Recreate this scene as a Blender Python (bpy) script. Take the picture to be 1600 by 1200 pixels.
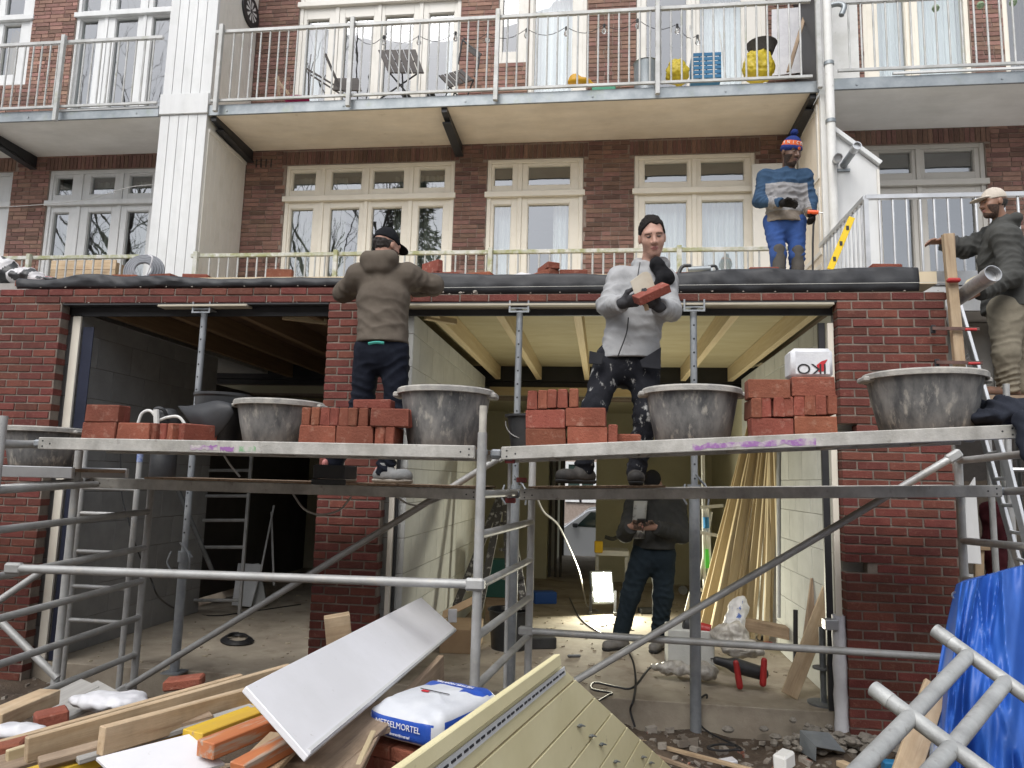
import bpy, bmesh, math, random
import numpy as np
from mathutils import Vector, Matrix
random.seed(11)
RNG = np.random.default_rng(5)
D = bpy.data
S = bpy.context.scene
COL = S.collection
for o in list(D.objects):
    D.objects.remove(o)

# ------------------------------------------------------------------ camera
F_PX = 1132.26
CAM = Vector((4.7669, -5.2519, 1.6797))
YAW, PITCH, ROLL = -0.1268, 0.1308, 0.0272
_f = Vector((math.sin(YAW) * math.cos(PITCH), math.cos(YAW) * math.cos(PITCH), math.sin(PITCH)))
_r0 = Vector((math.cos(YAW), -math.sin(YAW), 0))
_u0 = _r0.cross(_f)
_r = _r0 * math.cos(ROLL) + _u0 * math.sin(ROLL)
_u = -_r0 * math.sin(ROLL) + _u0 * math.cos(ROLL)
cam = D.objects.new('camera', D.cameras.new('camera'))
COL.objects.link(cam)
cam.matrix_world = Matrix(((_r.x, _u.x, -_f.x, CAM.x), (_r.y, _u.y, -_f.y, CAM.y), (_r.z, _u.z, -_f.z, CAM.z), (0, 0, 0, 1)))
cam.data.sensor_width = 36
cam.data.lens = 36 * F_PX / 1600
cam.data.clip_end = 1500
cam.data.clip_start = 0.05
S.camera = cam

# ------------------------------------------------------------------ light
SUN_EL, SUN_AZ = math.radians(52), math.radians(200)      # azimuth measured from +Y clockwise: behind the camera
W = D.worlds.new('World')
S.world = W
W.use_nodes = True
nt = W.node_tree
nt.nodes.clear()
sky = nt.nodes.new('ShaderNodeTexSky')
sky.sky_type = 'NISHITA'
sky.sun_disc = False
sky.sun_elevation = SUN_EL
sky.sun_rotation = SUN_AZ
sky.air_density = 1.0
sky.dust_density = 2.5
sky.ozone_density = 1.0
hs = nt.nodes.new('ShaderNodeHueSaturation')
hs.inputs['Saturation'].default_value = 0.28
bg = nt.nodes.new('ShaderNodeBackground')
bg.inputs['Strength'].default_value = 0.15
wo = nt.nodes.new('ShaderNodeOutputWorld')
nt.links.new(sky.outputs[0], hs.inputs['Color'])
nt.links.new(hs.outputs[0], bg.inputs['Color'])
nt.links.new(bg.outputs[0], wo.inputs['Surface'])
sun = D.objects.new('sun', D.lights.new('sun', 'SUN'))
COL.objects.link(sun)
sun.data.energy = 1.1
sun.data.angle = math.radians(40)
sun.data.color = (1.0, 0.97, 0.93)
_sd = Vector((math.sin(SUN_AZ) * math.cos(SUN_EL), math.cos(SUN_AZ) * math.cos(SUN_EL), math.sin(SUN_EL)))
sun.rotation_euler = _sd.to_track_quat('Z', 'Y').to_euler()
sun.location = _sd * 30
vs = S.view_settings
vs.view_transform = 'Standard'
vs.look = 'None'
vs.gamma = 1
vs.use_curve_mapping = False
vs.exposure = 0.7
S.cycles.use_denoising = True
S.cycles.max_bounces = 8
S.cycles.diffuse_bounces = 4
S.cycles.transparent_max_bounces = 12
S.cycles.caustics_reflective = False
S.cycles.caustics_refractive = False
S.cycles.sample_clamp_indirect = 6

# ------------------------------------------------------------------ helpers
def V(*a):
    return Vector(a)

def ray(px, py):
    return _f + _r * ((px - 800) / F_PX) - _u * ((py - 600) / F_PX)

def at(px, py, Y):
    "world point at depth Y seen at a pixel of the 1600 x 1200 photograph"
    d = ray(px, py)
    return CAM + d * ((Y - CAM.y) / d.y)

def atz(px, py, Z):
    d = ray(px, py)
    return CAM + d * ((Z - CAM.z) / d.z)

def atx(px, py, X):
    d = ray(px, py)
    return CAM + d * ((X - CAM.x) / d.x)

def wl(o):
    l = Vector((0, 0, 0))
    while o is not None:
        l += o.location
        o = o.parent
    return l

def frame(d, up=(0, 0, 1)):
    x = Vector(d).normalized()
    up = Vector(up)
    if abs(x.dot(up.normalized())) > .98:
        up = Vector((0, 1, 0)) if abs(x.y) < .9 else Vector((1, 0, 0))
    y = up.cross(x).normalized()
    return x, y, x.cross(y)

class MB:
    def __init__(s):
        s.v, s.f, s.mi, s.rn = [], [], [], []
        s.cur = 0
        s.r = None

    def add(s, vs, fs):
        b = len(s.v)
        s.v += [tuple(p) for p in vs]
        for q in fs:
            s.f.append(tuple(b + i for i in q))
            s.mi.append(s.cur)
            s.rn.append(s.r if s.r is not None else 0.5)
        return s

    def obox(s, c, ax, ay, az, hx, hy, hz):
        c = Vector(c)
        vs = [c + ax * (hx * i) + ay * (hy * j) + az * (hz * k) for k in (-1, 1) for j in (-1, 1) for i in (-1, 1)]
        return s.add(vs, [(0, 2, 3, 1), (4, 5, 7, 6), (0, 1, 5, 4), (2, 6, 7, 3), (0, 4, 6, 2), (1, 3, 7, 5)])

    def box(s, x0, x1, y0, y1, z0, z1):
        return s.obox(((x0 + x1) / 2, (y0 + y1) / 2, (z0 + z1) / 2), V(1, 0, 0), V(0, 1, 0), V(0, 0, 1), (x1 - x0) / 2, (y1 - y0) / 2, (z1 - z0) / 2)

    def front(s, x0, x1, yf, yb, z0, z1):
        "a box without its back face"
        vs = [(x0, yf, z0), (x1, yf, z0), (x1, yf, z1), (x0, yf, z1), (x0, yb, z0), (x1, yb, z0), (x1, yb, z1), (x0, yb, z1)]
        return s.add(vs, [(0, 1, 2, 3), (0, 3, 7, 4), (1, 5, 6, 2), (3, 2, 6, 7), (0, 4, 5, 1)])

    def beam(s, p0, p1, w, h, up=(0, 0, 1)):
        p0, p1 = Vector(p0), Vector(p1)
        x, y, z = frame(p1 - p0, up)
        return s.obox((p0 + p1) / 2, x, y, z, (p1 - p0).length / 2, w / 2, h / 2)

    def tube(s, p0, p1, r, n=12, r2=None, caps=True):
        p0, p1 = Vector(p0), Vector(p1)
        x, y, z = frame(p1 - p0)
        r2 = r if r2 is None else r2
        vs = []
        for p, q in ((p0, r), (p1, r2)):
            for i in range(n):
                a = 2 * math.pi * i / n
                vs.append(p + y * (q * math.cos(a)) + z * (q * math.sin(a)))
        fs = [(i, (i + 1) % n, n + (i + 1) % n, n + i) for i in range(n)]
        if caps:
            fs += [tuple(range(n - 1, -1, -1)), tuple(range(n, 2 * n))]
        return s.add(vs, fs)

    def hollow(s, p0, p1, r, t=.004, n=14):
        "an open tube with wall thickness"
        p0, p1 = Vector(p0), Vector(p1)
        x, y, z = frame(p1 - p0)
        vs = []
        for p, q in ((p0, r), (p1, r), (p1, r - t), (p0, r - t)):
            for i in range(n):
                a = 2 * math.pi * i / n
                vs.append(p + y * (q * math.cos(a)) + z * (q * math.sin(a)))
        fs = []
        for k in range(4):
            for i in range(n):
                a, b = k * n, ((k + 1) % 4) * n
                fs.append((a + i, a + (i + 1) % n, b + (i + 1) % n, b + i))
        return s.add(vs, fs)

    def path(s, pts, r, n=6, closed=False, rr=None):
        pts = [Vector(p) for p in pts]
        m = len(pts)
        vs = []
        yprev = None
        for k, p in enumerate(pts):
            if closed:
                d = pts[(k + 1) % m] - pts[k - 1]
            else:
                d = pts[min(k + 1, m - 1)] - pts[max(k - 1, 0)]
            x, y, z = frame(d if d.length > 1e-9 else V(0, 0, 1))
            if yprev is not None:
                y = (yprev - x * yprev.dot(x))
                y = y.normalized() if y.length > 1e-6 else frame(d)[1]
                z = x.cross(y)
            yprev = y
            q = rr[k] if rr else r
            for i in range(n):
                a = 2 * math.pi * i / n
                vs.append(p + y * (q * math.cos(a)) + z * (q * math.sin(a)))
        fs = []
        for k in range(m if closed else m - 1):
            a, b = k * n, ((k + 1) % m) * n
            for i in range(n):
                fs.append((a + i, a + (i + 1) % n, b + (i + 1) % n, b + i))
        if not closed:
            fs += [tuple(range(n - 1, -1, -1)), tuple(range((m - 1) * n, m * n))]
        return s.add(vs, fs)

    def lathe(s, c, prof, n=32, ax=None, sx=1.0, sy=1.0):
        c = Vector(c)
        if ax is None:
            X, Y, Z = V(1, 0, 0), V(0, 1, 0), V(0, 0, 1)
        else:
            Z, X, Y = frame(ax)
        vs = []
        for (r, z) in prof:
            for i in range(n):
                a = 2 * math.pi * i / n
                vs.append(c + X * (r * sx * math.cos(a)) + Y * (r * sy * math.sin(a)) + Z * z)
        fs = []
        for k in range(len(prof) - 1):
            for i in range(n):
                a, b = k * n, (k + 1) * n
                fs.append((a + i, a + (i + 1) % n, b + (i + 1) % n, b + i))
        return s.add(vs, fs)

    def grid(s, P, closed_u=False, flip=False):
        "P[i][j] points"
        m, n = len(P), len(P[0])
        vs = [p for row in P for p in row]
        fs = []
        for i in range(m - 1 + (1 if closed_u else 0)):
            for j in range(n - 1):
                q = (i * n + j, ((i + 1) % m) * n + j, ((i + 1) % m) * n + j + 1, i * n + j + 1)
                fs.append(q[::-1] if flip else q)
        return s.add(vs, fs)

    def slab(s, poly, t):
        "a flat polygon (list of points) given thickness t along its normal, backwards"
        P = [Vector(p) for p in poly]
        nrm = (P[1] - P[0]).cross(P[2] - P[0]).normalized()
        n = len(P)
        vs = P + [p - nrm * t for p in P]
        fs = [tuple(range(n)), tuple(range(2 * n - 1, n - 1, -1))]
        fs += [(i, n + i, n + (i + 1) % n, (i + 1) % n) for i in range(n)]
        return s.add(vs, fs)

    def mesh(s, name, smooth=False, bev=0.0, off=None):
        me = D.meshes.new(name)
        vv = s.v if off is None else [(p[0] - off[0], p[1] - off[1], p[2] - off[2]) for p in s.v]
        me.from_pydata(vv, [], s.f)
        me.update()
        if any(s.mi):
            me.polygons.foreach_set('material_index', s.mi)
        if s.r is not None:
            at_ = me.attributes.new('rnd', 'FLOAT', 'FACE')
            at_.data.foreach_set('value', s.rn)
        if bev > 0:
            bm = bmesh.new()
            bm.from_mesh(me)
            bmesh.ops.bevel(bm, geom=[e for e in bm.edges if len(e.link_faces) == 2 and e.calc_face_angle(0) > .5], offset=bev, segments=1, affect='EDGES')
            bm.to_mesh(me)
            bm.free()
        if smooth:
            me.polygons.foreach_set('use_smooth', [True] * len(me.polygons))
            me.set_sharp_from_angle(angle=0.7)
        return me

    def build(s, name, mats, parent=None, smooth=False, bev=0.0, label=None, cat=None, group=None, kind=None, base=None):
        "one mesh object; its verts are given in world space"
        pl = wl(parent) if parent is not None else Vector((0, 0, 0))
        if base is None:
            a = np.array(s.v)
            lo, hi = a.min(0), a.max(0)
            base = Vector(((lo[0] + hi[0]) / 2, (lo[1] + hi[1]) / 2, lo[2]))
        me = s.mesh(name, smooth, bev, base)
        for m in (mats if isinstance(mats, (list, tuple)) else [mats]):
            me.materials.append(m)
        o = D.objects.new(name, me)
        COL.objects.link(o)
        o.location = Vector(base) - pl
        if parent is not None:
            o.parent = parent
        if label or cat or group or kind:
            tag(o, label, cat, group, kind)
        return o

def tag(o, label=None, cat=None, group=None, kind=None):
    for k, v in (('label', label), ('category', cat), ('group', group), ('kind', kind)):
        if v:
            o[k] = v
    return o

def thing(name, label, cat, loc=(0, 0, 0), group=None):
    o = D.objects.new(name, None)
    COL.objects.link(o)
    o.location = Vector(loc)
    o.empty_display_size = .1
    return tag(o, label, cat, group)

def inst(name, me, loc, rot=None, parent=None, scale=None):
    "object sharing mesh data; loc in world space"
    o = D.objects.new(name, me)
    COL.objects.link(o)
    if parent is not None:
        o.parent = parent
        loc = Vector(loc) - wl(parent)
    o.location = loc
    if rot is not None:
        o.rotation_euler = rot
    if scale is not None:
        o.scale = scale
    return o

def beam_obj(name, p0, p1, w, h, mat, parent=None, up=(0, 0, 1), bev=.003, **kw):
    "a straight piece of timber, grain along its local X"
    p0, p1 = Vector(p0), Vector(p1)
    x, y, z = frame(p1 - p0, up)
    L = (p1 - p0).length
    me = MB().box(-L / 2, L / 2, -w / 2, w / 2, -h / 2, h / 2).mesh(name, bev=bev)
    me.materials.append(mat)
    o = D.objects.new(name, me)
    COL.objects.link(o)
    c = (p0 + p1) / 2 - (wl(parent) if parent is not None else Vector((0, 0, 0)))
    m = Matrix((x, y, z)).transposed().to_4x4()
    o.rotation_euler = m.to_euler()
    o.location = c
    if parent is not None:
        o.parent = parent
    tag(o, **kw)
    return o

def lerp(a, b, t):
    return a + (b - a) * t

def catmull(pts, n=8):
    P = [Vector(p) for p in pts]
    P = [P[0] * 2 - P[1]] + P + [P[-1] * 2 - P[-2]]
    out = []
    for i in range(1, len(P) - 2):
        a, b, c, d = P[i - 1:i + 3]
        for k in range(n):
            t = k / n
            out.append(.5 * ((2 * b) + (c - a) * t + (2 * a - 5 * b + 4 * c - d) * t * t + (3 * b - a - 3 * c + d) * t ** 3))
    out.append(P[-2])
    return out

# ------------------------------------------------------------------ materials
def mat(name, c1, c2=None, sc=6, lo=.35, hi=.65, rough=.65, metal=0.0, bump=0.0, bsc=40, rnd=0.0, stretch=None, c3=None, sc3=20, lo3=.55, hi3=.7, rattr=False, spec=None, coat=0.0, detail=6, huev=0.0, trans=0.0, ws=0.0, wsc=1.4, wst=(1, 1, .6)):
    m = D.materials.new(name)
    m.use_nodes = True
    t = m.node_tree
    N, L = t.nodes, t.links
    b = N['Principled BSDF']
    b.inputs['Roughness'].default_value = rough
    b.inputs['Metallic'].default_value = metal
    if spec is not None:
        b.inputs['Specular IOR Level'].default_value = spec
    b.inputs['Coat Weight'].default_value = coat
    tc = N.new('ShaderNodeTexCoord')
    vec = tc.outputs['Object']
    if stretch:
        mp = N.new('ShaderNodeMapping')
        mp.inputs['Scale'].default_value = stretch
        L.new(vec, mp.inputs['Vector'])
        vec = mp.outputs['Vector']
    # shift the pattern from object to object
    oi = N.new('ShaderNodeObjectInfo')
    ad = N.new('ShaderNodeVectorMath')
    ad.operation = 'MULTIPLY_ADD'
    L.new(oi.outputs['Random'], ad.inputs[0])
    ad.inputs[1].default_value = (17.3, 9.1, 23.7)
    L.new(vec, ad.inputs[2])
    vec = ad.outputs[0]

    def noise(scale, det=detail):
        n = N.new('ShaderNodeTexNoise')
        n.inputs['Scale'].default_value = scale
        n.inputs['Detail'].default_value = det
        n.inputs['Roughness'].default_value = .62
        L.new(vec, n.inputs['Vector'])
        return n.outputs['Fac']

    def ramp(fac, a, bb):
        r = N.new('ShaderNodeMapRange')
        r.inputs['From Min'].default_value = a
        r.inputs['From Max'].default_value = bb
        L.new(fac, r.inputs['Value'])
        return r.outputs['Result']

    def mix(fac, a, bb):
        x = N.new('ShaderNodeMix')
        x.data_type = 'RGBA'
        L.new(fac, x.inputs[0])
        for sck, val in ((x.inputs[6], a), (x.inputs[7], bb)):
            if isinstance(val, (tuple, list)):
                sck.default_value = (*val, 1)
            else:
                L.new(val, sck)
        return x.outputs[2]
    col = c1
    if c2 is not None:
        col = mix(ramp(noise(sc), lo, hi), c1, c2)
    if c3 is not None:
        col = mix(ramp(noise(sc3), lo3, hi3), col, c3)
    if rnd > 0 or rattr:
        if rattr:
            an = N.new('ShaderNodeAttribute')
            an.attribute_name = 'rnd'
            rv = an.outputs['Fac']
        else:
            rv = oi.outputs['Random']
        hv = N.new('ShaderNodeHueSaturation')
        mr = N.new('ShaderNodeMapRange')
        mr.inputs['To Min'].default_value = 1 - rnd
        mr.inputs['To Max'].default_value = 1 + rnd
        L.new(rv, mr.inputs['Value'])
        L.new(mr.outputs['Result'], hv.inputs['Value'])
        if huev:
            wn = N.new('ShaderNodeTexWhiteNoise')
            wn.noise_dimensions = '1D'
            L.new(rv, wn.inputs['W'])
            mh = N.new('ShaderNodeMapRange')
            mh.inputs['To Min'].default_value = .5 - huev
            mh.inputs['To Max'].default_value = .5 + huev
            L.new(wn.outputs['Value'], mh.inputs['Value'])
            L.new(mh.outputs['Result'], hv.inputs['Hue'])
        if isinstance(col, tuple):
            hv.inputs['Color'].default_value = (*col, 1)
        else:
            L.new(col, hv.inputs['Color'])
        col = hv.outputs['Color']
    if ws > 0:
        # stains and damp that run on across many pieces
        ge = N.new('ShaderNodeNewGeometry')
        mp2 = N.new('ShaderNodeMapping')
        mp2.inputs['Scale'].default_value = wst
        L.new(ge.outputs['Position'], mp2.inputs['Vector'])
        n2 = N.new('ShaderNodeTexNoise')
        n2.inputs['Scale'].default_value = wsc
        n2.inputs['Detail'].default_value = 7
        n2.inputs['Roughness'].default_value = .65
        L.new(mp2.outputs['Vector'], n2.inputs['Vector'])
        m2 = N.new('ShaderNodeMapRange')
        m2.inputs['From Min'].default_value = .32
        m2.inputs['From Max'].default_value = .68
        m2.inputs['To Min'].default_value = 1 - ws
        m2.inputs['To Max'].default_value = 1 + ws
        L.new(n2.outputs['Fac'], m2.inputs['Value'])
        h2 = N.new('ShaderNodeHueSaturation')
        L.new(m2.outputs['Result'], h2.inputs['Value'])
        if isinstance(col, tuple):
            h2.inputs['Color'].default_value = (*col, 1)
        else:
            L.new(col, h2.inputs['Color'])
        col = h2.outputs['Color']
    if isinstance(col, tuple):
        b.inputs['Base Color'].default_value = (*col, 1)
    else:
        L.new(col, b.inputs['Base Color'])
    if bump > 0:
        bp = N.new('ShaderNodeBump')
        bp.inputs['Strength'].default_value = bump
        bp.inputs['Distance'].default_value = .01
        L.new(noise(bsc, 5), bp.inputs['Height'])
        L.new(bp.outputs['Normal'], b.inputs['Normal'])
    if trans > 0:
        b.inputs['Transmission Weight'].default_value = trans
    return m

def mat_glass(name, refl=1.65, tint=(.93, .96, .95)):
    m = D.materials.new(name)
    m.use_nodes = True
    t = m.node_tree
    t.nodes.clear()
    N, L = t.nodes, t.links
    fr = N.new('ShaderNodeFresnel')
    fr.inputs['IOR'].default_value = refl
    tr = N.new('ShaderNodeBsdfTransparent')
    tr.inputs['Color'].default_value = (*tint, 1)
    gl = N.new('ShaderNodeBsdfGlossy')
    gl.inputs['Roughness'].default_value = .01
    gl.inputs['Color'].default_value = (.95, .97, 1, 1)
    tc = N.new('ShaderNodeTexCoord')
    nz = N.new('ShaderNodeTexNoise')
    nz.inputs['Scale'].default_value = 2.2
    bp = N.new('ShaderNodeBump')
    bp.inputs['Strength'].default_value = .05
    bp.inputs['Distance'].default_value = .02
    L.new(tc.outputs['Object'], nz.inputs['Vector'])
    L.new(nz.outputs['Fac'], bp.inputs['Height'])
    L.new(bp.outputs['Normal'], gl.inputs['Normal'])
    mx = N.new('ShaderNodeMixShader')
    # the back face of the pane must not act as a totally reflecting prism
    ge = N.new('ShaderNodeNewGeometry')
    inv = N.new('ShaderNodeMath')
    inv.operation = 'SUBTRACT'
    inv.inputs[0].default_value = 1
    L.new(ge.outputs['Backfacing'], inv.inputs[1])
    mu = N.new('ShaderNodeMath')
    mu.operation = 'MULTIPLY'
    L.new(fr.outputs[0], mu.inputs[0])
    L.new(inv.outputs[0], mu.inputs[1])
    L.new(mu.outputs[0], mx.inputs[0])
    L.new(tr.outputs[0], mx.inputs[1])
    L.new(gl.outputs[0], mx.inputs[2])
    o = N.new('ShaderNodeOutputMaterial')
    L.new(mx.outputs[0], o.inputs['Surface'])
    return m

def mat_emit(name, c, strength):
    m = D.materials.new(name)
    m.use_nodes = True
    b = m.node_tree.nodes['Principled BSDF']
    b.inputs['Base Color'].default_value = (*c, 1)
    b.inputs['Emission Color'].default_value = (*c, 1)
    b.inputs['Emission Strength'].default_value = strength
    return m

M = {}
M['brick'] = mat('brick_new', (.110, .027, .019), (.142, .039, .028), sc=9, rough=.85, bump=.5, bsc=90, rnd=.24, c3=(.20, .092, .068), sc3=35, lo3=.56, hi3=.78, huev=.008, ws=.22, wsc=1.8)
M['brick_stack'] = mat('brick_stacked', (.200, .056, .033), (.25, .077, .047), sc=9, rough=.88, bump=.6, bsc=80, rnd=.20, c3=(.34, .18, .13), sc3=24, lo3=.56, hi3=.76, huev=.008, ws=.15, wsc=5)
M['mortar'] = mat('mortar_joint', (.15, .125, .105), (.26, .22, .185), sc=7, rough=.95, bump=.5, bsc=120, ws=.3, wsc=2.2)
M['oldbrick'] = mat('brick_old', (.205, .115, .089), (.26, .15, .118), sc=25, rough=.9, bump=.4, bsc=120, rnd=.42, rattr=True, huev=.015, ws=.25, wsc=.9)
M['oldmortar'] = mat('mortar_old', (.24, .19, .16), (.33, .27, .23), sc=8, rough=.95)
M['cream'] = mat('paint_cream', (.80, .755, .655), (.70, .65, .55), sc=3, lo=.5, hi=.8, rough=.5, bump=.05, bsc=60)
M['white'] = mat('paint_white', (.65, .66, .66), (.55, .56, .55), sc=3, lo=.5, hi=.85, rough=.5, bump=.05, bsc=50, ws=.08, wsc=1.5, wst=(3, 3, .3))
M['whiteold'] = mat('paint_white_worn', (.72, .72, .70), (.52, .52, .48), sc=2.2, lo=.45, hi=.8, rough=.55, bump=.08, bsc=40, c3=(.40, .40, .34), sc3=9, lo3=.66, hi3=.8)
M['soffit'] = mat('soffit_render', (.82, .745, .63), (.75, .67, .55), sc=2.5, rough=.9, bump=.1, bsc=30, c3=(.45, .38, .29), sc3=5, lo3=.66, hi3=.9, ws=.10, wsc=1.2, wst=(1, 3, 1))
M['soffit_w'] = mat('soffit_white', (.80, .80, .78), (.70, .70, .67), sc=1.5, rough=.9, ws=.08, wsc=1.2, wst=(1, 3, 1))
M['galv'] = mat('galvanised', (.31, .335, .35), (.21, .235, .25), sc=5, rough=.45, metal=.55, bump=.05, bsc=60, c3=(.24, .27, .20), sc3=3, lo3=.6, hi3=.8)
M['rail'] = mat('rail_paint', (.50, .505, .50), (.36, .365, .35), sc=6, rough=.5, metal=.2, c3=(.28, .29, .18), sc3=4, lo3=.6, hi3=.78)
M['railmoss'] = mat('rail_mossy', (.50, .50, .46), (.30, .31, .16), sc=7, lo=.4, hi=.62, rough=.75, bump=.2, bsc=60, c3=(.58, .58, .55), sc3=11, lo3=.5, hi3=.66)
M['alu'] = mat('scaffold_aluminium', (.47, .475, .47), (.35, .35, .34), sc=7, rough=.55, metal=.35, bump=.12, bsc=80, c3=(.47, .45, .41), sc3=16, lo3=.58, hi3=.72, rnd=.12)
M['alu_clean'] = mat('aluminium_clean', (.62, .63, .64), (.5, .51, .52), sc=5, rough=.35, metal=.7, bump=.03)
M['plankmetal'] = mat('plank_profile', (.50, .49, .46), (.35, .34, .31), sc=6, rough=.6, metal=.2, bump=.2, bsc=70, c3=(.16, .13, .11), sc3=11, lo3=.62, hi3=.76, ws=.25, wsc=6)
M['deck'] = mat('deck_plywood', (.25, .17, .11), (.33, .25, .18), sc=8, rough=.9, bump=.3, bsc=50, c3=(.12, .08, .055), sc3=13, lo3=.6, hi3=.75)
M['prop'] = mat('prop_steel', (.36, .38, .40), (.25, .27, .29), sc=8, rough=.55, metal=.45, bump=.1, bsc=70)
M['propdark'] = mat('prop_dark', (.20, .21, .22), (.13, .14, .15), sc=8, rough=.6, metal=.4, bump=.1, bsc=70)
M['membrane'] = mat('epdm_membrane', (.018, .019, .023), (.034, .036, .040), sc=3, rough=.58, bump=.15, bsc=22, c3=(.045, .044, .043), sc3=9, lo3=.62, hi3=.8)
M['blackpaint'] = mat('black_steel', (.018, .019, .022), (.03, .03, .033), sc=5, rough=.5)
M['wood'] = mat('timber_pale', (.50, .385, .255), (.41, .295, .18), sc=4, stretch=(.7, 9, 9), rough=.75, bump=.15, bsc=18, rnd=.13, c3=(.30, .19, .11), sc3=3, lo3=.55, hi3=.72, ws=.18, wsc=7)
M['wood_y'] = mat('timber_fresh', (.60, .50, .32), (.52, .41, .24), sc=4, stretch=(.6, 10, 10), rough=.7, bump=.12, bsc=18, rnd=.12)
M['wood_old'] = mat('timber_weathered', (.36, .27, .19), (.25, .18, .12), sc=4, stretch=(.7, 9, 9), rough=.85, bump=.25, bsc=18, rnd=.16, c3=(.16, .11, .08), sc3=3, lo3=.6, hi3=.75, ws=.2, wsc=6)
M['ply'] = mat('ceiling_plywood', (.43, .385, .25), (.37, .32, .195), sc=2, stretch=(1, 3, 1), rough=.8, c3=(.36, .26, .13), sc3=6, lo3=.68, hi3=.76)
M['block'] = mat('aerated_block', (.56, .57, .55), (.48, .49, .47), sc=5, rough=.95, bump=.3, bsc=90, rnd=.06)
M['concrete'] = mat('concrete_slab', (.40, .35, .275), (.30, .255, .20), sc=2.5, rough=.92, bump=.3, bsc=40, c3=(.19, .15, .11), sc3=3.5, lo3=.55, hi3=.75, ws=.22, wsc=1.6, wst=(1, 1, 1))
M['soil'] = mat('soil', (.12, .088, .062), (.065, .047, .034), sc=7, rough=.98, bump=1.0, bsc=45, c3=(.20, .17, .14), sc3=14, lo3=.58, hi3=.7)
M['plaster'] = mat('plaster_old', (.60, .58, .44), (.52, .50, .37), sc=1.5, rough=.95, c3=(.3, .28, .2), sc3=4, lo3=.65, hi3=.85)
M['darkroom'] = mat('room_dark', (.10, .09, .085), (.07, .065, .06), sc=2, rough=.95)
M['roomwall'] = mat('room_wall', (.30, .29, .27), (.25, .24, .22), sc=2, rough=.95)
M['glass'] = mat_glass('window_glass', 2.9)
M['tub'] = mat('tub_rubber_cement', (.075, .077, .081), (.25, .245, .235), sc=9, lo=.38, hi=.64, rough=.85, bump=.4, bsc=45, stretch=(1, 1, .42), c3=(.38, .36, .32), sc3=22, lo3=.56, hi3=.70, detail=10)
M['tubrim'] = mat('tub_rim_cement', (.46, .44, .40), (.28, .275, .26), sc=12, rough=.9, bump=.4, bsc=60)
M['blackplastic'] = mat('black_plastic', (.02, .021, .024), (.045, .047, .05), sc=6, rough=.45, bump=.05)
M['wetmortar'] = mat('wet_mortar', (.30, .27, .23), (.40, .37, .33), sc=14, rough=.9, bump=.8, bsc=30)
M['cable'] = mat('cable_black', (.02, .02, .022), rough=.5)
M['cablegrey'] = mat('cable_grey', (.42, .42, .41), rough=.5)
M['red'] = mat('plastic_red', (.48, .03, .03), (.36, .025, .025), sc=9, rough=.45)
M['curtain_w'] = mat('curtain_white', (.82, .83, .85), (.72, .74, .77), sc=4, rough=.95, stretch=(5, 1, .3))
M['curtain_g'] = mat('curtain_grey_green', (.27, .28, .24), (.20, .21, .18), sc=4, rough=.95, stretch=(5, 1, .3))
M['curtain_y'] = mat('curtain_ochre', (.46, .32, .10), (.38, .26, .08), sc=4, rough=.95, stretch=(5, 1, .3))
M['curtain_b'] = mat('curtain_brown', (.16, .12, .10), (.11, .085, .07), sc=4, rough=.95, stretch=(5, 1, .3))

# ================================================================== the setting
g = MB()
NX, NY = 90, 60
def gz(x, y):
    h = 0.0
    if y < 0.1:
        h = .035 * math.sin(x * 3.1 + y * 2.3) + .03 * math.sin(x * 7.3 - y * 5.1) + .02 * math.sin(x * 13 + y * 17)
        h += .02
    return h - (.02 if y > .05 else 0)
rows = []
for i in range(NX + 1):
    x = -3 + 13 * i / NX
    rows.append([(x, -3.2 + 3.3 * j / NY, gz(x, -3.2 + 3.3 * j / NY) + RNG.normal(0, .008)) for j in range(NY + 1)])
g.grid(rows)
# the wider ground round that patch, reaching the horizon
g.add([(-600, -600, -.03), (600, -600, -.03), (600, -3.19, -.03), (-600, -3.19, -.03)], [(0, 1, 2, 3)])
g.add([(-600, -3.19, -.03), (-2.99, -3.19, -.03), (-2.99, 9.9, -.03), (-600, 9.9, -.03)], [(0, 1, 2, 3)])
g.add([(9.99, -3.19, -.03), (600, -3.19, -.03), (600, 9.9, -.03), (9.99, 9.9, -.03)], [(0, 1, 2, 3)])
g.add([(-2.99, .09, -.03), (9.99, .09, -.03), (9.99, 9.9, -.03), (-2.99, 9.9, -.03)], [(0, 1, 2, 3)])
GP = MB()
GP.add([(-600, -600, -.026), (600, -600, -.026), (600, -5.6, -.026), (-600, -5.6, -.026)], [(0, 1, 2, 3)])
GP.add([(-40, -5.6, -.026), (-3.02, -5.6, -.026), (-3.02, 3.9, -.026), (-40, 3.9, -.026)], [(0, 1, 2, 3)])
GP.add([(10.02, -5.6, -.026), (40, -5.6, -.026), (40, 3.9, -.026), (10.02, 3.9, -.026)], [(0, 1, 2, 3)])
GP.build('garden_paving', mat('paving_grey', (.46, .45, .43), (.38, .37, .35), sc=2, rough=.9), kind='structure', label='grey garden paving behind the camera')  # unseen paving, added to bounce light up onto the soffits
g.build('ground', M['soil'], smooth=True, kind='structure', label='bare brown building-site soil')

fl = MB().box(.3, 6.5, .12, 3.98, -.1, .18)
fl.build('floor_slab', M['concrete'], kind='structure', label='raw concrete floor slab of the extension', bev=.006)
fl = MB().box(-2.6, 9.4, 3.985, 9.9, -.1, .175)
fl.build('house_floor', M['concrete'], kind='structure', label='dusty floor of the old house')

# ================================================================== old apartment building
YW = 4.0
BLD = thing('apartment_building', 'old brown brick apartment building with balconies above the extension', 'building', (3, 4, 3.2))

def wxs(pxs, py, Y=4.09):
    return [(at(a, py, Y).x, at(b, py, Y).x) for a, b in pxs]

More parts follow.
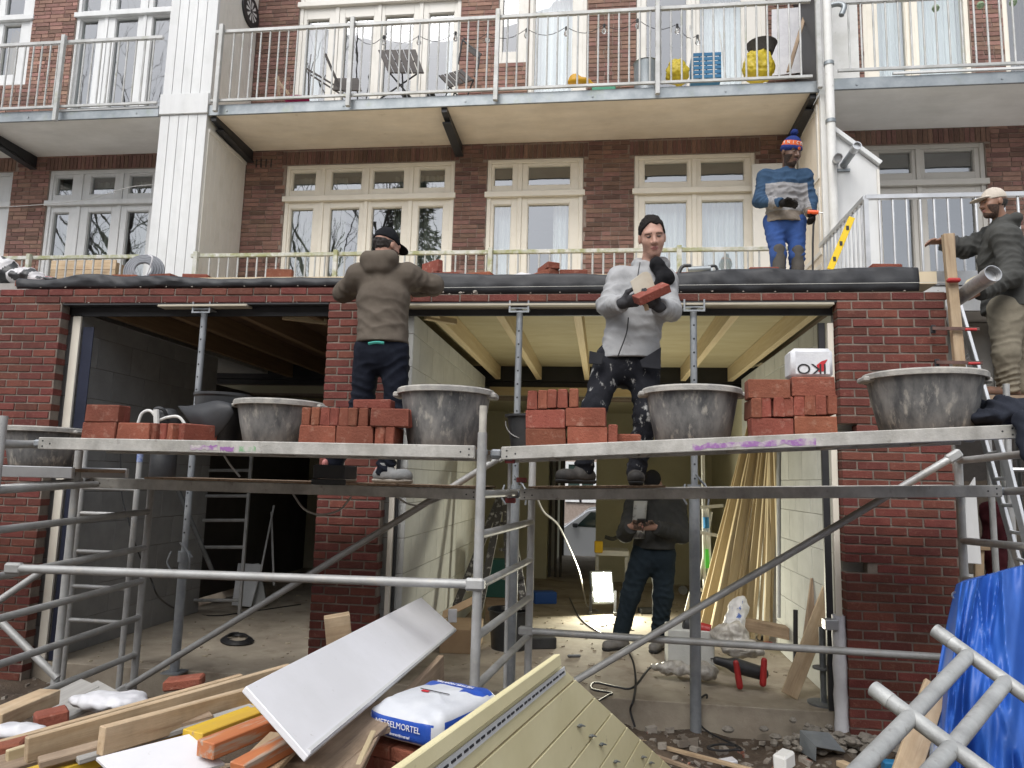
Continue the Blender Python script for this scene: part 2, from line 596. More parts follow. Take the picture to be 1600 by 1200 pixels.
TR1 = at(580, 311, 4.04).z            # first storey transom
TOP1 = 5.985
GT1, GB1 = at(580, 268, 4.09).z, at(580, 298, 4.09).z
LT1 = at(580, 326, 4.09).z
WIN = []
def win(x0, x1, z0, z1, cols, paint, tr=None, up=None, lowtop=None, curtain=(), up_cols=None, low_bot=None):
    WIN.append(dict(x0=x0, x1=x1, z0=z0, z1=z1, cols=cols, paint=paint, tr=tr, up=up, lowtop=lowtop, curtain=curtain, low_bot=low_bot))

win(.30, 2.72, 3.42, TOP1, wxs([(457, 492), (518, 564), (583, 630), (655, 694)], 325), 'cream', TR1, (GB1, GT1), LT1, ('g', 'gs', 'ge', 'g'))
win(3.17, 4.47, 3.42, TOP1, wxs([(772, 800), (825, 890)], 322), 'cream', TR1, (GB1, GT1), LT1, ('w', 'we'))
win(5.14, 6.69, 3.42, TOP1, wxs([(1007, 1073), (1095, 1162)], 318), 'cream', TR1, (GB1, GT1), LT1, ('w', 'w'))
ZF2 = 6.36
win(.33, 2.72, ZF2, 9.0, wxs([(482, 517), (541, 586), (603, 648), (671, 711)], 40), 'white2', 8.42, (8.55, 8.85), 8.22, ('ws', '', '', 'we'))
win(3.26, 3.68, at(800, 100, 4.04).z, 9.0, wxs([(786, 812)], 30), 'white2', 8.62, None, 8.5, ('',))
win(3.69, 4.49, ZF2, 9.0, wxs([(836, 896)], 30), 'white2', 8.62, None, 8.5, ('w',))
win(5.16, 6.86, ZF2, 9.0, wxs([(1009, 1073), (1092, 1158)], 20), 'white2', 8.5, None, 8.38, ('', 'w'))
# left neighbour
win(-3.36, -1.55, 3.42, 6.01, wxs([(88, 112), (142, 178), (202, 236)], 330), 'white', TR1 + .02, (GB1 + .02, GT1 + .02), LT1 + .02, ('g', 'g', 'gl'))
win(-5.6, -3.96, 3.42, 6.01, [(-5.4, -5.0), (-4.75, -4.25)], 'white', TR1 + .02, (GB1 + .02, GT1 + .02), LT1 + .02, ('', 'g'))
win(-3.22, -1.40, ZF2, 9.0, wxs([(131, 157), (184, 219), (241, 272)], 40), 'white', at(180, 24, 4.04).z, (at(180, 15, 4.04).z, 8.95), at(180, 32, 4.09).z, ('', '', ''))
win(-5.6, -3.95, at(50, 133, 4.04).z, 9.0, [(-5.3, -4.75), (-4.46, -4.16)], 'white', at(40, 31, 4.04).z, (at(40, 22, 4.04).z, 8.95), at(50, 40, 4.09).z, ('', 'y'))
# right neighbour
win(8.0, 9.47, 3.42, 6.03, wxs([(1375, 1424), (1446, 1522)], 330), 'grey', TR1 + .03, (at(1480, 272, 4.09).z, at(1480, 237, 4.09).z), LT1 + .02, ('', ''))
win(8.08, 9.38, ZF2 + .05, 9.0, wxs([(1369, 1413), (1432, 1505)], 60), 'cream', 8.6, None, 8.5, ('w', 'w'))
win(9.78, 11.2, ZF2, 9.0, [(9.85, 11.1)], 'cream', 8.6, None, 8.5, ('b',))
M['white2'] = mat('paint_offwhite', (.70, .68, .63), (.58, .56, .50), sc=3, lo=.5, hi=.85, rough=.5, bump=.05)
M['grey'] = mat('paint_greige', (.50, .48, .44), (.43, .41, .37), sc=3, lo=.5, hi=.85, rough=.5, bump=.05)

WX0, WX1, WZ0, WZ1 = -6.2, 11.6, 2.72, 9.6
xs = sorted({WX0, WX1} | {w[k] for w in WIN for k in ('x0', 'x1')})
zs = sorted({WZ0, WZ1} | {w[k] for w in WIN for k in ('z0', 'z1')})
core = MB()
for i in range(len(xs) - 1):
    for j in range(len(zs) - 1):
        cx, cz = (xs[i] + xs[i + 1]) / 2, (zs[j] + zs[j + 1]) / 2
        if not any(w['x0'] < cx < w['x1'] and w['z0'] < cz < w['z1'] for w in WIN):
            core.box(xs[i], xs[i + 1], YW + .006, YW + .3, zs[j], zs[j + 1])
core.build('wall', M['oldmortar'], BLD)
# the bricks of the old facade, too fine to be picked apart one by one
br = MB()
br.r = .5
CH = .0625
nrow = int((WZ1 - 3.2) / CH)
SOLD = []
for w in WIN:
    if w['z1'] < 7:
        SOLD.append((w['x0'] - .06, w['x1'] + .06, w['z1'], w['z1'] + .19))
for r_ in range(nrow):
    z0 = 3.2 + r_ * CH
    z1 = z0 + CH - .011
    x = WX0 - (.11 if r_ % 2 else 0) - RNG.uniform(0, .02)
    while x < WX1:
        L = .212 if RNG.random() > .22 else .102
        a, b = x, x + L
        x = b + .011
        segs = [(a, b)]
        for (p, q, s0, s1) in [(w['x0'], w['x1'], w['z0'], w['z1']) for w in WIN] + SOLD:
            if z1 > s0 + .01 and z0 < s1 - .01:
                ns = []
                for (c, d) in segs:
                    if d <= p or c >= q:
                        ns.append((c, d))
                    else:
                        if c < p - .03:
                            ns.append((c, p - .008))
                        if d > q + .03:
                            ns.append((q + .008, d))
                segs = ns
        for (c, d) in segs:
            if d - c > .03:
                br.r = float(np.clip(RNG.normal(.5, .2), 0, 1)) if RNG.random() > .1 else float(RNG.uniform(0, .12))
                yf = YW - .004 + RNG.normal(0, .0015)
                br.front(c, d, yf, YW + .01, z0 + RNG.normal(0, .001), z1 + RNG.normal(0, .001))
for (p, q, s0, s1) in SOLD:
    x = p
    while x < q - .03:
        br.r = float(RNG.uniform(0, .45))
        br.front(x, min(x + .052, q), YW - .004 + RNG.normal(0, .002), YW + .01, s0 + .004, s1)
        x += .062
br.build('facade_bricks', M['oldbrick'], BLD, kind='stuff')

rm = MB()
for (z0, z1) in ((3.3, 6.1), (6.3, 9.5)):
    rm.box(WX0, WX1, 7.2, 7.3, z0, z1)
    rm.box(WX0, WX1, YW + .31, 7.2, z0 - .1, z0)
    rm.box(WX0, WX1, YW + .31, 7.2, z1, z1 + .1)
    for x in (-6.2, -1.2, 2.95, 4.8, 7.5, 11.5):
        rm.box(x, x + .1, YW + .31, 7.19, z0 + .001, z1 - .001)
rm.build('room', M['roomwall'], BLD)
MB().box(WX0, WX1, YW - .02, 7.4, 9.6, 9.9).build('roof', M['darkroom'], BLD)

def curtain(par, x0, x1, z0, z1, Y, mt, folds=.075, amp=.018):
    n = max(8, int((x1 - x0) / folds * 8))
    P = []
    ph = random.uniform(0, 6)
    for i in range(n + 1):
        x = x0 + (x1 - x0) * i / n
        w = amp * math.sin(2 * math.pi * x / folds + ph + .8 * math.sin(x * 9)) + amp * .6 * math.sin(2 * math.pi * x / (folds * 1.73))
        P.append([(x, Y + w, z1), (x, Y + w * 1.2, lerp(z1, z0, .5)), (x, Y + w * 1.4, z0)])
    MB().grid(P).build('curtain', M[mt], par, smooth=True)

def frame_rect(mb, x0, x1, z0, z1, t, y0, y1, tb=None):
    tb = tb or t
    mb.box(x0, x0 + t, y0, y1, z0, z1)
    mb.box(x1 - t, x1, y0, y1, z0, z1)
    mb.box(x0 + t, x1 - t, y0, y1, z1 - t, z1)
    mb.box(x0 + t, x1 - t, y0, y1, z0, z0 + tb)

for w in WIN:
    paint = M[w['paint']]
    x0, x1, z0, z1 = w['x0'], w['x1'], w['z0'], w['z1']
    fr = MB()
    frame_rect(fr, x0 + .002, x1 - .002, z0 + .002, z1 - .002, .055, YW + .02, YW + .14)
    cols = w['cols']
    muls = [(cols[i][1] + cols[i + 1][0]) / 2 for i in range(len(cols) - 1)]
    for m_ in muls:
        fr.box(m_ - .03, m_ + .03, YW + .022, YW + .138, z0 + .058, z1 - .058)
    if w['tr']:
        fr.box(x0 - .025, x1 + .025, YW - .022, YW + .137, w['tr'] - .03, w['tr'] + .045)
    wo_ = fr.build('window', paint, BLD, bev=.004)
    ed = [x0 + .055] + muls + [x1 - .055]
    for i, (a, b) in enumerate(cols):
        sa = (ed[i] + (.031 if i else .001), ed[i + 1] - (.031 if i < len(cols) - 1 else .001))
        zl = z0 + .06
        zt = (w['tr'] - .032) if w['tr'] else z1 - .058
        lt = w['lowtop'] or zt - .08
        lb = zl + .12
        def sash(sx0, sx1, sz0, sz1, ga, gb, gz0, gz1):
            s = MB()
            y0, y1 = YW + .036, YW + .1
            s.box(sx0, ga, y0, y1, sz0, sz1)
            s.box(gb, sx1, y0, y1, sz0, sz1)
            s.box(ga, gb, y0 + .001, y1, gz1, sz1)
            s.box(ga, gb, y0 + .001, y1, sz0, gz0)
            # glazing bead
            frame_rect(s, ga - .002, gb + .002, gz0 - .002, gz1 + .002, .012, y0 + .012, y1 - .002)
            s.build('sash', paint, wo_, bev=.003)
            MB().box(ga + .001, gb - .001, YW + .082, YW + .088, gz0 + .001, gz1 - .001).build('pane', M['glass'], wo_)
        sash(sa[0], sa[1], zl, zt, a, b, lb, lt)
        if w['up']:
            sash(sa[0], sa[1], w['tr'] + .047, z1 - .058, a - .01, b + .01, w['up'][0], w['up'][1])
        c = w['curtain'][i] if i < len(w['curtain']) else ''
        if c:
            mt = {'g': 'curtain_g', 'w': 'curtain_w', 'y': 'curtain_y', 'b': 'curtain_b'}[c[0]]
            ca, cb = a - .05, b + .05
            zt2 = z1 - .1 if c[0] in 'gb' else zt
            wd = cb - ca
            if len(c) == 1 or c[1] == 'l':
                curtain(wo_, ca, cb, z0 + .1, zt2, YW + .25, mt)
            elif c[1] == 's':
                curtain(wo_, ca, ca + wd * .42, z0 + .1, zt2, YW + .25, mt)
                if c[0] == 'g':
                    curtain(wo_, cb - wd * .3, cb, z0 + .1, zt2, YW + .25, mt)
            elif c[1] == 'e':
                curtain(wo_, cb - wd * .42, cb, z0 + .1, zt2, YW + .25, mt)
# vent slots in the brickwork, left of the first window
vt = MB()
for px in (401, 408, 416, 424):
    p = at(px, 255, 4)
    vt.box(p.x - .010, p.x + .010, YW - .006, YW + .004, p.z - .065, p.z + .065)
vt.build('vent_slots', M['blackpaint'], BLD)

# ================================================================== balconies
YB = 2.95
def railing(par, xa, xb, y, zb, zt, posts, mtop, mbal, step=.122, post_low=None, pover=.05):
    zb2 = zb + .02
    MB().box(xa, xb, y - .022, y + .022, zt - .045, zt).build('top_rail', mtop, par, bev=.004)
    MB().box(xa, xb, y - .014, y + .014, zb2 - .035, zb2).build('bottom_rail', mbal, par, bev=.003)
    for p in posts:
        MB().box(p - .027, p + .027, y - .075, y - .024, post_low if post_low is not None else zb - .25, zt + pover).build('post', mtop, par, bev=.004)
    me = MB().tube((0, 0, zb2), (0, 0, zt - .046), .0115, 8).mesh('baluster', True)
    me.materials.append(mbal)
    n = int((xb - xa) / step)
    for i in range(1, n):
        x = xa + (xb - xa) * i / n
        if min([abs(x - p) for p in posts] + [9]) > .03:
            inst('baluster', me, (x, y, 0), parent=par)

def balcony(name, label, xa, xb, zs, soffit, rail_posts, rail_x, group=None):
    b = thing(name, label, 'balcony', ((xa + xb) / 2, YB, zs), group)
    MB().box(xa, xb, YB + .03, YW - .005, zs + .004, zs + .10).build('slab', soffit, b)
    MB().box(xa, xb, YB, YB + .028, zs - .005, zs + .135).build('fascia', M['galv'], b, bev=.004)
    bo = MB()
    x = xa + .25
    while x < xb:
        bo.tube((x, YB - .008, zs + .05), (x, YB + .002, zs + .05), .012, 8)
        x += 1.55
    bo.build('bolts', M['galv'], b)
    return b

ZS2 = 6.205
B1 = balcony('balcony', 'middle balcony above the extension with cream underside and table and bags on it', -.30, 7.20, ZS2, M['soffit'], None, None)
railing(B1, -.26, 7.12, YB - .03, at(600, 147, 2.92).z, at(345, 48, 2.92).z, [at(p, 60, 2.92).x for p in (349, 552, 778, 1027, 1277)], M['rail'], M['rail'], post_low=ZS2 + .0)
def bracket(par, x, ya, yb, zt, h1, h0):
    m_ = MB()
    t = .035
    m_.add([(x - t, ya, zt), (x + t, ya, zt), (x + t, yb, zt), (x - t, yb, zt), (x - t, ya, zt - h0), (x + t, ya, zt - h0), (x + t, yb, zt - h1), (x - t, yb, zt - h1)],
           [(0, 1, 2, 3), (4, 7, 6, 5), (0, 4, 5, 1), (1, 5, 6, 2), (2, 6, 7, 3), (3, 7, 4, 0)])
    # lower flange
    m_.add([(x - .055, ya + .16, zt - h0 - .045), (x + .055, ya + .16, zt - h0 - .045), (x + .055, yb - .001, zt - h1 - .02), (x - .055, yb - .001, zt - h1 - .02),
            (x - .055, ya + .16, zt - h0 - .062), (x + .055, ya + .16, zt - h0 - .062), (x + .055, yb - .001, zt - h1 - .037), (x - .055, yb - .001, zt - h1 - .037)],
           [(0, 1, 2, 3), (4, 7, 6, 5), (0, 4, 5, 1), (1, 5, 6, 2), (2, 6, 7, 3), (3, 7, 4, 0)])
    m_.build('bracket', M['blackpaint'], par)
for x in (2.78, -.245, 7.14):
    bracket(B1, x, YB + .04, YW - .008, ZS2 + .002, .14, .06)
B2 = balcony('balcony', 'left balcony with white underside beside the white boarded column', -6.2, -.99, 6.22, M['soffit_w'], None, None)
railing(B2, -6.2, -1.0, YB - .03, at(180, 160, 2.92).z - .03, at(180, 60, 2.92).z, [at(98, 120, 2.92).x, -4.6], M['rail'], M['rail'], post_low=6.16)
bracket(B2, -3.62, YB + .04, YW - .008, 6.22, .16, .08)
MB().box(-2.45, -1.0, YB - .012, YB - .002, 6.33, 6.36).build('edge_strip', M['white'], B2)
B3 = balcony('balcony', 'right balcony with white underside right of the downpipe', 7.36, 11.6, 6.225, M['soffit_w'], None, None)
railing(B3, 7.4, 11.6, YB - .03, at(1450, 105, 2.92).z, at(1340, 0, 2.92).z, [9.93], M['rail'], M['rail'], step=.135, post_low=6.2)
MB().box(8.0, 9.9, YB - .03, YB - .002, 6.37, 6.395).build('edge_strip', M['white'], B3)
# first-floor railings, half hidden by the roof edge
R1 = thing('balcony_railing', 'mossy steel railing behind the roof edge of the extension', 'railing', (3.3, 2.9, 3.35))
railing(R1, -.33, 6.98, YB - .05, 3.45, 4.345, [at(p, 400, 2.9).x for p in (310, 527, 767)] + [5.6], M['railmoss'], M['rail'], post_low=3.36, pover=.012)
R2 = thing('balcony_railing', 'short mossy railing left of the white boarded column', 'railing', (-3.6, 2.9, 3.35))
railing(R2, -6.0, -1.02, YB - .05, 3.45, 4.345, [at(50, 405, 2.9).x, -4.9], M['railmoss'], M['rail'], post_low=3.36, pover=.012)
MB().box(-6.2, 7.2, 2.85, YW - .03, 3.26, 3.355).build('balcony_floor', M['concrete'], kind='structure', label='low balcony floor behind the roof edge')

# ================================================================== white boarded column on the left
C1 = thing('boarded_column', 'tall white boarded column between the left and middle balconies', 'column', (-.63, 3, 3.2))
MB().box(-.95, -.315, YB + .02, 3.96, 3.2, 9.6).build('core', M['whiteold'], C1)
nb = 5
for seg, (za, zb) in enumerate(((3.2, at(290, 178, 2.93).z), (at(290, 146, 2.93).z, 9.6))):
    for i in range(nb):
        xa = -.955 + .645 * i / nb
        MB().box(xa + .003, xa + .645 / nb - .003, YB - .005, YB + .019, za + .005, zb - .002).build('board', M['white'], C1, bev=.003)
MB().box(-.965, -.30, YB - .03, YB + .018, at(290, 178, 2.93).z + .003, at(290, 146, 2.93).z - .003).build('cover_plate', M['white'], C1, bev=.004)
MB().box(-.335, -.29, YB - .006, YB + .05, at(345, 160, 2.93).z, 9.6).build('corner_trim', M['white'], C1, bev=.003)
for i in range(9):
    ya = 3.0 + .98 * i / 9
    MB().box(-.314, -.296, ya + .002, ya + .98 / 9 - .002, 3.2, 6.02).build('side_board', M['white2'], C1, bev=.002)
    MB().box(-.314, -.296, ya + .002, ya + .98 / 9 - .002, 6.36, 9.6).build('side_board', M['white2'], C1, bev=.002)
mm = MB()
mm.beam((-.30, 3.0, 6.02), (-.30, 3.98, 6.02), .03, .05)
mm.build('side_trim', M['white2'], C1)
# ================================================================== right-hand partition, downpipe, flue box
C2 = thing('partition_wall', 'beige panelled balcony partition beside the downpipe', 'partition', (7.2, 3.5, 3.2))
MB().box(7.205, 7.245, YB + .06, YW - .01, 3.2, 6.18).build('panel', M['soffit'], C2)
pz = MB()
for (za, zb) in ((3.3, 4.2), (4.3, 5.1), (5.2, 6.1)):
    pz.box(7.19, 7.204, 3.05, 3.1, za, zb)
    pz.box(7.19, 7.204, 3.85, 3.9, za, zb)
    pz.box(7.19, 7.204, 3.1, 3.85, zb - .05, zb)
    pz.box(7.19, 7.204, 3.1, 3.85, za, za + .05)
pz.build('moulding', M['white2'], C2)
MB().box(7.205, 7.33, YB + .0, YB + .058, 3.2, 6.18).build('edge_post', M['whiteold'], C2, bev=.004)
MB().box(7.21, 7.25, YB + .06, YW - .01, 6.37, 9.6).build('upper_panel', M['blackpaint'], C2)
MB().box(6.62, 7.17, 3.86, 3.9, 3.4, at(1290, 255, 3.9).z).build('cupboard_door', M['white2'], C2, bev=.004)
MB().box(7.40, 7.98, 3.9, 3.975, 6.37, 9.6).build('back_panel', M['whiteold'], C2)
DP = thing('downpipe', 'grey plastic downpipe running down right of the middle balcony', 'downpipe', (7.285, 2.86, 3.3))
pd = MB().tube((7.285, 2.86, 3.3), (7.285, 2.86, 9.6), .048, 16)
pd.build('pipe', M['whiteold'], DP, smooth=True)
for px, py in ((1293, 190), (1290, 100)):
    z = at(px, py, 2.86).z
    MB().tube((7.285, 2.86, z - .02), (7.285, 2.86, z + .02), .056, 16).build('collar', M['galv'], DP, smooth=True)
e0 = at(1293, 10, 2.86)
MB().path(catmull([(7.285, 2.86, e0.z), (7.40, 2.84, e0.z + .01), (7.46, 2.82, e0.z - .04), (7.42, 2.80, e0.z - .16)], 5), .03, 10).build('branch', M['galv'], DP, smooth=True)
FB = thing('flue_box', 'white sheet-metal flue box with sloping top beside the downpipe', 'flue box', (7.6, 3.4, 3.3))
zl, zr = at(1301, 207, 2.98).z, at(1370, 262, 2.98).z
MB().add([(7.345, 2.98, 3.3), (7.815, 2.98, 3.3), (7.815, 2.98, zr), (7.345, 2.98, zl), (7.345, 3.96, 3.3), (7.815, 3.96, 3.3), (7.815, 3.96, zr), (7.345, 3.96, zl)],
         [(0, 1, 2, 3), (5, 4, 7, 6), (1, 5, 6, 2), (4, 0, 3, 7), (3, 2, 6, 7), (0, 4, 5, 1)]).build('casing', M['white'], FB)
MB().beam((7.335, 3.45, zl + .035), (7.835, 3.45, zr + .035), 1.05, .05).build('lid', M['white'], FB, bev=.004)
MB().box(7.797, 7.824, 2.966, 2.979, 3.3, zr - .02).build('corner_trim', M['white2'], FB)
MB().box(7.36, at(1328, 262, 2.97).x, 2.96, 2.978, at(1320, 268, 2.97).z, at(1320, 264, 2.97).z).build('flashing', M['galv'], FB)
for i, (a, b, yb) in enumerate((((1318, 258), (1337, 231), 2.62), ((1304, 256), (1309, 247), 2.62))):
    p0, p1 = at(*a, 2.98), at(*b, yb)
    fp = thing('flue_pipe', ('longer steel flue pipe sticking out of the white flue box', 'shorter dark steel flue pipe next to the downpipe')[i], 'flue pipe', p0)
    MB().tube(p0, p1, .04, 16).build('pipe', M['prop'], fp, smooth=True)
    d = (p1 - p0).normalized()
    MB().hollow(p1 - d * .05, p1 + d * .05, .047, .008, 18).build('rim', M['alu_clean'], fp, smooth=True)
    MB().tube(p1 + d * .0, p1 + d * .02, .038, 16).build('cap', M['alu_clean'], fp, smooth=True)

# right neighbour's roof terrace
YT = 1.5
T1 = thing('roof_terrace', "neighbouring extension with silver fascia and terrace behind the ladder", 'extension', (8.6, 1.6, 0))
zt_ = at(1460, 430, YT).z
xt0 = 7.42
MB().box(xt0, 11.6, YT, YW - .02, zt_ - .34, zt_ - .002).build('roof', mat('terrace_tile', (.50, .49, .47), (.42, .41, .39), sc=3, rough=.9), T1)  # unseen top, made pale grey to bounce light onto the right soffit
MB().box(xt0 - .01, 11.6, YT - .03, YT - .002, zt_ - .10, zt_ + .03).build('fascia', M['alu_clean'], T1)
MB().box(xt0 - .005, 11.6, YT - .02, YT - .002, zt_ - .33, zt_ - .11).build('fascia_board', M['white'], T1)
MB().box(xt0 - .02, xt0 - .001, YT - .02, YW - .05, zt_ - .33, zt_ + .03).build('side_fascia', M['white'], T1)
MB().box(xt0, 11.6, YT + .4, YT + .5, 2.5, zt_ - .35).build('wall', M['roomwall'], T1)
nf = MB()
for z in (at(1520, 470, YT).z, 2.44, .9):
    nf.box(xt0 + .1, 11.5, YT + .3, YT + .38, z - .05, z + .05)
for x in (xt0 + .1, 8.35, 9.3, 10.3):
    nf.box(x, x + .07, YT + .305, YT + .375, .05, 3.2)
nf.build('window_frame', M['whiteold'], T1, bev=.004)
for i, x in enumerate((xt0 + .18, 8.43, 9.38, 10.38)):
    MB().box(x, x + .82, YT + .335, YT + .34, .96, 2.38).build('pane', M['glass'], T1)
MB().box(xt0, 11.6, YT + 1.6, YT + 1.7, 0, 3.0).build('back_wall', M['darkroom'], T1)
MB().box(xt0, xt0 + .08, YT + .51, YT + 1.6, 0, 3.0).build('side_wall', M['darkroom'], T1)
R3 = thing('terrace_railing', 'clean aluminium railing of the neighbouring roof terrace', 'railing', (8.5, YT, zt_))
pc = at(1352, 305, YT)
xR = pc.x
railing(R3, xR, 11.4, YT, at(1450, 428, YT).z - .16, pc.z, [], M['alu_clean'], M['alu_clean'], step=.118)
pe = V(xR, 2.86, pc.z)
MB().beam((xR, YT, pc.z - .022), (xR, 2.9, pc.z - .022), .044, .044).build('side_rail', M['alu_clean'], R3, bev=.004)
me_b = MB().tube((0, 0, zt_ + .03), (0, 0, pc.z - .045), .0085, 8).mesh('baluster', True)
me_b.materials.append(M['alu_clean'])
for i in range(1, 12):
    inst('baluster', me_b, (xR, YT + 1.4 * i / 12, 0), parent=R3)
MB().box(xR - .02, xR + .02, YT - .02, YT + .021, zt_ - .1, pc.z - .046).build('post', M['alu_clean'], R3)

# ================================================================== new brick extension
BH = .0512
_bm = {}
def brick_mesh(L, dp, mt, key=''):
    k = (round(L, 3), round(dp, 3), mt.name)
    if k not in _bm:
        v = MB().box(-k[0] / 2, k[0] / 2, 0, k[1], 0, BH).mesh('brick', bev=.003)
        for p_ in v.vertices:
            p_.co.y += RNG.normal(0, .0012)
            p_.co.z += RNG.normal(0, .0008)
        v.materials.append(mt)
        _bm[k] = v
    return _bm[k]

def brick_row(par, xa, xb, z, pitch, off, dp=.1, y=0.0, skip=(), mt=None, jx=.010):
    x = xa - off
    while x < xb - .01:
        a, b = max(x, xa), min(x + pitch - jx, xb)
        x += pitch
        if b - a < .035:
            continue
        if any(s0 < (a + b) / 2 < s1 for s0, s1 in skip):
            continue
        L = max(.02, round((b - a) / .005) * .005)
        inst('brick', brick_mesh(L, dp, mt or M['brick']), ((a + b) / 2, y + RNG.normal(0, .0013), z + RNG.normal(0, .0007)), (RNG.normal(0, .006), RNG.normal(0, .004), RNG.normal(0, .004)), par)

def pier(label, xa, xb, pitch, holes=()):
    p = thing('brick_pier', label, 'brick pier', ((xa + xb) / 2, .05, 0))
    for k in range(48):
        z = (47 - k) * .0625
        sk = [(h[1], h[2]) for h in holes if h[0] == k]
        brick_row(p, xa, xb, z, pitch, 0 if k % 2 else pitch / 2, skip=sk)
    # mortar core, slightly behind the brick faces, left open where bricks are missing
    zc = sorted({-.05, 3.0} | {v for h in holes for v in ((47 - h[0]) * .0625 - .008, (48 - h[0]) * .0625)})
    co = MB()
    for a, b in zip(zc, zc[1:]):
        hh = [h for h in holes if a < (47 - h[0]) * .0625 + .02 < b]
        x0_ = max([h[2] for h in hh]) if hh else xa + .004
        co.box(x0_, xb - .004, .0055, .094, a, b)
    co.build('mortar', M['mortar'], p)
    return p
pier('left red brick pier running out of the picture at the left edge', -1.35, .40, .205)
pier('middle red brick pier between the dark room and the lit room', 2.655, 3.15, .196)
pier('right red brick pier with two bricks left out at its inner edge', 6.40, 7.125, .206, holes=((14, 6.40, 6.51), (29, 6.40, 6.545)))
RW = thing('brick_course', 'two newly laid brick courses across the top of both openings', 'brick wall', (3, .05, 3.0))
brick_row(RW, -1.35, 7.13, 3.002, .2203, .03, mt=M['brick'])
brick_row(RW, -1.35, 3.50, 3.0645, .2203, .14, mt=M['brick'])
MB().box(-1.34, 7.12, .007, .095, 3.0005, 3.0575).build('mortar', M['mortar'], RW)
MB().box(-1.34, 3.47, .007, .095, 3.058, 3.113).build('mortar', M['mortar'], RW)
# fresh mortar squeezed out of the joints and laid as a bed
def lumps(mb, pts, r, n=1):
    for p in pts:
        rr = r * RNG.uniform(.6, 1.4)
        mb.lathe(p, [(0, -.7 * rr), (rr * .7, -.45 * rr), (rr, 0), (rr * .65, .5 * rr), (0, .7 * rr)], 6, sx=RNG.uniform(.7, 1.5), sy=RNG.uniform(.6, 1.1))
bd = MB()
lumps(bd, [(x, .05 + RNG.uniform(-.04, .04), 3.064 + RNG.uniform(0, .02)) for x in np.arange(3.5, 3.86, .008)], .013)
lumps(bd, [(.2203 * i + .03 + RNG.uniform(-.004, .004), .002, 3.066 + RNG.uniform(-.006, .004)) for i in range(17, 33)], .006)
lumps(bd, [(.2203 * i - .03, .0, 3.13) for i in range(0, 16, 1)], .006)
lumps(bd, [(.2203 * i - .028, .001, 3.0) for i in range(2, 12)], .006)
bd.build('mortar_bed', M['wetmortar'], RW, kind='stuff')

# roof deck
MB().box(.3, 7.12, .11, 3.9, 3.145, 3.235).build('roof_deck', mat('roof_plywood', (.72, .62, .45), (.66, .55, .37), sc=2, rough=.85), kind='structure', label='bare plywood roof deck of the extension')  # out of view; pale tone chosen to bounce light onto the soffit
MB().box(-1.4, .29, .11, 3.9, 3.0, 3.2).build('roof_deck', mat('roof_gravel', (.42, .41, .39), (.34, .33, .31), sc=20, rough=.95), kind='structure', label='flat roof left of the left opening')

# membrane folded over the front edge
def membrane():
    P = []
    xa, xb = at(25, 440, 0).x, at(1437, 440, .0).x
    n = 150
    for i in range(n + 1):
        x = lerp(xa, xb, i / n)
        left = x < 3.48
        b = 3.128 if left else 3.066
        top = 3.212 + .012 * math.sin(x * 2.1) + .008 * math.sin(x * 5.7 + 1)
        # wrinkle heights seen along the edge
        top += .034 * math.exp(-((x - .62) / .22) ** 2) + .022 * math.exp(-((x - 5.9) / .28) ** 2) - .02 * math.exp(-((x - .2) / .15) ** 2) + (.015 if x > 4.9 else 0) * 1
        bl = .012 * math.sin(x * 9) * math.exp(-((x - .8) / .9) ** 2) + .006 * math.sin(x * 23) + .010 * math.sin(x * 14 + 2) * math.exp(-((x - 5.8) / .8) ** 2)
        yf = .012 + .006 * math.sin(x * 3.3)
        kn = .006 * math.sin(x * 31 + 2 * math.sin(x * 7)) * (.3 + math.exp(-((x - .9) / .8) ** 2) + math.exp(-((x - 5.9) / .9) ** 2))
        row = [(x, yf + .012, b + .001), (x, yf + bl * .5 - kn, lerp(b, top, .22)), (x, yf - .004 + bl * .8, lerp(b, top, .45)), (x, yf - .003 + bl + kn, lerp(b, top, .52)), (x, yf + .002 + bl + kn, lerp(b, top, .8)), (x, yf + .006 + bl, top - .012), (x, yf + .018 + bl, top - .002), (x, yf + .05, top + .002), (x, yf + .16, top + .004), (x, .36, 3.245), (x, .62, 3.238)]
        P.append(row)
    m_ = MB().grid(P, flip=True)
    o = m_.build('roof_membrane', M['membrane'], label='black rubber roofing sheet folded over the roof edge above the bricks', cat='roofing sheet', smooth=True)
    o.modifiers.new('thick', 'SOLIDIFY').thickness = .004
    return o
membrane()

M['wood_pale2'] = mat('board_grey_pale', (.50, .46, .37), (.40, .36, .28), sc=4, stretch=(.6, 9, 9), rough=.8)
# lintels, frames, strips round the openings
LT = thing('steel_lintel', 'black steel lintel over the wide right opening', 'lintel', (4.8, .15, 2.86))
MB().box(3.16, 6.40, .105, .125, 2.915, 3.0).build('upstand', M['blackpaint'], LT)
MB().box(3.16, 6.40, .003, .104, 2.985, 2.997).build('flange', M['blackpaint'], LT)
LT = thing('steel_lintel', 'black steel lintel over the dark left opening', 'lintel', (1.5, .15, 2.86))
MB().box(.405, 2.65, .105, .125, 2.915, 3.0).build('upstand', M['blackpaint'], LT)
MB().box(.405, 2.65, .003, .104, 2.985, 2.997).build('flange', M['blackpaint'], LT)
beam_obj('support_board', (3.25, .05, 2.974), (6.38, .05, 2.974), .12, .018, M['wood_pale2'], label='thin pale board under the bricks above the right opening', cat='board')
beam_obj('support_board', (at(252, 478, .03).x, .03, 2.972), (at(390, 478, .03).x, .03, 2.975), .1, .018, M['wood_pale2'], label='short pale board on the prop in the left opening', cat='board')
def strip(label, x0, x1, y0, y1, z0, z1, mt, name='frame_strip'):
    return MB().box(x0, x1, y0, y1, z0, z1).build(name, mt, label=label, cat='strip', bev=.002)
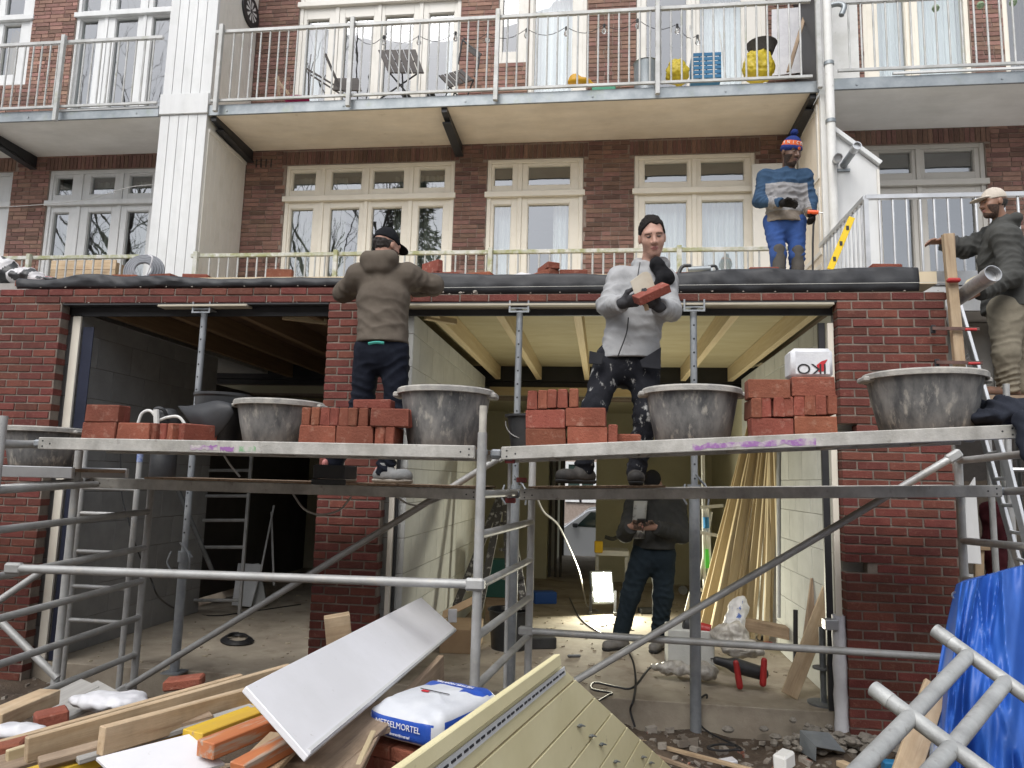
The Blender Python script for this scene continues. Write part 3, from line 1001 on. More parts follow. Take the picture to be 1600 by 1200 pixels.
strip('pale wooden strip beside the left brick pier', .425, .495, .105, .125, .2, 2.93, M['cream'])
M['darkblue'] = mat('foil_darkblue', (.012, .016, .035), (.02, .025, .05), sc=4, rough=.45, bump=.1)
strip('dark blue foil strip beside the left room wall', .505, .60, .13, .14, .19, 2.83, M['darkblue'], 'foil_strip')
strip('pale strip on the right side of the middle pier', 3.185, 3.225, .08, .12, .19, 2.85, M['cream'])
strip('black strip right of the middle pier', 3.228, 3.246, .10, .13, .19, 2.85, M['blackpaint'], 'rubber_strip')
strip('pale strip left of the right brick pier', 6.352, 6.392, .07, .11, .62, 2.85, M['cream'])
strip('black strip left of the right brick pier', 6.30, 6.346, .11, .14, .19, 2.86, M['blackpaint'], 'rubber_strip')
M['foil'] = mat('insulation_foil', (.70, .70, .72), (.58, .58, .61), sc=8, rough=.5, bump=.3, bsc=14)
ins = MB()
P = []
for k in range(13):
    z = .05 + .78 * k / 12
    P.append([(6.36 + (.045 + .004 * math.sin(k * 2.1)) * math.cos(a), .05 + .045 * math.sin(a), z) for a in np.linspace(0, 2 * math.pi, 15)])
ins.grid(P)
ins.build('insulation_strip', M['foil'], label='white foil insulation strip at the foot of the right pier', cat='insulation', smooth=True)
MB().box(at(1288, 975, .0).x, at(1304, 975, .0).x + .02, -.02, .06, at(1296, 984, 0).z, at(1296, 968, 0).z).build('wall_tie', M['alu_clean'], label='shiny metal tie poking from the insulation strip', cat='metal tie', bev=.004)

# ------------------------------------------------------------------ block walls
def block_wall(label, x0, x1, ya, yb, za, zb, bl=.44, bh=.26, mt=None):
    w = thing('block_wall', label, 'block wall', ((x0 + x1) / 2, (ya + yb) / 2, za))
    r_ = 0
    z = za
    while z < zb - .03:
        h = min(bh, zb - z)
        y = ya - (bl / 2 if r_ % 2 else 0)
        while y < yb - .01:
            a, b = max(y, ya), min(y + bl, yb)
            y += bl
            if b - a > .03:
                MB().box(x0, x1, a + .0015, b - .0015, z + .0015, z + h - .0015).build('block', mt or M['block'], w, bev=.003)
        z += h
        r_ += 1
    MB().box(x0 + .006, x1 - .006, ya + .004, yb - .004, za, zb - .004).build('core', M['mortar'], w)
    return w
M['block_grey'] = mat('lime_block_grey', (.34, .34, .335), (.28, .28, .275), sc=5, rough=.95, bump=.3, bsc=90, rnd=.08)  # darker copy of the block; the dim room's shade is in the colour
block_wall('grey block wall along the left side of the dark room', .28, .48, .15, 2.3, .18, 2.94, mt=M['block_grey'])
block_wall('pale block wall left in the lit room behind the middle pier', 2.75, 3.30, .135, 3.6, .18, 2.94)
block_wall('brightly lit pale block wall on the right of the lit room', 6.40, 6.6, .145, 3.6, .18, 2.94)

# ------------------------------------------------------------------ ceiling
M['wood_dk'] = mat('ceiling_board_brown', (.17, .10, .055), (.12, .07, .04), sc=2, stretch=(1, 3, 1), rough=.85)  # brown boards darkened, shade of the dim left room put into the colour
M['wood_dk2'] = mat('joist_brown', (.26, .17, .09), (.20, .125, .065), sc=4, stretch=(.6, 10, 10), rough=.8)  # joists of the dim left room, its shade mixed into the brown
CE = thing('ceiling', 'new plywood ceiling on timber joists inside the extension', 'ceiling', (3.4, 2, 2.95))
for i, (x0, x1) in enumerate(((.3, 1.52), (1.523, 2.74), (2.745, 3.9), (3.905, 5.12), (5.125, 6.34), (6.345, 6.6))):
    for (y0, y1) in ((.13, 1.4), (1.403, 2.64), (2.643, 3.88)):
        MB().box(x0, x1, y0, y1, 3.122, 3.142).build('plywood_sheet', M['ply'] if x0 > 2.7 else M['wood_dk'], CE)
for i, x in enumerate((.62, 1.2, 1.8, 2.4, 3.42, 3.95, 4.56, 5.16, 5.75, 6.32)):
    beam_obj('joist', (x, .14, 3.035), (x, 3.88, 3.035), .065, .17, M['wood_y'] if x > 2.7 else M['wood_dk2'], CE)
for (a, b) in ((.3, 2.74), (3.3, 6.38)):
    MB().box(a, b, .126, .139, 2.93, 3.12).build('rim_board', M['blackpaint'], CE)
RB = thing('rear_beam', 'dark steel beam with a yellow board under the old facade', 'beam', (3.4, 4.05, 2.72))
MB().box(-.5, 8.0, 3.9, 3.995, 2.93, 3.19).build('steel', M['blackpaint'], RB)
MB().box(-.5, 8.0, 3.93, 3.99, 2.86, 2.925).build('steel_flange', M['blackpaint'], RB)
MB().box(3.31, 6.39, 3.9, 3.925, 2.75, 2.855).build('board', M['wood_y'], RB)
for (z, x, px) in ((2.83, 3.5, (664, 712)), (2.83, 1.5, (442, 510))):
    y = .55
    a, b = at(px[0], 495, .3), at(px[1], 503, .5)
    beam_obj('timber_offcut', a, b, .05, .045, M['wood_y'], label=('short timber offcut under the ceiling right of the middle pier' if x > 3 else 'short timber offcut under the ceiling left of the middle pier'), cat='timber')
# ------------------------------------------------------------------ old house interior behind the extension
HI = thing('house_interior', 'plastered rooms of the old house behind the lit extension room', 'interior', (4.5, 8, 0))
xp0, xp1 = at(856, 800, 6.2).x, at(931, 800, 6.2).x
MB().box(xp1, 9.3, 6.2, 6.35, .17, 2.75).build('wall', M['plaster'], HI)
MB().box(-2.5, xp0, 6.2, 6.35, .17, 2.75).build('wall', M['plaster'], HI)
MB().box(xp0 + .001, xp1 - .001, 6.2, 6.35, 2.35, 2.75).build('wall', M['plaster'], HI)
MB().box(-2.5, 9.3, 4.0, 6.9, 2.75, 2.85).build('ceiling', M['plaster'], HI)
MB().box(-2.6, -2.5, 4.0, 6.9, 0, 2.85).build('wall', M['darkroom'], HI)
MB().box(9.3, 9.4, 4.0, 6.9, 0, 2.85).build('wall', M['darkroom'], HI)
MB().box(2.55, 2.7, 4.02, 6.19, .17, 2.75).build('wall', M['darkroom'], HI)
MB().box(6.42, 6.55, 3.61, 6.19, .17, 2.75).build('wall', M['plaster'], HI)
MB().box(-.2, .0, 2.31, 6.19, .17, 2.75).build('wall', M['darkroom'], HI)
cy = 9.8
MB().box(xp0 - .15, xp0 - .02, 6.36, cy, .17, 2.75).build('passage_wall', M['plaster'], HI)
MB().box(xp1 + .3, xp1 + .4, 6.36, cy, .17, 2.75).build('passage_wall', M['plaster'], HI)
MB().box(xp0 - .3, xp1 + .5, 6.36, cy, 2.75, 2.85).build('passage_ceiling', M['plaster'], HI)
xd0 = at(884, 800, cy).x
fd = MB()
fd.box(xp0 - .1, xd0 - .03, cy, cy + .1, .17, 2.75)
fd.box(xd0 - .03, xp1 + .4, cy, cy + .1, 2.3, 2.75)
fd.build('front_wall', M['blackpaint'], HI)
fd = MB()
for px in (860, 869, 877):
    x = at(px, 800, 6.4).x
    fd.box(x - .02, x + .02, 6.40, 6.46, .18, 2.7)
fd.build('pipes', M['darkroom'], HI)
# street beyond the open front door
MB().box(-20, 30, 9.92, 60, -.5, -.4).build('street', mat('asphalt', (.06, .06, .062), (.09, .09, .09), sc=5, rough=.9), kind='structure', label='street beyond the open front door')
CR = thing('parked_car', 'white parked van seen through the open front door', 'car', (4.7, 12.6, -.4))
cb = MB()
cy0 = 11.9
prof = [(-1.9, .25), (-1.9, .75), (-1.75, .92), (-.9, 1.02), (-.35, 1.42), (.1, 1.5), (1.6, 1.5), (1.85, 1.4), (1.95, .9), (1.95, .25)]
xc = at(912, 800, cy0).x + .45
P = [[(xc + q[0], cy0 + dy, -.4 + q[1] - (abs(dy - .85) > .8) * .03) for q in prof] for dy in (0, .06, .85, 1.64, 1.7)]
cb.grid(P)
cb.add([(xc + q[0], cy0, -.4 + q[1] - .03) for q in prof], [tuple(range(len(prof)))])
cb.add([(xc + q[0], cy0 + 1.7, -.4 + q[1] - .03) for q in prof], [tuple(range(len(prof)))[::-1]])
cb.build('body', mat('car_white', (.75, .76, .77), rough=.25, coat=.5), CR)
cg = mat('car_glass', (.03, .05, .045), rough=.06, spec=.9)
MB().add([(xc - .62, cy0 - .006, .64), (xc + .25, cy0 - .006, .62), (xc + .25, cy0 - .006, .98), (xc - .28, cy0 - .006, .98)], [(0, 1, 2, 3)]).build('side_window', cg, CR)
MB().add([(xc + .32, cy0 - .006, .62), (xc + 1.3, cy0 - .006, .62), (xc + 1.3, cy0 - .006, .98), (xc + .32, cy0 - .006, .98)], [(0, 1, 2, 3)]).build('side_window', cg, CR)
for dx in (-1.25, 1.25):
    MB().tube((xc + dx, cy0 - .01, -.1), (xc + dx, cy0 + .2, -.1), .3, 24).build('wheel', M['blackplastic'], CR, smooth=True)
MB().box(xc - .7, xc - .58, cy0 - .12, cy0, .62, .72).build('mirror', M['blackplastic'], CR, bev=.02)
HO = thing('street_house', 'row house across the street seen through the open front door', 'house', (5, 26, -.4))
MB().box(-8, 16, 26, 30, -.4, 9).build('wall', M['oldmortar'], HO)
for i in range(9):
    for z in (.8, 3.6):
        x = -6 + i * 2.3
        f_ = MB()
        frame_rect(f_, x, x + 1.3, z, z + 1.7, .12, 25.9, 26.0)
        f_.box(x + .6, x + .7, 25.9, 26.0, z, z + 1.7)
        wv = f_.build('window', M['white'], HO)
        MB().box(x + .1, x + 1.2, 25.97, 25.99, z + .1, z + 1.6).build('pane', cg, wv)

# ------------------------------------------------------------------ steel props
def prop(label, x, y, z0, z1, ztop, fork=True, r0=.03, r1=.036, mt_low='prop'):
    p = thing('steel_prop', label, 'steel prop', (x, y, z0))
    MB().tube((x, y, z1 - .1), (x, y, ztop), r0 * .82, 14).build('inner_tube', M['prop'], p, smooth=True)
    ho = MB()
    z = z1 + .06
    while z < ztop - .08:
        ho.tube((x, y - r0 * .82 - .001, z), (x, y - r0 * .7, z), .0075, 8)
        z += .1
    ho.build('pin_holes', M['blackpaint'], p)
    MB().tube((x, y, z0 + .012), (x, y, z1), r1, 16).build('outer_tube', M[mt_low], p, smooth=True)
    MB().box(x - .07, x + .07, y - .07, y + .07, z0, z0 + .011).build('base_plate', M['prop'], p)
    MB().tube((x, y, z1 - .06), (x, y, z1 + .02), r1 * 1.3, 14).build('collar_nut', M['prop'], p, smooth=True)
    pn = MB().path(catmull([(x - .07, y - .06, z1 + .02), (x - .09, y - .07, z1 - .06), (x - .06, y - .06, z1 - .12)], 5), .007, 6)
    pn.path(catmull([(x + .06, y - .06, z1 + .03), (x + .09, y - .07, z1 - .04), (x + .085, y - .06, z1 - .12)], 5), .007, 6)
    pn.path([(x + .0, y - .07, z1 + .09), (x + .06, y - .05, z1 + .02), (x + .09, y - .04, z1 - .02)], .008, 6)
    pn.build('pin', M['prop'], p, smooth=True)
    MB().box(x - .075, x + .075, y - .05, y + .05, ztop, ztop + .008).build('head_plate', M['prop'], p)
    if fork:
        fk = MB()
        for s in (-1, 1):
            fk.box(x + s * .07 - .006, x + s * .07 + .006, y - .056, y - .051, ztop - .02, ztop + .06)
        fk.box(x - .076, x + .076, y - .058, y - .0505, ztop - .03, ztop - .018)
        fk.build('fork', M['prop'], p)
    return p
prop('grey steel prop standing in the left opening', 1.607, .05, .18, 1.05, 2.945, r1=.034)
prop('grey steel prop behind the middle scaffold frame in the right opening', 4.135, .05, .18, 1.62, 2.945, r1=.036)
prop('thick grey steel prop in front of the lit room', 5.41, .03, -.0, 1.66, 2.945, r1=.038)

# ================================================================== scaffolding
RS = .0245
def tubes(par, name, segs, r=RS, mt='alu'):
    for a, b in segs:
        MB().tube(a, b, r, 14).build(name, M[mt], par, smooth=True)

def hookend(par, p, q):
    "snap hook on the end of a brace"
    d = (Vector(q) - Vector(p)).normalized()
    h = MB().beam(Vector(p) - d * .05, Vector(p) + d * .05, .045, .06)
    h.build('hook', M['alu'], par, bev=.012)

ST1 = thing('scaffold_tower', 'left aluminium scaffold tower with sloping rungs in front of the dark room', 'scaffold', (2.9, -1, 0))
ra, fa = V(1.55, -.35, 0), V(1.50, -1.66, -.05)
rm_, fm = V(4.297, -.35, 0), V(4.19, -1.62, 0)
zz = (.40, .65, .90, 1.13, 1.383, 1.60)
def standard(par, b, z0, z1, name='standard'):
    MB().tube((b.x, b.y, z0), (b.x, b.y, z1), RS, 14).build(name, M['alu'], par, smooth=True)
standard(ST1, ra, .0, 1.95)
standard(ST1, fa, -.02, 1.95)
for z in zz:
    tubes(ST1, 'rung', [((ra.x, ra.y, z), (fa.x, fa.y, z - .055))], r=.0215)
tubes(ST1, 'rung', [((ra.x, ra.y, 1.83), (fa.x, fa.y, 1.80))], r=.0215)
# front and rear braces
h0, h1 = at(22, 888, -1.64), at(742, 913, -1.64)
tubes(ST1, 'ledger', [(h0, h1)], r=.0225)
hookend(ST1, h0, h1)
hookend(ST1, h1, h0)
b0, b1 = at(786, 712, -.42), at(192, 1078, -.42)
tubes(ST1, 'brace', [(b0, b1)], r=.0225)
hookend(ST1, b1, b0)
hookend(ST1, b0, b1)
# tower standing further left, only its end shows
ST0 = thing('scaffold_tower', 'scaffold tower cut off by the left picture edge', 'scaffold', (.5, -1, 0))
q = at(104, 900, -1.02)
standard(ST0, V(at(118, 760, -1.02).x, -1.02, 0), -.02, at(118, 704, -1.02).z)
tubes(ST0, 'ledger', [(at(-60, 696, -1.3), at(62, 694, -1.3))])
tubes(ST0, 'rung', [(at(-40, 766, -1.15), at(128, 752, -1.0))], r=.0225)
tubes(ST0, 'brace', [(at(-30, 958, -.95), at(72, 888, -.8))], r=.0225)
tubes(ST0, 'brace', [(at(-20, 950, -1.05), at(90, 1060, -1.03))], r=.0225)
# ladder frame leaning in the left opening
LF = thing('small_ladder', 'narrow ladder standing in the left opening behind the sloping rungs', 'ladder', (1.1, -.15, 0))
yl = -.12
xl0, xl1 = at(124, 800, yl).x, at(211, 800, yl).x
for x, zt in ((xl0, at(134, 690, yl).z), (xl1, at(216, 690, yl).z)):
    MB().tube((x, yl, 0), (x, yl, zt), .021, 12).build('stile', M['alu'], LF, smooth=True)
for py in (763, 803, 863, 918, 971):
    z = at(160, py, yl).z
    tubes(LF, 'rung', [((xl0, yl, z), (xl1, yl, z))], r=.016)
MB().tube((xl1, yl - .001, at(216, 722, yl).z), (xl1, yl - .001, at(216, 706, yl).z), .0225, 12).build('sticker', mat('sticker_blue', (.03, .10, .45), (.5, .55, .6), sc=30, rough=.5), LF, smooth=True)

ST2 = thing('scaffold_tower', 'right aluminium scaffold tower with its middle frame in front of the lit room', 'scaffold', (5.6, -1, 0))
standard(ST2, rm_, .0, at(828, 700, -.35).z)
ft = at(757, 676, -1.62)
standard(ST2, V(ft.x - .01, -1.62, 0), -.02, ft.z)
M['pinbleached'] = mat('pin_plaster', (.50, .48, .42), (.38, .36, .32), sc=10, rough=.8, bump=.3)
pt = at(758, 634, -1.62)
MB().tube((ft.x - .01, -1.62, ft.z - .02), (ft.x - .01, -1.62, pt.z), .0195, 12).build('spigot', M['pinbleached'], ST2, smooth=True)
xm = ft.x - .01
for z in (.41, .67, .91, 1.152, 1.40, 1.60):
    tubes(ST2, 'rung', [((rm_.x, rm_.y, z), (xm, -1.62, z))], r=.0215)
# slim inner post and red clamps
yi = -.9
MB().tube(at(797, 700, yi), at(789, 1075, yi), .011, 10).build('inner_post', M['alu'], ST2, smooth=True)
for (px, py, s) in ((797, 720, 1), (815, 750, 0), (798, 782, 1)):
    p = at(px, py, -.95)
    MB().box(p.x - .03, p.x + .03, p.y - .02, p.y + .02, p.z - .015, p.z + .015).build('clamp', mat('clamp_red', (.22, .03, .03), (.12, .03, .03), sc=20, rough=.6), ST2, bev=.004)
rr_ = at(1497, 720, -.35)
rx = rr_.x
standard(ST2, V(rx, -.35, 0), 0, rr_.z)
fx = 7.02
for py in (845, 905, 770):
    z = at(1508, py, -.35).z
    tubes(ST2, 'rung', [((rx, -.35, z), (fx, -1.66, z + .04))], r=.0215)
tubes(ST2, 'rung', [((rx, -.35, rr_.z), (fx, -1.66, rr_.z + .03))], r=.0215)
standard(ST2, V(fx, -1.66, 0), 0, 1.98)
c0, c1 = at(1490, 713, -.45), at(872, 1080, -.45)
tubes(ST2, 'brace', [(c0, c1)], r=.0225)
hookend(ST2, c0, c1)
l0, l1 = at(822, 986, -.40), at(1475, 1027, -.40)
tubes(ST2, 'ledger', [(l0, l1)], r=.0225)
hookend(ST2, l0, l1)

# ------------------------------------------------------------------ platforms
def plank(label, p0, p1, y0, y1, th=.068, deck='deck', mt='plankmetal', ragged=False, purple=None):
    "p0,p1: (x,z) of the top front edge"
    t = thing('scaffold_plank', label, 'scaffold plank', ((p0[0] + p1[0]) / 2, (y0 + y1) / 2, min(p0[1], p1[1]) - th))
    for (ya, yb, nm) in ((y0, y0 + .028, 'side_profile'), (y1 - .028, y1, 'side_profile')):
        m_ = MB()
        vs = []
        for (x, z) in (p0, p1):
            vs += [(x, ya, z - th), (x, yb, z - th), (x, yb, z), (x, ya, z)]
        m_.add(vs, [(0, 1, 2, 3), (7, 6, 5, 4), (0, 4, 5, 1), (1, 5, 6, 2), (2, 6, 7, 3), (3, 7, 4, 0)])
        o = m_.build(nm, M[mt], t, bev=.004)
    m_ = MB()
    vs = []
    for (x, z) in ((p0[0] + .002, p0[1]), (p1[0] - .002, p1[1])):
        vs += [(x, y0 + .029, z - .028), (x, y1 - .029, z - .028), (x, y1 - .029, z - .006), (x, y0 + .029, z - .006)]
    m_.add(vs, [(0, 1, 2, 3), (7, 6, 5, 4), (0, 4, 5, 1), (1, 5, 6, 2), (2, 6, 7, 3), (3, 7, 4, 0)])
    m_.build('deck', M[deck], t)
    cr = MB()
    n = 5
    for i in range(n):
        f_ = (i + .5) / n
        x, z = lerp(p0[0], p1[0], f_), lerp(p0[1], p1[1], f_)
        cr.box(x - .02, x + .02, y0 + .03, y1 - .03, z - th + .004, z - .03)
    cr.build('cross_members', M[mt], t)
    for (x, z, s) in ((p0[0], p0[1], -1), (p1[0], p1[1], 1)):
        for y in (y0 + .05, y1 - .05):
            h = MB()
            h.box(min(x, x + s * .06), max(x, x + s * .06), y - .02, y + .02, z - .055, z - .012)
            h.build('hook', M['prop'], t, bev=.01)
    rv = MB()
    for (x, z, s) in ((p0[0], p0[1], 1), (p1[0], p1[1], -1)):
        for (dx, dz) in ((.03, .02), (.03, .05), (.075, .035)):
            rv.tube((x + s * dx, y0 - .001, z - dz), (x + s * dx, y0 + .004, z - dz), .005, 8)
    rv.build('rivets', M['blackpaint'], t)
    return t

def paint_patch(par, x0, x1, z0, z1, y, mt, zslope=0.0):
    m_ = MB()
    n = 16
    top, bot = [], []
    for i in range(n + 1):
        x = lerp(x0, x1, i / n)
        zz_ = zslope * (x - x0)
        top.append((x, y, z1 + zz_ - abs(RNG.normal(0, .006))))
        bot.append((x, y, z0 + zz_ + abs(RNG.normal(0, .006))))
    m_.grid([[bot[i], top[i]] for i in range(n + 1)], flip=True)
    m_.build('paint_smear', mt, par)
purple = mat('spray_purple', (.30, .14, .36), (.50, .47, .46), sc=14, lo=.45, hi=.6, rough=.7)
green = mat('spray_green', (.16, .38, .17), (.50, .49, .46), sc=14, lo=.42, hi=.6, rough=.7)
YU0, YU1 = -1.52, -.92
def edge(px, py, Y):
    p = at(px, py, Y)
    return (p.x, p.z)
UL = plank('upper left scaffold plank carrying tubs and bricks', edge(60, 683, YU0), edge(742, 696, YU0), YU0, YU1)
e0, e1 = edge(330, 700, YU0), edge(352, 702, YU0)
pa = at(300, 697, YU0)
paint_patch(UL, at(298, 697, YU0).x, at(340, 697, YU0).x, at(320, 704, YU0).z, at(320, 694, YU0).z, YU0 - .0015, purple)
paint_patch(UL, at(344, 697, YU0).x, at(366, 697, YU0).x, at(355, 706, YU0).z, at(355, 697, YU0).z, YU0 - .0015, purple)
paint_patch(UL, at(374, 697, YU0).x, at(400, 697, YU0).x, at(388, 707, YU0).z, at(388, 696, YU0).z, YU0 - .0015, green)
u0, u1 = edge(783, 698, YU0), edge(1592, 663, YU0)
UR = plank('upper right scaffold plank carrying tubs and bricks in front of the lit room', u0, u1, YU0, YU1)
sl = (u1[1] - u0[1]) / (u1[0] - u0[0])
paint_patch(UR, at(1082, 694, YU0).x, at(1275, 690, YU0).x, at(1082, 704, YU0).z, at(1082, 692, YU0).z, YU0 - .0015, purple, sl)
def upz(x):
    "height of the upper decks at x"
    if x < 4.17:
        a, b = edge(60, 683, YU0), edge(742, 696, YU0)
    else:
        a, b = u0, u1
    return lerp(a[1], b[1], (x - a[0]) / (b[0] - a[0]))
YL0, YL1 = -.90, -.30
l0_, l1_ = edge(140, 746, YL0), edge(748, 764, YL0)
LL = plank('lower left scaffold plank under the man in the brown hoodie', l0_, l1_, YL0, YL1, th=.066)
r0_, r1_ = edge(812, 764, YL0), edge(1566, 758, YL0)
LR = plank('lower right scaffold plank under the man in the grey jacket', r0_, r1_, YL0, YL1, th=.066)
def loz(x):
    a, b = (l0_, l1_) if x < 4.1 else (r0_, r1_)
    return lerp(a[1], b[1], (x - a[0]) / (b[0] - a[0]))
# worn chipboard on the lower decks, ragged along its front edge
def chip(label, xa, xb, y0=YL0 - .008, y1=YL1):
    n = 60
    P = []
    for i in range(n + 1):
        x = lerp(xa, xb, i / n)
        z = loz(x)
        e = y0 + abs(RNG.normal(0, .008))
        P.append([(x, e, z + .001), (x, e, z + .014 + RNG.normal(0, .001)), (x, y1, z + .014), (x, y1, z + .001)])
    m_ = MB().grid(P, flip=True)
    return m_.build('chipboard', M['deck'], label=label, cat='board')
chip('worn brown chipboard on the lower left plank, left part', at(225, 745, YL0).x, at(486, 755, YL0).x)
chip('worn brown chipboard on the lower left plank under the grey shoes', at(536, 755, YL0).x, at(752, 764, YL0).x)
chip('worn brown chipboard on the lower right plank under the black boots', at(826, 762, YL0).x, at(1040, 764, YL0).x)
bk = MB()
x0, x1 = at(487, 750, YL0 - .03).x, at(540, 750, YL0 - .03).x
zl = loz(x0)
bk.box(x0 + .006, x1 - .01, YL0 - .035, YL0 + .2, zl + .035, zl + .12)
bk.box(x0, x1, YL0 - .04, YL0 - .015, zl - .002, zl + .034)
bk.build('rubber_block', M['membrane'], label='black folded rubber mat on the lower left plank', cat='rubber mat', bev=.006)
sp = thing('scaffold_plank', 'bright bare aluminium plank at the left picture edge', 'scaffold plank', (.6, -1, 1.6))
s0 = at(113, 730, -1.12)
spz = s0.z
MB().box(-.4, s0.x, -1.12, -1.09, spz - .07, spz).build('side_profile', M['alu_clean'], sp, bev=.004)
MB().box(-.4, s0.x, -.6, -.57, spz - .07, spz).build('side_profile', M['alu_clean'], sp, bev=.004)
MB().box(-.4, s0.x - .01, -1.089, -.601, spz - .03, spz - .01).build('deck', M['deck'], sp)

# ------------------------------------------------------------------ mortar tubs
def tub(label, cx, cy, z, rt, rb, h, fill=.8, mt='tub', dirty=None):
    t = thing('mortar_tub', label, 'tub', (cx, cy, z))
    n = 40
    prof = [(0, .004), (rb * .96, .004), (rb, .015), (lerp(rb, rt, .5) * 1.004, h * .5), (rt * .985, h * .93), (rt, h * .95)]
    prof += [(rt - .006, h * .95), (lerp(rb, rt, .5) - .006, h * .5), (rb - .008, .02), (0, .02)]
    MB().lathe((cx, cy, z), prof, n).build('body', M[mt], t, smooth=True)
    rp = [(rt - .008, h * .95), (rt - .008, h), (rt + .014, h + .002), (rt + .020, h - .006), (rt + .018, h - .030), (rt + .010, h - .032), (rt + .006, h - .012), (rt - .004, h - .012)]
    MB().lathe((cx, cy, z), rp + [rp[0]], n).build('rim', M['tubrim'], t, smooth=True)
    for s in (-1, 1):
        gx = cx + s * (rt + .004)
        MB().box(gx - .035, gx + .035, cy - .06, cy + .06, z + h * .86, z + h - .013).build('grip', M['tubrim'], t, bev=.008)
    P = []
    for i in range(9):
        r_ = (rt - .02) * i / 8
        P.append([(cx + r_ * math.cos(a), cy + r_ * math.sin(a), z + h * fill + .012 * math.sin(r_ * 30 + a * 3) + RNG.normal(0, .004)) for a in np.linspace(0, 2 * math.pi, 25)])
    MB().grid(P).build('mortar_fill', M['wetmortar'], t, smooth=True)
    return t
def tubpx(label, xl, xr, pyrim, pybot, cy, zb, fill=.8):
    zc = None
    a, b = at(xl, pyrim, cy), at(xr, pyrim, cy)
    cx = (a.x + b.x) / 2
    rt = (b.x - a.x) / 2 - .018
    h = at((xl + xr) / 2, pyrim, cy - rt * .3).z - zb
    return tub(label, cx, cy, zb, rt, rt * .79, h, fill)
tubpx('dirty grey mortar tub at the left picture edge', 18, 126, 668, 728, -.86, spz - .008)
tubpx('grey mortar tub between the black bin and a brick stack', 373, 503, 627, 693, -1.18, upz(2.7) - .006)
tubpx('grey mortar tub behind the upright scaffold post', 624, 772, 608, 694, -1.2, upz(3.8) - .006)
tubpx('light grey mortar tub right of the man in the grey jacket', 1003, 1159, 607, 690, -1.2, upz(5.2) - .006)
tubpx('largest mortar tub in front of the right brick pier', 1350, 1536, 583, 673, -1.18, upz(6.4) - .004)
# black bin with a plastic sheet, and black bucket
bn = at(345, 655, -1.12)
t = thing('black_bin', 'black plastic bin draped with black foil on the upper left plank', 'bin', (bn.x, bn.y, upz(bn.x)))
zb = upz(bn.x) - .005
rbin = .155
MB().lathe((bn.x, bn.y, zb), [(0, 0), (rbin * .86, 0), (rbin, .28), (rbin + .01, .29), (rbin + .01, .305), (rbin - .006, .305), (rbin * .84, .02), (0, .02)], 28).build('body', M['blackplastic'], t, smooth=True)
fo = []
pts = [(at(278, 634, -1.24), at(300, 664, -1.24), at(330, 690, -1.25)), (at(296, 634, -1.27), at(312, 655, -1.28), at(333, 688, -1.28)), (at(318, 630, -1.28), at(324, 650, -1.29), at(336, 684, -1.29)), (at(340, 626, -1.29), at(345, 640, -1.3), at(352, 665, -1.3)), (at(362, 631, -1.28), at(362, 636, -1.29), at(366, 645, -1.29))]
P = [list(r) for r in zip(*[catmull(c, 4) for c in zip(*pts)])]
o = MB().grid(P).build('foil', M['membrane'], t, smooth=True)
o.modifiers.new('thick', 'SOLIDIFY').thickness = .003
def bucket(label, cx, cy, z, rt, rb, h, mt='blackplastic', tilt=None, handle=True):
    t = thing('bucket', label, 'bucket', (cx, cy, z))
    MB().lathe((cx, cy, z), [(0, 0), (rb, 0), (rt, h), (rt + .012, h), (rt + .012, h - .012), (rt + .002, h - .014), (rt - .004, h - .002), (rb - .004, .01), (0, .01)], 28).build('body', M[mt], t, smooth=True)
    if handle:
        MB().path([(cx + rt * 1.02 * math.cos(a), cy - rt * .35 - rt * .7 * math.sin(a) * .6, z + h - .04 - .10 * math.sin(a)) for a in np.linspace(0, math.pi, 13)], .003, 6).build('handle', M['alu'], t, smooth=True)
    return t
bq = at(822, 665, -1.1)
bucket('black bucket with a wire handle behind the bricks near the middle post', bq.x, -1.08, upz(bq.x) - .006, .115, .085, .205)

# ------------------------------------------------------------------ bricks stacked on the planks
def bmesh_(dx, dy, dz, tagn):
    k = ('s', dx, dy, dz, int(RNG.integers(5)))
    if k not in _bm:
        v = MB().box(-dx / 2, dx / 2, -dy / 2, dy / 2, 0, dz).mesh('brick', bev=.005)
        for p_ in v.vertices:
            p_.co += Vector((RNG.normal(0, .0016), RNG.normal(0, .0016), RNG.normal(0, .0012)))
        if RNG.random() < .6:
            q_ = v.vertices[int(RNG.integers(len(v.vertices)))]
            q_.co *= .955
        v.materials.append(M['brick_stack'])
        _bm[k] = v
    return _bm[k]
def lb(x, y, z, kind, label, group, rz=0.0, tilt=0.0):
    dx, dy, dz = {'bed': (.208, .05, .1), 'end': (.05, .208, .1), 'flat': (.208, .1, .05), 'head': (.1, .208, .05)}[kind]
    o = inst('brick', bmesh_(dx, dy, dz, kind), (x, y, z), (tilt, RNG.normal(0, .008), rz + RNG.normal(0, .02)))
    return tag(o, label, 'brick', group)
YF = -1.46
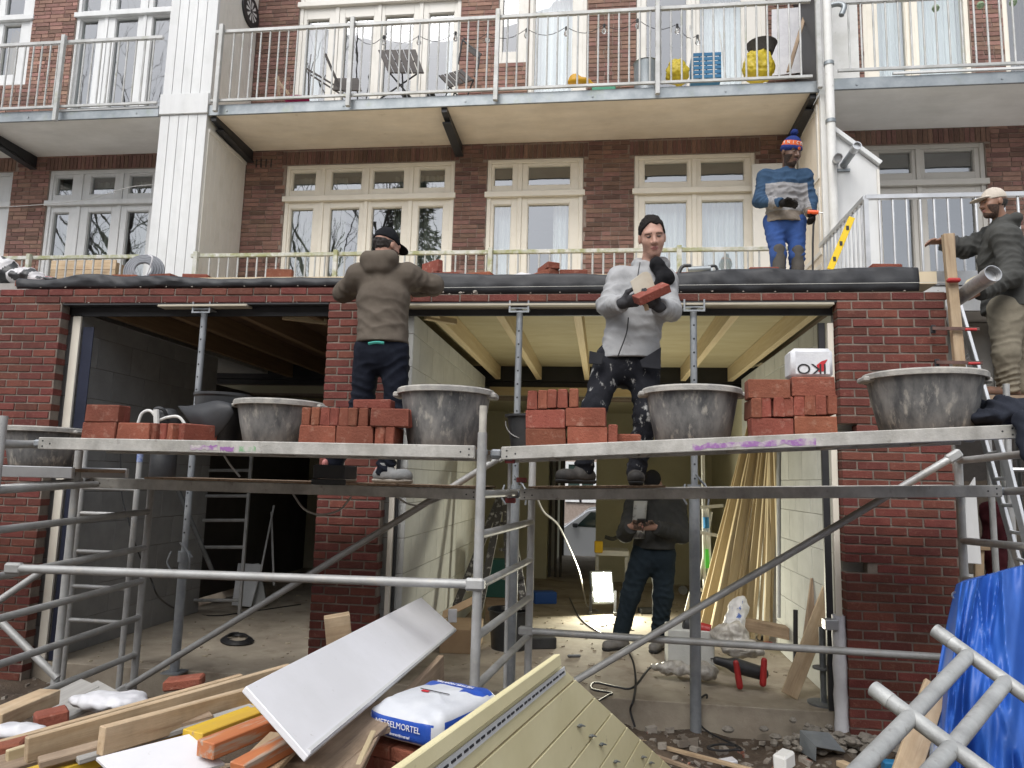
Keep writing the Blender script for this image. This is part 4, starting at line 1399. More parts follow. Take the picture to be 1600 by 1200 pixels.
def stack(label, spec, group):
    "spec: rows from the bottom; each row = (list of (kind, x_left)), z computed from the deck"
    for ri, (row, z0) in enumerate(spec):
        rown = ('bottom row', 'second row', 'third row')[ri]
        for bi, it in enumerate(row):
            od = ('first', 'second', 'third', 'fourth', 'fifth', 'sixth', 'seventh', 'eighth', 'ninth')[bi]
            nm = '%s brick from the left, %s of the stack %s' % (od, rown, label)
            kind, x = it[0], it[1]
            dx = {'bed': .208, 'end': .05, 'flat': .208, 'head': .1}[kind]
            zb = upz(x) + z0 - .005
            rz = it[2] if len(it) > 2 else 0
            if kind == 'bed':
                lb(x + dx / 2, YF + .025, zb, kind, nm, group, rz)
                lb(x + dx / 2, YF + .08, zb, kind, '%s rear brick, %s of the stack %s' % (od, rown, label), group, rz)
            elif kind == 'end':
                lb(x + dx / 2, YF + .104 + RNG.normal(0, .004), zb, kind, nm, group, rz)
            else:
                lb(x + dx / 2, YF + .08, zb, kind, nm, group, rz)
def X(px, py=670, Y=YF):
    return at(px, py, Y).x
G = 'bricks stacked on the scaffold'
x = X(128)
stack('right of the leftmost tub', [([('bed', x), ('bed', x + .213), ('end', x + .43, -.25), ('end', x + .49, -.35), ('end', x + .55, -.45), ('end', x + .62, -.55)], 0), ([('bed', x + .01)], .1)], G)
x = X(467)
stack('left of the brown hoodie man', [([('bed', x), ('bed', x + .212), ('end', x + .43), ('end', x + .485)], 0), ([('end', x + .006 + i * .0545) for i in range(7)] + [('bed', x + .40, .25)], .1), ([('flat', x + .29)], .2)], G)
x = X(822)
stack('right of the black bucket', [([('bed', x), ('bed', x + .218), ('end', x + .43)], 0), ([('bed', x - .002), ('bed', x + .208)], .1), ([('end', x + .002 + i * .0545) for i in range(5)], .2)], G)
lb(X(970), YF + .1, upz(X(970)) - .005, 'flat', 'single red brick lying flat in front of the man in the grey jacket', None)
x = X(1174)
stack('under the white package', [([('bed', x), ('bed', x + .212)], 0), ([('end', x + .002 + i * .0525) for i in range(8)], .1), ([('bed', x - .012), ('bed', x + .205)], .2)], G)
# white insulation package on the brick stack
pk = thing('insulation_package', 'white wrapped package with upside-down black lettering on the brick stack', 'package', (X(1270), -1.36, upz(X(1270)) + .3))
px0, px1 = X(1237, 580, -1.42), X(1303, 580, -1.42)
zp = upz(px0) + .296
mp_ = MB().box(px0, px1, -1.42, -1.26, zp, zp + .155)
o = mp_.build('wrap', mat('package_white', (.74, .75, .76), (.62, .63, .66), sc=9, rough=.5, bump=.5, bsc=12), pk, bev=.02, smooth=True)
def text(body, size, loc, rot, mt, par=None, name='lettering', ext=.0006, sx=1.0):
    c = D.curves.new(name, 'FONT')
    c.body = body
    c.size = size
    c.extrude = ext
    c.align_x = 'CENTER'
    c.align_y = 'CENTER'
    c.offset = .0
    o = D.objects.new(name, c)
    COL.objects.link(o)
    dg = bpy.context.evaluated_depsgraph_get()
    me = D.meshes.new_from_object(o.evaluated_get(dg))
    D.objects.remove(o)
    me.materials.clear()
    me.materials.append(mt)
    o2 = D.objects.new(name, me)
    COL.objects.link(o2)
    if par is not None:
        o2.parent = par
        loc = Vector(loc) - wl(par)
    o2.location = loc
    o2.rotation_euler = rot
    o2.scale = (sx, 1, 1)
    return o2
M['ink'] = mat('ink_dark', (.02, .02, .022), rough=.6)
M['inkred'] = mat('ink_red', (.5, .02, .03), rough=.6)
text('IKO', .075, ((px0 + px1) / 2 - .005, -1.423, zp + .048), (math.pi / 2, math.pi, 0), M['ink'], pk, sx=1.15)
MB().add([(px1 - .075, -1.4225, zp + .03), (px1 - .04, -1.4225, zp + .035), (px1 - .05, -1.4225, zp + .06), (px1 - .03, -1.4225, zp + .095), (px1 - .06, -1.4225, zp + .085), (px1 - .085, -1.4225, zp + .065)], [(0, 1, 2, 3, 4, 5)]).build('red_mark', M['inkred'], pk)

# ================================================================== smooth solids for people and soft things
def _v(a):
    return np.array(a, dtype=np.float32)

def sd_cone(P, a, b, ra, rb, n=None, flat=1.0):
    a, b = _v(a), _v(b)
    ba = b - a
    L2 = float((ba * ba).sum()) + 1e-9
    q = P - a
    t = np.clip((q @ ba) / L2, 0, 1)
    q = q - t[..., None] * ba
    if n is not None:
        nn = _v(n)
        qn = q @ nn
        q = q + (qn * (1 / flat - 1))[..., None] * nn
    return np.sqrt((q * q).sum(-1)) - (ra + (rb - ra) * t)

def sd_ell(P, c, r, R=None):
    q = P - _v(c)
    if R is not None:
        q = q @ np.array(R, dtype=np.float32).T
    r = _v(r)
    k0 = np.sqrt(((q / r) ** 2).sum(-1))
    k1 = np.sqrt(((q / (r * r)) ** 2).sum(-1)) + 1e-6
    return k0 * (k0 - 1) / k1

def smin(a, b, k):
    h = np.clip(.5 + .5 * (b - a) / k, 0, 1)
    return b * (1 - h) + a * h - k * h * (1 - h)

def ev(P, pr):
    if pr[0] == 'c':
        return sd_cone(P, *pr[1:])
    return sd_ell(P, *pr[1:])

def bounds(groups):
    lo, hi = np.full(3, 1e9), np.full(3, -1e9)
    for g_ in groups:
        for pr in g_['add']:
            if pr[0] == 'c':
                r = max(pr[3], pr[4])
                for q in (pr[1], pr[2]):
                    lo, hi = np.minimum(lo, np.array(q) - r), np.maximum(hi, np.array(q) + r)
            else:
                r = max(pr[2])
                lo, hi = np.minimum(lo, np.array(pr[1]) - r), np.maximum(hi, np.array(pr[1]) + r)
    return lo, hi

def surfnet(groups, h, k2=.03, pad=.03):
    """surface of a smooth union; a group is dict(add=prims, sub=prims, cut=[(point, outward normal)], k=blend)"""
    lo, hi = bounds(groups)
    lo, hi = lo - pad, hi + pad
    n = np.maximum(4, np.ceil((hi - lo) / h).astype(int) + 1)
    ax = [lo[i] + h * np.arange(n[i]) for i in range(3)]
    P = np.stack(np.meshgrid(*ax, indexing='ij'), -1).astype(np.float32)
    Dd = None
    for g_ in groups:
        d = None
        k = g_.get('k', .03)
        for pr in g_['add']:
            e = ev(P, pr)
            d = e if d is None else smin(d, e, k)
        for pr in g_.get('sub', ()):
            d = -smin(-d, ev(P, pr), .008)
        if 'fn' in g_:
            d = np.maximum(d, g_['fn'](P))
        for (pt, nr) in g_.get('cut', ()):
            d = np.maximum(d, (P - _v(pt)) @ _v(nr))
        Dd = d if Dd is None else smin(Dd, d, g_.get('k2', k2))
    S_ = Dd < 0
    c = [S_[i:n[0] - 1 + i, j:n[1] - 1 + j, l:n[2] - 1 + l] for i in (0, 1) for j in (0, 1) for l in (0, 1)]
    cnt = sum(x.astype(np.int8) for x in c)
    act = (cnt > 0) & (cnt < 8)
    idx = -np.ones(act.shape, dtype=np.int64)
    I = np.argwhere(act)
    idx[act] = np.arange(len(I))
    acc = np.zeros((len(I), 3))
    num = np.zeros(len(I))
    offs = [(i, j, l) for i in (0, 1) for j in (0, 1) for l in (0, 1)]
    for p in range(8):
        for q in range(p + 1, 8):
            a, b = np.array(offs[p]), np.array(offs[q])
            if abs(a - b).sum() != 1:
                continue
            va = Dd[tuple((I + a).T)]
            vb = Dd[tuple((I + b).T)]
            m_ = (va < 0) != (vb < 0)
            t = np.where(m_, va / np.where(va == vb, 1, va - vb), 0)
            acc += np.where(m_[:, None], a + t[:, None] * (b - a), 0)
            num += m_
    vts = lo + h * (I + acc / num[:, None])
    faces = []
    for axis in range(3):
        sl0 = [slice(None)] * 3
        sl1 = [slice(None)] * 3
        sl0[axis] = slice(0, -1)
        sl1[axis] = slice(1, None)
        A, B = S_[tuple(sl0)], S_[tuple(sl1)]
        ch = np.argwhere(A != B)
        u, w = (axis + 1) % 3, (axis + 2) % 3
        ok = (ch[:, u] > 0) & (ch[:, w] > 0) & (ch[:, u] < n[u] - 1) & (ch[:, w] < n[w] - 1)
        ch = ch[ok]
        eu, ew = np.zeros(3, int), np.zeros(3, int)
        eu[u] = 1
        ew[w] = 1
        f4 = np.stack([idx[tuple((ch - eu - ew).T)], idx[tuple((ch - ew).T)], idx[tuple(ch.T)], idx[tuple((ch - eu).T)]], 1)
        ins = A[tuple(ch.T)]
        f4[~ins] = f4[~ins][:, ::-1]
        faces.append(f4)
    return vts, np.concatenate(faces)

def wob(p, s, seed=0.0):
    a = p * s + seed
    x, y, z = a[:, 0], a[:, 1], a[:, 2]
    return (np.sin(x * 1.1 + 2.1 * np.sin(y * .9 + seed)) + np.sin(y * 1.3 + 1.9 * np.sin(z * 1.1 + 2 * seed)) + np.sin(z * .9 + 2.0 * np.sin(x * 1.2 - seed))) / 3

def soft(name, groups, h, mats, parent=None, folds=(), amp=0.0, ampsc=26, k2=.03, zone=None, **kw):
    v, f = surfnet(groups, h, k2)
    base = Vector((float((v[:, 0].min() + v[:, 0].max()) / 2), float((v[:, 1].min() + v[:, 1].max()) / 2), float(v[:, 2].min())))
    me = D.meshes.new(name)
    me.from_pydata((v - np.array(base)).tolist(), [], f.tolist())
    me.update()
    if folds or amp:
        nr = np.zeros(len(v) * 3, dtype=np.float32)
        me.vertices.foreach_get('normal', nr)
        nr = nr.reshape(-1, 3)
        sd = random.uniform(0, 30)
        dsp = amp * wob(v, ampsc, sd) + amp * .6 * wob(v, ampsc * 2.3, sd + 3)
        for (c, axd, sg, a_, wlen) in folds:
            axd = np.array((Vector(axd).normalized() + V(random.uniform(-.4, .4), random.uniform(-.4, .4), random.uniform(-.4, .4))).normalized())
            dd = ((v - np.array(c)) ** 2).sum(1)
            fs2 = random.uniform(0, 20)
            ph = (v - np.array(c)) @ axd * (math.pi / wlen) + 2.4 * wob(v, 7, sd + fs2) + 1.1 * wob(v, 17, sd + fs2 + 4)
            s_ = np.abs(np.sin(ph))
            msk = np.clip(.45 + 1.1 * wob(v, 8, sd + fs2 + 9), 0, 1)
            dsp += a_ * np.exp(-dd / (sg * sg)) * (1.0 - 2.0 * s_ ** .8) * msk
        v2 = v + nr * dsp[:, None]
        me.vertices.foreach_set('co', (v2 - np.array(base)).astype(np.float32).ravel())
    ml = mats if isinstance(mats, (list, tuple)) else [mats]
    for m_ in ml:
        me.materials.append(m_)
    if zone is not None:
        cen = v[f].mean(1)
        me.polygons.foreach_set('material_index', zone(cen).astype(np.int32))
    me.polygons.foreach_set('use_smooth', [True] * len(me.polygons))
    me.update()
    o = D.objects.new(name, me)
    COL.objects.link(o)
    pl = wl(parent) if parent is not None else Vector((0, 0, 0))
    o.location = base - pl
    if parent is not None:
        o.parent = parent
    tag(o, **kw)
    return o

def axes_of(f, up=(0, 0, 1), roll=0.0):
    f = Vector(f).normalized()
    r = f.cross(Vector(up)).normalized()          # image of the figure's own right side
    u = r.cross(f).normalized()
    if roll:
        r, u = r * math.cos(roll) + u * math.sin(roll), u * math.cos(roll) - r * math.sin(roll)
    return f, r, u

def hand_prims(W_, d, nrm, side, curl=.5, g=0.0, spread=.0205, s=1.0):
    "palm normal nrm points to the inside of the grip; side points to the thumb"
    d = Vector(d).normalized()
    sd_ = Vector(side)
    sd_ = (sd_ - d * sd_.dot(d)).normalized()
    nn = d.cross(sd_).normalized()
    if nn.dot(Vector(nrm)) < 0:
        nn = -nn
    W_ = Vector(W_)
    out = [('c', tuple(W_ - d * .02 * s), tuple(W_ + d * .075 * s), .027 * s + g, .040 * s + g, tuple(nn), .48)]
    for i, (ln, o_) in enumerate(((.074, 1.5), (.082, .5), (.076, -.5), (.060, -1.5))):
        p = W_ + d * .082 * s + sd_ * (o_ * spread * s)
        dd = d.copy()
        r = (.0098 - .0006 * i) * s + g
        for k, fr in enumerate((.46, .30, .24)):
            a = curl * (1.0, 1.15, .8)[k]
            dd = (dd * math.cos(a) + nn * math.sin(a)).normalized()
            # keep the curl in the plane of d and nn
            q = p + dd * (ln * fr * s)
            out.append(('c', tuple(p), tuple(q), r, r * .92))
            p = q
            r *= .93
    p = W_ + d * .022 * s + sd_ * .028 * s
    dd = (d * .62 + sd_ * .68 + nn * .35).normalized()
    q = p + dd * .042 * s
    out.append(('c', tuple(p), tuple(q), .014 * s + g, .0115 * s + g))
    dd2 = (d * .9 + sd_ * .1 + nn * (.35 + .3 * curl)).normalized()
    out.append(('c', tuple(q), tuple(q + dd2 * .034 * s), .0115 * s + g, .009 * s + g))
    return out

def head_groups(H, f, r, u, s, N):
    def L(a, b, c):
        return tuple(H + r * (a * s) + f * (b * s) + u * (c * s))
    R_ = [tuple(r), tuple(f), tuple(u)]
    add = [('e', L(0, -.008, .030), (.077 * s, .097 * s, .103 * s), R_),
           ('e', L(0, .028, -.045), (.064 * s, .066 * s, .082 * s), R_),
           ('e', L(0, .062, -.108), (.030 * s, .026 * s, .024 * s), R_),
           ('e', L(.038, .058, -.028), (.024 * s, .026 * s, .026 * s), R_),
           ('e', L(-.038, .058, -.028), (.024 * s, .026 * s, .026 * s), R_),
           ('e', L(0, .080, .026), (.056 * s, .016 * s, .014 * s), R_)]
    nose = [('c', L(0, .090, .014), L(0, .113, -.034), .009 * s, .0135 * s), ('e', L(.012, .098, -.037), (.009 * s, .011 * s, .008 * s), R_), ('e', L(-.012, .098, -.037), (.009 * s, .011 * s, .008 * s), R_)]
    lips = [('e', L(0, .090, -.066), (.024 * s, .010 * s, .0065 * s), R_), ('e', L(0, .087, -.077), (.020 * s, .010 * s, .0070 * s), R_)]
    ears = [('e', L(.080, -.012, -.006), (.010 * s, .020 * s, .032 * s), R_), ('e', L(-.080, -.012, -.006), (.010 * s, .020 * s, .032 * s), R_)]
    sub = [('e', L(.033, .099, .002), (.018 * s, .013 * s, .012 * s), R_), ('e', L(-.033, .099, .002), (.018 * s, .013 * s, .012 * s), R_)]
    eyes = [('e', L(.032, .083, .001), (.0125 * s, .0115 * s, .0115 * s), R_), ('e', L(-.032, .083, .001), (.0125 * s, .0115 * s, .0115 * s), R_)]
    neck = [('c', L(0, -.02, -.06), tuple(N), .052 * s, .060 * s)]
    return [dict(add=add, sub=sub, k=.03), dict(add=nose, k=.008, k2=.012), dict(add=lips, k=.004, k2=.006), dict(add=ears, k=.01, k2=.01), dict(add=eyes, k=.001, k2=.002), dict(add=neck, k=.02, k2=.03)]

M['shirt_dark'] = mat('eye_dark', (.03, .02, .018), rough=.3)
def skin_set(c, lip, hair):
    return [mat('skin', c, tuple(x * .86 for x in c), sc=30, rough=.5), mat('eyes', (.09, .065, .055), rough=.35), mat('lips', lip, rough=.45), mat('brow_beard', hair, tuple(lerp(a, b, .35) for a, b in zip(hair, c)), sc=90, rough=.9), mat('stubble', tuple(x * .72 for x in c), tuple(x * .84 for x in c), sc=120, rough=.7)]

def person(label, J, fwd, face, skin, jacket, trousers, shoes, glove=None, hs=.93, beard=0.0, headwear=None, hairm=None, roll=0.0, hands=None, jo=.022, to=.018, puffy=False, hem=None, hood=0, foot_dirs=None, ground=None, zones=None, girth=1.0, extra=None, cuffs=None):
    foot = (Vector(J['aL']) + Vector(J['aR'])) / 2
    root = thing('person', label, 'person', (foot.x, foot.y, ground))
    Q = {k: Vector(v) for k, v in J.items()}
    fw = Vector(fwd).normalized()
    side = fw.cross(V(0, 0, 1)).normalized()
    H, N = Q['H'], Q['N']
    f, r, u = axes_of(face, roll=roll)
    hips = (Q['hL'] + Q['hR']) / 2
    shm = (Q['sL'] + Q['sR']) / 2
    waist = lerp(hips, shm, .33)
    chest = lerp(hips, shm, .70)
    G_ = girth
    fwt = tuple((fw - (shm - hips).normalized() * fw.dot((shm - hips).normalized())).normalized())
    def torso(o, hp_=0.0):
        return [('c', tuple(hips + V(0, 0, -.02)), tuple(waist), .150 * G_ + o + hp_, .142 * G_ + o + hp_ * .5, fwt, .70 + hp_ * 4), ('c', tuple(waist), tuple(chest), .142 * G_ + o, .166 * G_ + o, fwt, .70),
                ('c', tuple(chest), tuple(lerp(chest, shm, .6)), .166 * G_ + o, .115 * G_ + o, fwt, .66), ('c', tuple(Q['sL']), tuple(Q['sR']), .064 + o, .064 + o), ('c', tuple(lerp(shm, N, .1)), tuple(N - V(0, 0, .01)), .066 + o, .040 + o)]
    def arm(s_, o):
        return [('c', tuple(Q['s' + s_]), tuple(Q['e' + s_]), .060 + o, .047 + o), ('c', tuple(Q['e' + s_]), tuple(Q['w' + s_]), .046 + o, .033 + o)]
    def leg(s_, o):
        return [('c', tuple(Q['h' + s_]), tuple(Q['k' + s_]), .088 * G_ + o, .060 + o), ('c', tuple(Q['k' + s_]), tuple(Q['a' + s_]), .060 + o, .044 + o)]
    # ---- body: head, neck, hands and the figure under the clothes, one mesh
    bv, bf = surfnet(head_groups(H, f, r, u, hs, N), .0042, pad=.02)
    parts = [(bv, bf)]
    parts.append(surfnet([dict(add=torso(-.02) + arm('L', -.012) + arm('R', -.012) + leg('L', -.012) + leg('R', -.012), k=.04)], .022))
    hp = hands or {}
    hpr = {}
    for s_ in 'LR':
        d, nrm, sd_, cu = hp.get(s_, (Q['w' + s_] - Q['e' + s_], -fw, V(0, 0, 1), .5))
        hpr[s_] = (Q['w' + s_], d, nrm, sd_, cu)
        parts.append(surfnet([dict(add=hand_prims(*hpr[s_][:4], curl=cu, g=-.001 if glove else 0.0), k=.007)], .0042, pad=.012))
    vs_, fs_, nb_ = [], [], 0
    for (a, b) in parts:
        vs_.append(a)
        fs_.append(b + nb_)
        nb_ += len(a)
    v = np.concatenate(vs_)
    fc = np.concatenate(fs_)
    me = D.meshes.new('body')
    base = root.location
    me.from_pydata((v - np.array(base)).tolist(), [], fc.tolist())
    for m_ in skin:
        me.materials.append(m_)
    cen = v[fc].mean(1) - np.array(H)
    la, lb_, lc = cen @ np.array(r) / hs, cen @ np.array(f) / hs, cen @ np.array(u) / hs
    mi = np.zeros(len(fc), dtype=np.int32)
    inh = (np.abs(la) < .1) & (np.abs(lc) < .16)
    eye = inh & (((np.abs(la) - .032) / .015) ** 2 + ((lc - .0015) / .0060) ** 2 < 1) & (lb_ > .075)
    lip = inh & ((la / .024) ** 2 + ((lc + .071) / .0125) ** 2 < 1) & (lb_ > .078)
    brow = inh & (np.abs(np.abs(la) - .034) < .020) & (np.abs(lc - .0205 + .08 * (np.abs(la) - .034)) < .0042) & (lb_ > .07)
    mi[brow] = 3
    if beard:
        bdz = inh & (lc < -.03) & (lc > -.14) & (lb_ > -.005) & ~((np.abs(la) < .03) & (lc > -.048)) & (np.abs(la) > -1)
        jaw = bdz & (((np.abs(la) > .046) & (beard >= 1)) | (lc + .5 * np.abs(la) < (-.082 if beard >= 1 else -.078)) | ((lc < -.05) & (np.abs(la) < .026) & (lc > -.060)))
        mi[jaw] = 3 if beard >= 1 else 4
    mi[lip] = 2
    mi[eye] = 1
    me.polygons.foreach_set('material_index', mi)
    me.polygons.foreach_set('use_smooth', [True] * len(me.polygons))
    me.update()
    bo = D.objects.new('body', me)
    COL.objects.link(bo)
    bo.parent = root
    # ---- trousers
    tg = [dict(add=[('c', tuple(hips + V(0, 0, .04)), tuple(hips - V(0, 0, .02)), .142 * G_ + to, .150 * G_ + to, fwt, .72)] + leg('L', to) + leg('R', to), k=.035,
               cut=[(tuple(lerp(hips, waist, .62)), (0, 0, 1)), ((0, 0, (ground or 0) + .045), (0, 0, -1))])]
    fo = []
    for s_ in 'LR':
        ax_ = Q['a' + s_] - Q['h' + s_]
        fo += [(Q['k' + s_], ax_, .15, .011, .06), (lerp(Q['k' + s_], Q['a' + s_], .8), ax_, .13, .013, .055), (Q['h' + s_] - V(0, 0, .08), ax_ + side * .6, .14, .010, .07), (lerp(Q['h' + s_], Q['k' + s_], .55), ax_ - side * .8, .14, .008, .08), (lerp(Q['k' + s_], Q['a' + s_], .4), ax_ + side * .8, .13, .008, .07)]
    soft('trousers', tg, .0095, trousers, root, folds=fo, amp=.0035)
    # ---- jacket
    hz = hem if hem is not None else (hips.z - .03)
    jg = [dict(add=torso(jo, .024), k=.05, cut=[((0, 0, hz), (0, 0, -1))])]
    cz = cuffs or {}
    for s_ in 'LR':
        ax_ = (Q['w' + s_] - Q['e' + s_]).normalized()
        jg.append(dict(add=arm(s_, jo), k=.03, cut=[(tuple(Q['w' + s_] - ax_ * .004), tuple(ax_))], k2=.045))
    if hood:
        hz_ = float(hood)
        hb = N - fw * .060 + V(0, 0, .012)
        jg.append(dict(add=[('c', tuple(hb + side * .075), tuple(hb - side * .075), .048 * hz_, .048 * hz_), ('c', tuple(hb + side * .085 + V(0, 0, .0)), tuple(N + fw * .055 + side * .06 - V(0, 0, .02)), .036, .028), ('c', tuple(hb - side * .085), tuple(N + fw * .055 - side * .06 - V(0, 0, .02)), .036, .028), ('c', tuple(hb + side * .05 - V(0, 0, .05)), tuple(hb - side * .05 - V(0, 0, .05)), .045 * hz_, .045 * hz_)], k=.022, k2=.014))
    elif puffy:
        jg.append(dict(add=[('c', tuple(N + V(0, 0, -.01)), tuple(N + V(0, 0, .025)), .074, .068)], k=.02, k2=.012, cut=[(tuple(N + V(0, 0, .042)), tuple((u * .8 - fw * .3).normalized()))]))
    fo = []
    for s_ in 'LR':
        a1, a2 = Q['e' + s_] - Q['s' + s_], Q['w' + s_] - Q['e' + s_]
        fo += [(Q['e' + s_], a1 + a2, .12, .011, .05), (lerp(Q['e' + s_], Q['w' + s_], .75), a2, .10, .009, .04), (Q['s' + s_] + a1 * .35, a1 + a2 * .5, .12, .008, .06), (lerp(Q['s' + s_], Q['e' + s_], .7), a1 - side * .2, .11, .007, .05)]
        if puffy:
            fo += [(lerp(Q['s' + s_], Q['e' + s_], .5), a1, .25, .009, .075), (lerp(Q['e' + s_], Q['w' + s_], .5), a2, .2, .009, .07)]
    fo += [(waist, V(.25, .1, 1), .20, .010, .08), (waist + side * .1, V(.8, .1, 1), .16, .009, .07), (waist - side * .1, V(-.8, .1, 1), .16, .009, .07), (lerp(chest, Q['sL'], .5), Q['eL'] - Q['sR'], .14, .007, .07), (lerp(chest, Q['sR'], .5), Q['eR'] - Q['sL'], .14, .007, .07)]
    if puffy:
        fo += [(chest, V(0, 0, 1), .35, .010, .095), (waist, V(0, 0, 1), .3, .010, .095)]
    soft('jacket', jg, .0095, jacket, root, folds=fo, amp=.003, k2=.03, zone=zones)
    # ---- gloves
    if glove:
        for s_ in 'LR':
            soft('glove', [dict(add=hand_prims(*hpr[s_][:4], curl=hpr[s_][4], g=.0035), k=.007), dict(add=[('c', tuple(Q['w' + s_] - (Q['w' + s_] - Q['e' + s_]).normalized() * .05), tuple(Q['w' + s_] + (Q['w' + s_] - Q['e' + s_]).normalized() * .01), .036, .034)], k=.01, k2=.012)], .005, glove, root, amp=.0012, ampsc=60)
    # ---- shoes
    gz_ = ground or 0
    for s_ in 'LR':
        td = Vector((foot_dirs or {}).get(s_, fw))
        td.z = 0
        td.normalize()
        A = Vector(Q['a' + s_])
        sg = V(-td.y, td.x, 0)
        hl = V(A.x, A.y, gz_ + .05) - td * .045
        tp = V(A.x, A.y, gz_ + .045) + td * .165
        up_ = [dict(add=[('c', tuple(hl), tuple(tp), .044, .042), ('c', tuple(A + V(0, 0, .03)), tuple(hl + td * .06), .054, .05), ('e', tuple(tp - td * .03), (.05, .05, .04))], k=.03, cut=[((0, 0, gz_ + .024), (0, 0, -1)), (tuple(A + V(0, 0, .045)), (0, 0, 1))])]
        sh = soft('shoe', up_, .007, shoes[0], root, amp=.0012, ampsc=40)
        soft('sole', [dict(add=[('c', tuple(hl - V(0, 0, .02)), tuple(tp - V(0, 0, .015)), .049, .048)], k=.01, cut=[((0, 0, gz_ + .027), (0, 0, 1)), ((0, 0, gz_ + .001), (0, 0, -1))])], .007, shoes[1], sh)
    # ---- hair and headwear
    def L(a, b, c):
        return tuple(H + r * (a * hs) + f * (b * hs) + u * (c * hs))
    R_ = [tuple(r), tuple(f), tuple(u)]
    if hairm is not None:
        def hairline(P_):
            q = P_ - _v(H)
            a_, b_, c_ = q @ _v(r) / hs, q @ _v(f) / hs, q @ _v(u) / hs
            hl_ = np.interp(b_ + .012 * np.sin(a_ * 95) * (b_ > .03), [-.10, -.04, -.022, -.005, .035, .05, .07, .085, .12], [-.085, -.065, -.01, .018, .026, .062, .083, .094, .098])
            return (hl_ - c_) * (.7 * hs)
        soft('hair', [dict(add=[('e', L(0, -.012, .034), (.085 * hs, .106 * hs, .113 * hs), R_)], fn=hairline, cut=([(L(0, 0, .02), tuple(u))] if headwear else []))], .0042, hairm, root, amp=.0045, ampsc=75)
    if headwear:
        kind, hm = headwear[0], headwear[1]
        if kind == 'cap':
            soft('cap', [dict(add=[('e', L(0, -.008, .040), (.086 * hs, .105 * hs, .105 * hs), R_)], cut=[(L(0, 0, .028), tuple((-u - f * .10).normalized()))]),
                         dict(add=[('e', L(0, .115, .036), (.074 * hs, .085 * hs, .0105), [tuple(r), tuple((f - u * .18).normalized()), tuple((u + f * .18).normalized())])], k2=.012)], .0042, hm, root, amp=.0008, ampsc=60)
            if len(headwear) > 2:
                MB().lathe(H + u * (.145 * hs) - f * .008, [(0, .004), (.008, .003), (.009, -.004)], 10, ax=u).build('button', hm, root, smooth=True)
        else:
            def bz(c):
                q = (c - np.array(H)) @ np.array(u) / hs
                m_ = np.zeros(len(c), dtype=np.int32)
                m_[(q > .058) & (q < .103)] = 1
                return m_
            bn_ = soft('beanie', [dict(add=[('e', L(0, -.010, .040), (.089 * hs, .107 * hs, .118 * hs), R_)], cut=[(L(0, 0, .008), tuple((-u).normalized()))]),
                                  dict(add=[('e', L(0, -.006, .034), (.095 * hs, .113 * hs, .05 * hs), R_)], cut=[(L(0, 0, .006), tuple(-u)), (L(0, 0, .055), tuple(u))], k2=.006)], .0045, hm, root, zone=bz, amp=.0008, ampsc=90)
            soft('pompom', [dict(add=[('e', L(0, -.012, .185), (.036, .036, .034), R_)])], .006, hm[0], bn_, amp=.005, ampsc=140)
            for i, ch in enumerate('KNICKS'):
                a = math.radians(92 - i * 27)
                o_ = r * math.sin(a) + f * math.cos(a)
                p = H + u * (.080 * hs) + r * (math.sin(a) * .0875 * hs) + f * (math.cos(a) * .105 * hs - .01)
                zx = o_
                xx = u.cross(zx).normalized()
                t_ = text(ch, .042, (0, 0, 0), (0, 0, 0), headwear[2], None, 'letter', .0012)
                t_.parent = bn_
                t_.matrix_local = Matrix.Translation(p - wl(bn_)) @ Matrix((xx, zx.cross(xx), zx)).transposed().to_4x4()
            p = H + u * (.030 * hs) + f * (.109 * hs) + r * .0
            MB().lathe(p, [(0, .006), (.016, .004), (.017, 0)], 14, ax=f).build('emblem', headwear[3], bn_, smooth=True)
    return root, Q

def fab(name, c, c2=None, rough=.9, **k):
    return mat(name, c, c2 or tuple(x * .72 for x in c), sc=7, lo=.35, hi=.7, rough=rough, bump=.25, bsc=220, spec=.15, **k)

# ------------------------------------------------------------------ man in the grey jacket
def PJ(**k):
    return {a: at(*b) for a, b in k.items()}
zg = loz(4.9) + .016
J = PJ(H=(1019, 371, -.65), N=(1016, 412, -.60), sL=(1037, 440, -.60), sR=(970, 437, -.60), eL=(1047, 484, -.68), eR=(949, 478, -.68), wL=(1030, 480, -.90), wR=(972, 474, -.88),
       hL=(1006, 566, -.60), hR=(955, 562, -.60), kL=(1010, 648, -.66), kR=(928, 640, -.70), aL=(994, 738, -.60), aR=(912, 734, -.62))
skinA = skin_set((.50, .29, .22), (.42, .18, .16), (.05, .035, .028))
jk = fab('fleece_lightgrey', (.38, .385, .395), (.31, .315, .32), c3=(.17, .16, .155), sc3=5, lo3=.60, hi3=.74)
tr_ = mat('work_trousers_painted', (.012, .013, .017), (.022, .023, .028), sc=6, rough=.95, spec=.12, bump=.3, bsc=150, c3=(.36, .36, .35), sc3=19, lo3=.585, hi3=.66, stretch=(1, 1, .6))
gl_ = fab('glove_dark', (.06, .06, .065))
bootb = (mat('boot_black', (.03, .029, .028), (.06, .055, .05), sc=14, rough=.7, bump=.2), mat('sole_black', (.03, .03, .03), rough=.8))
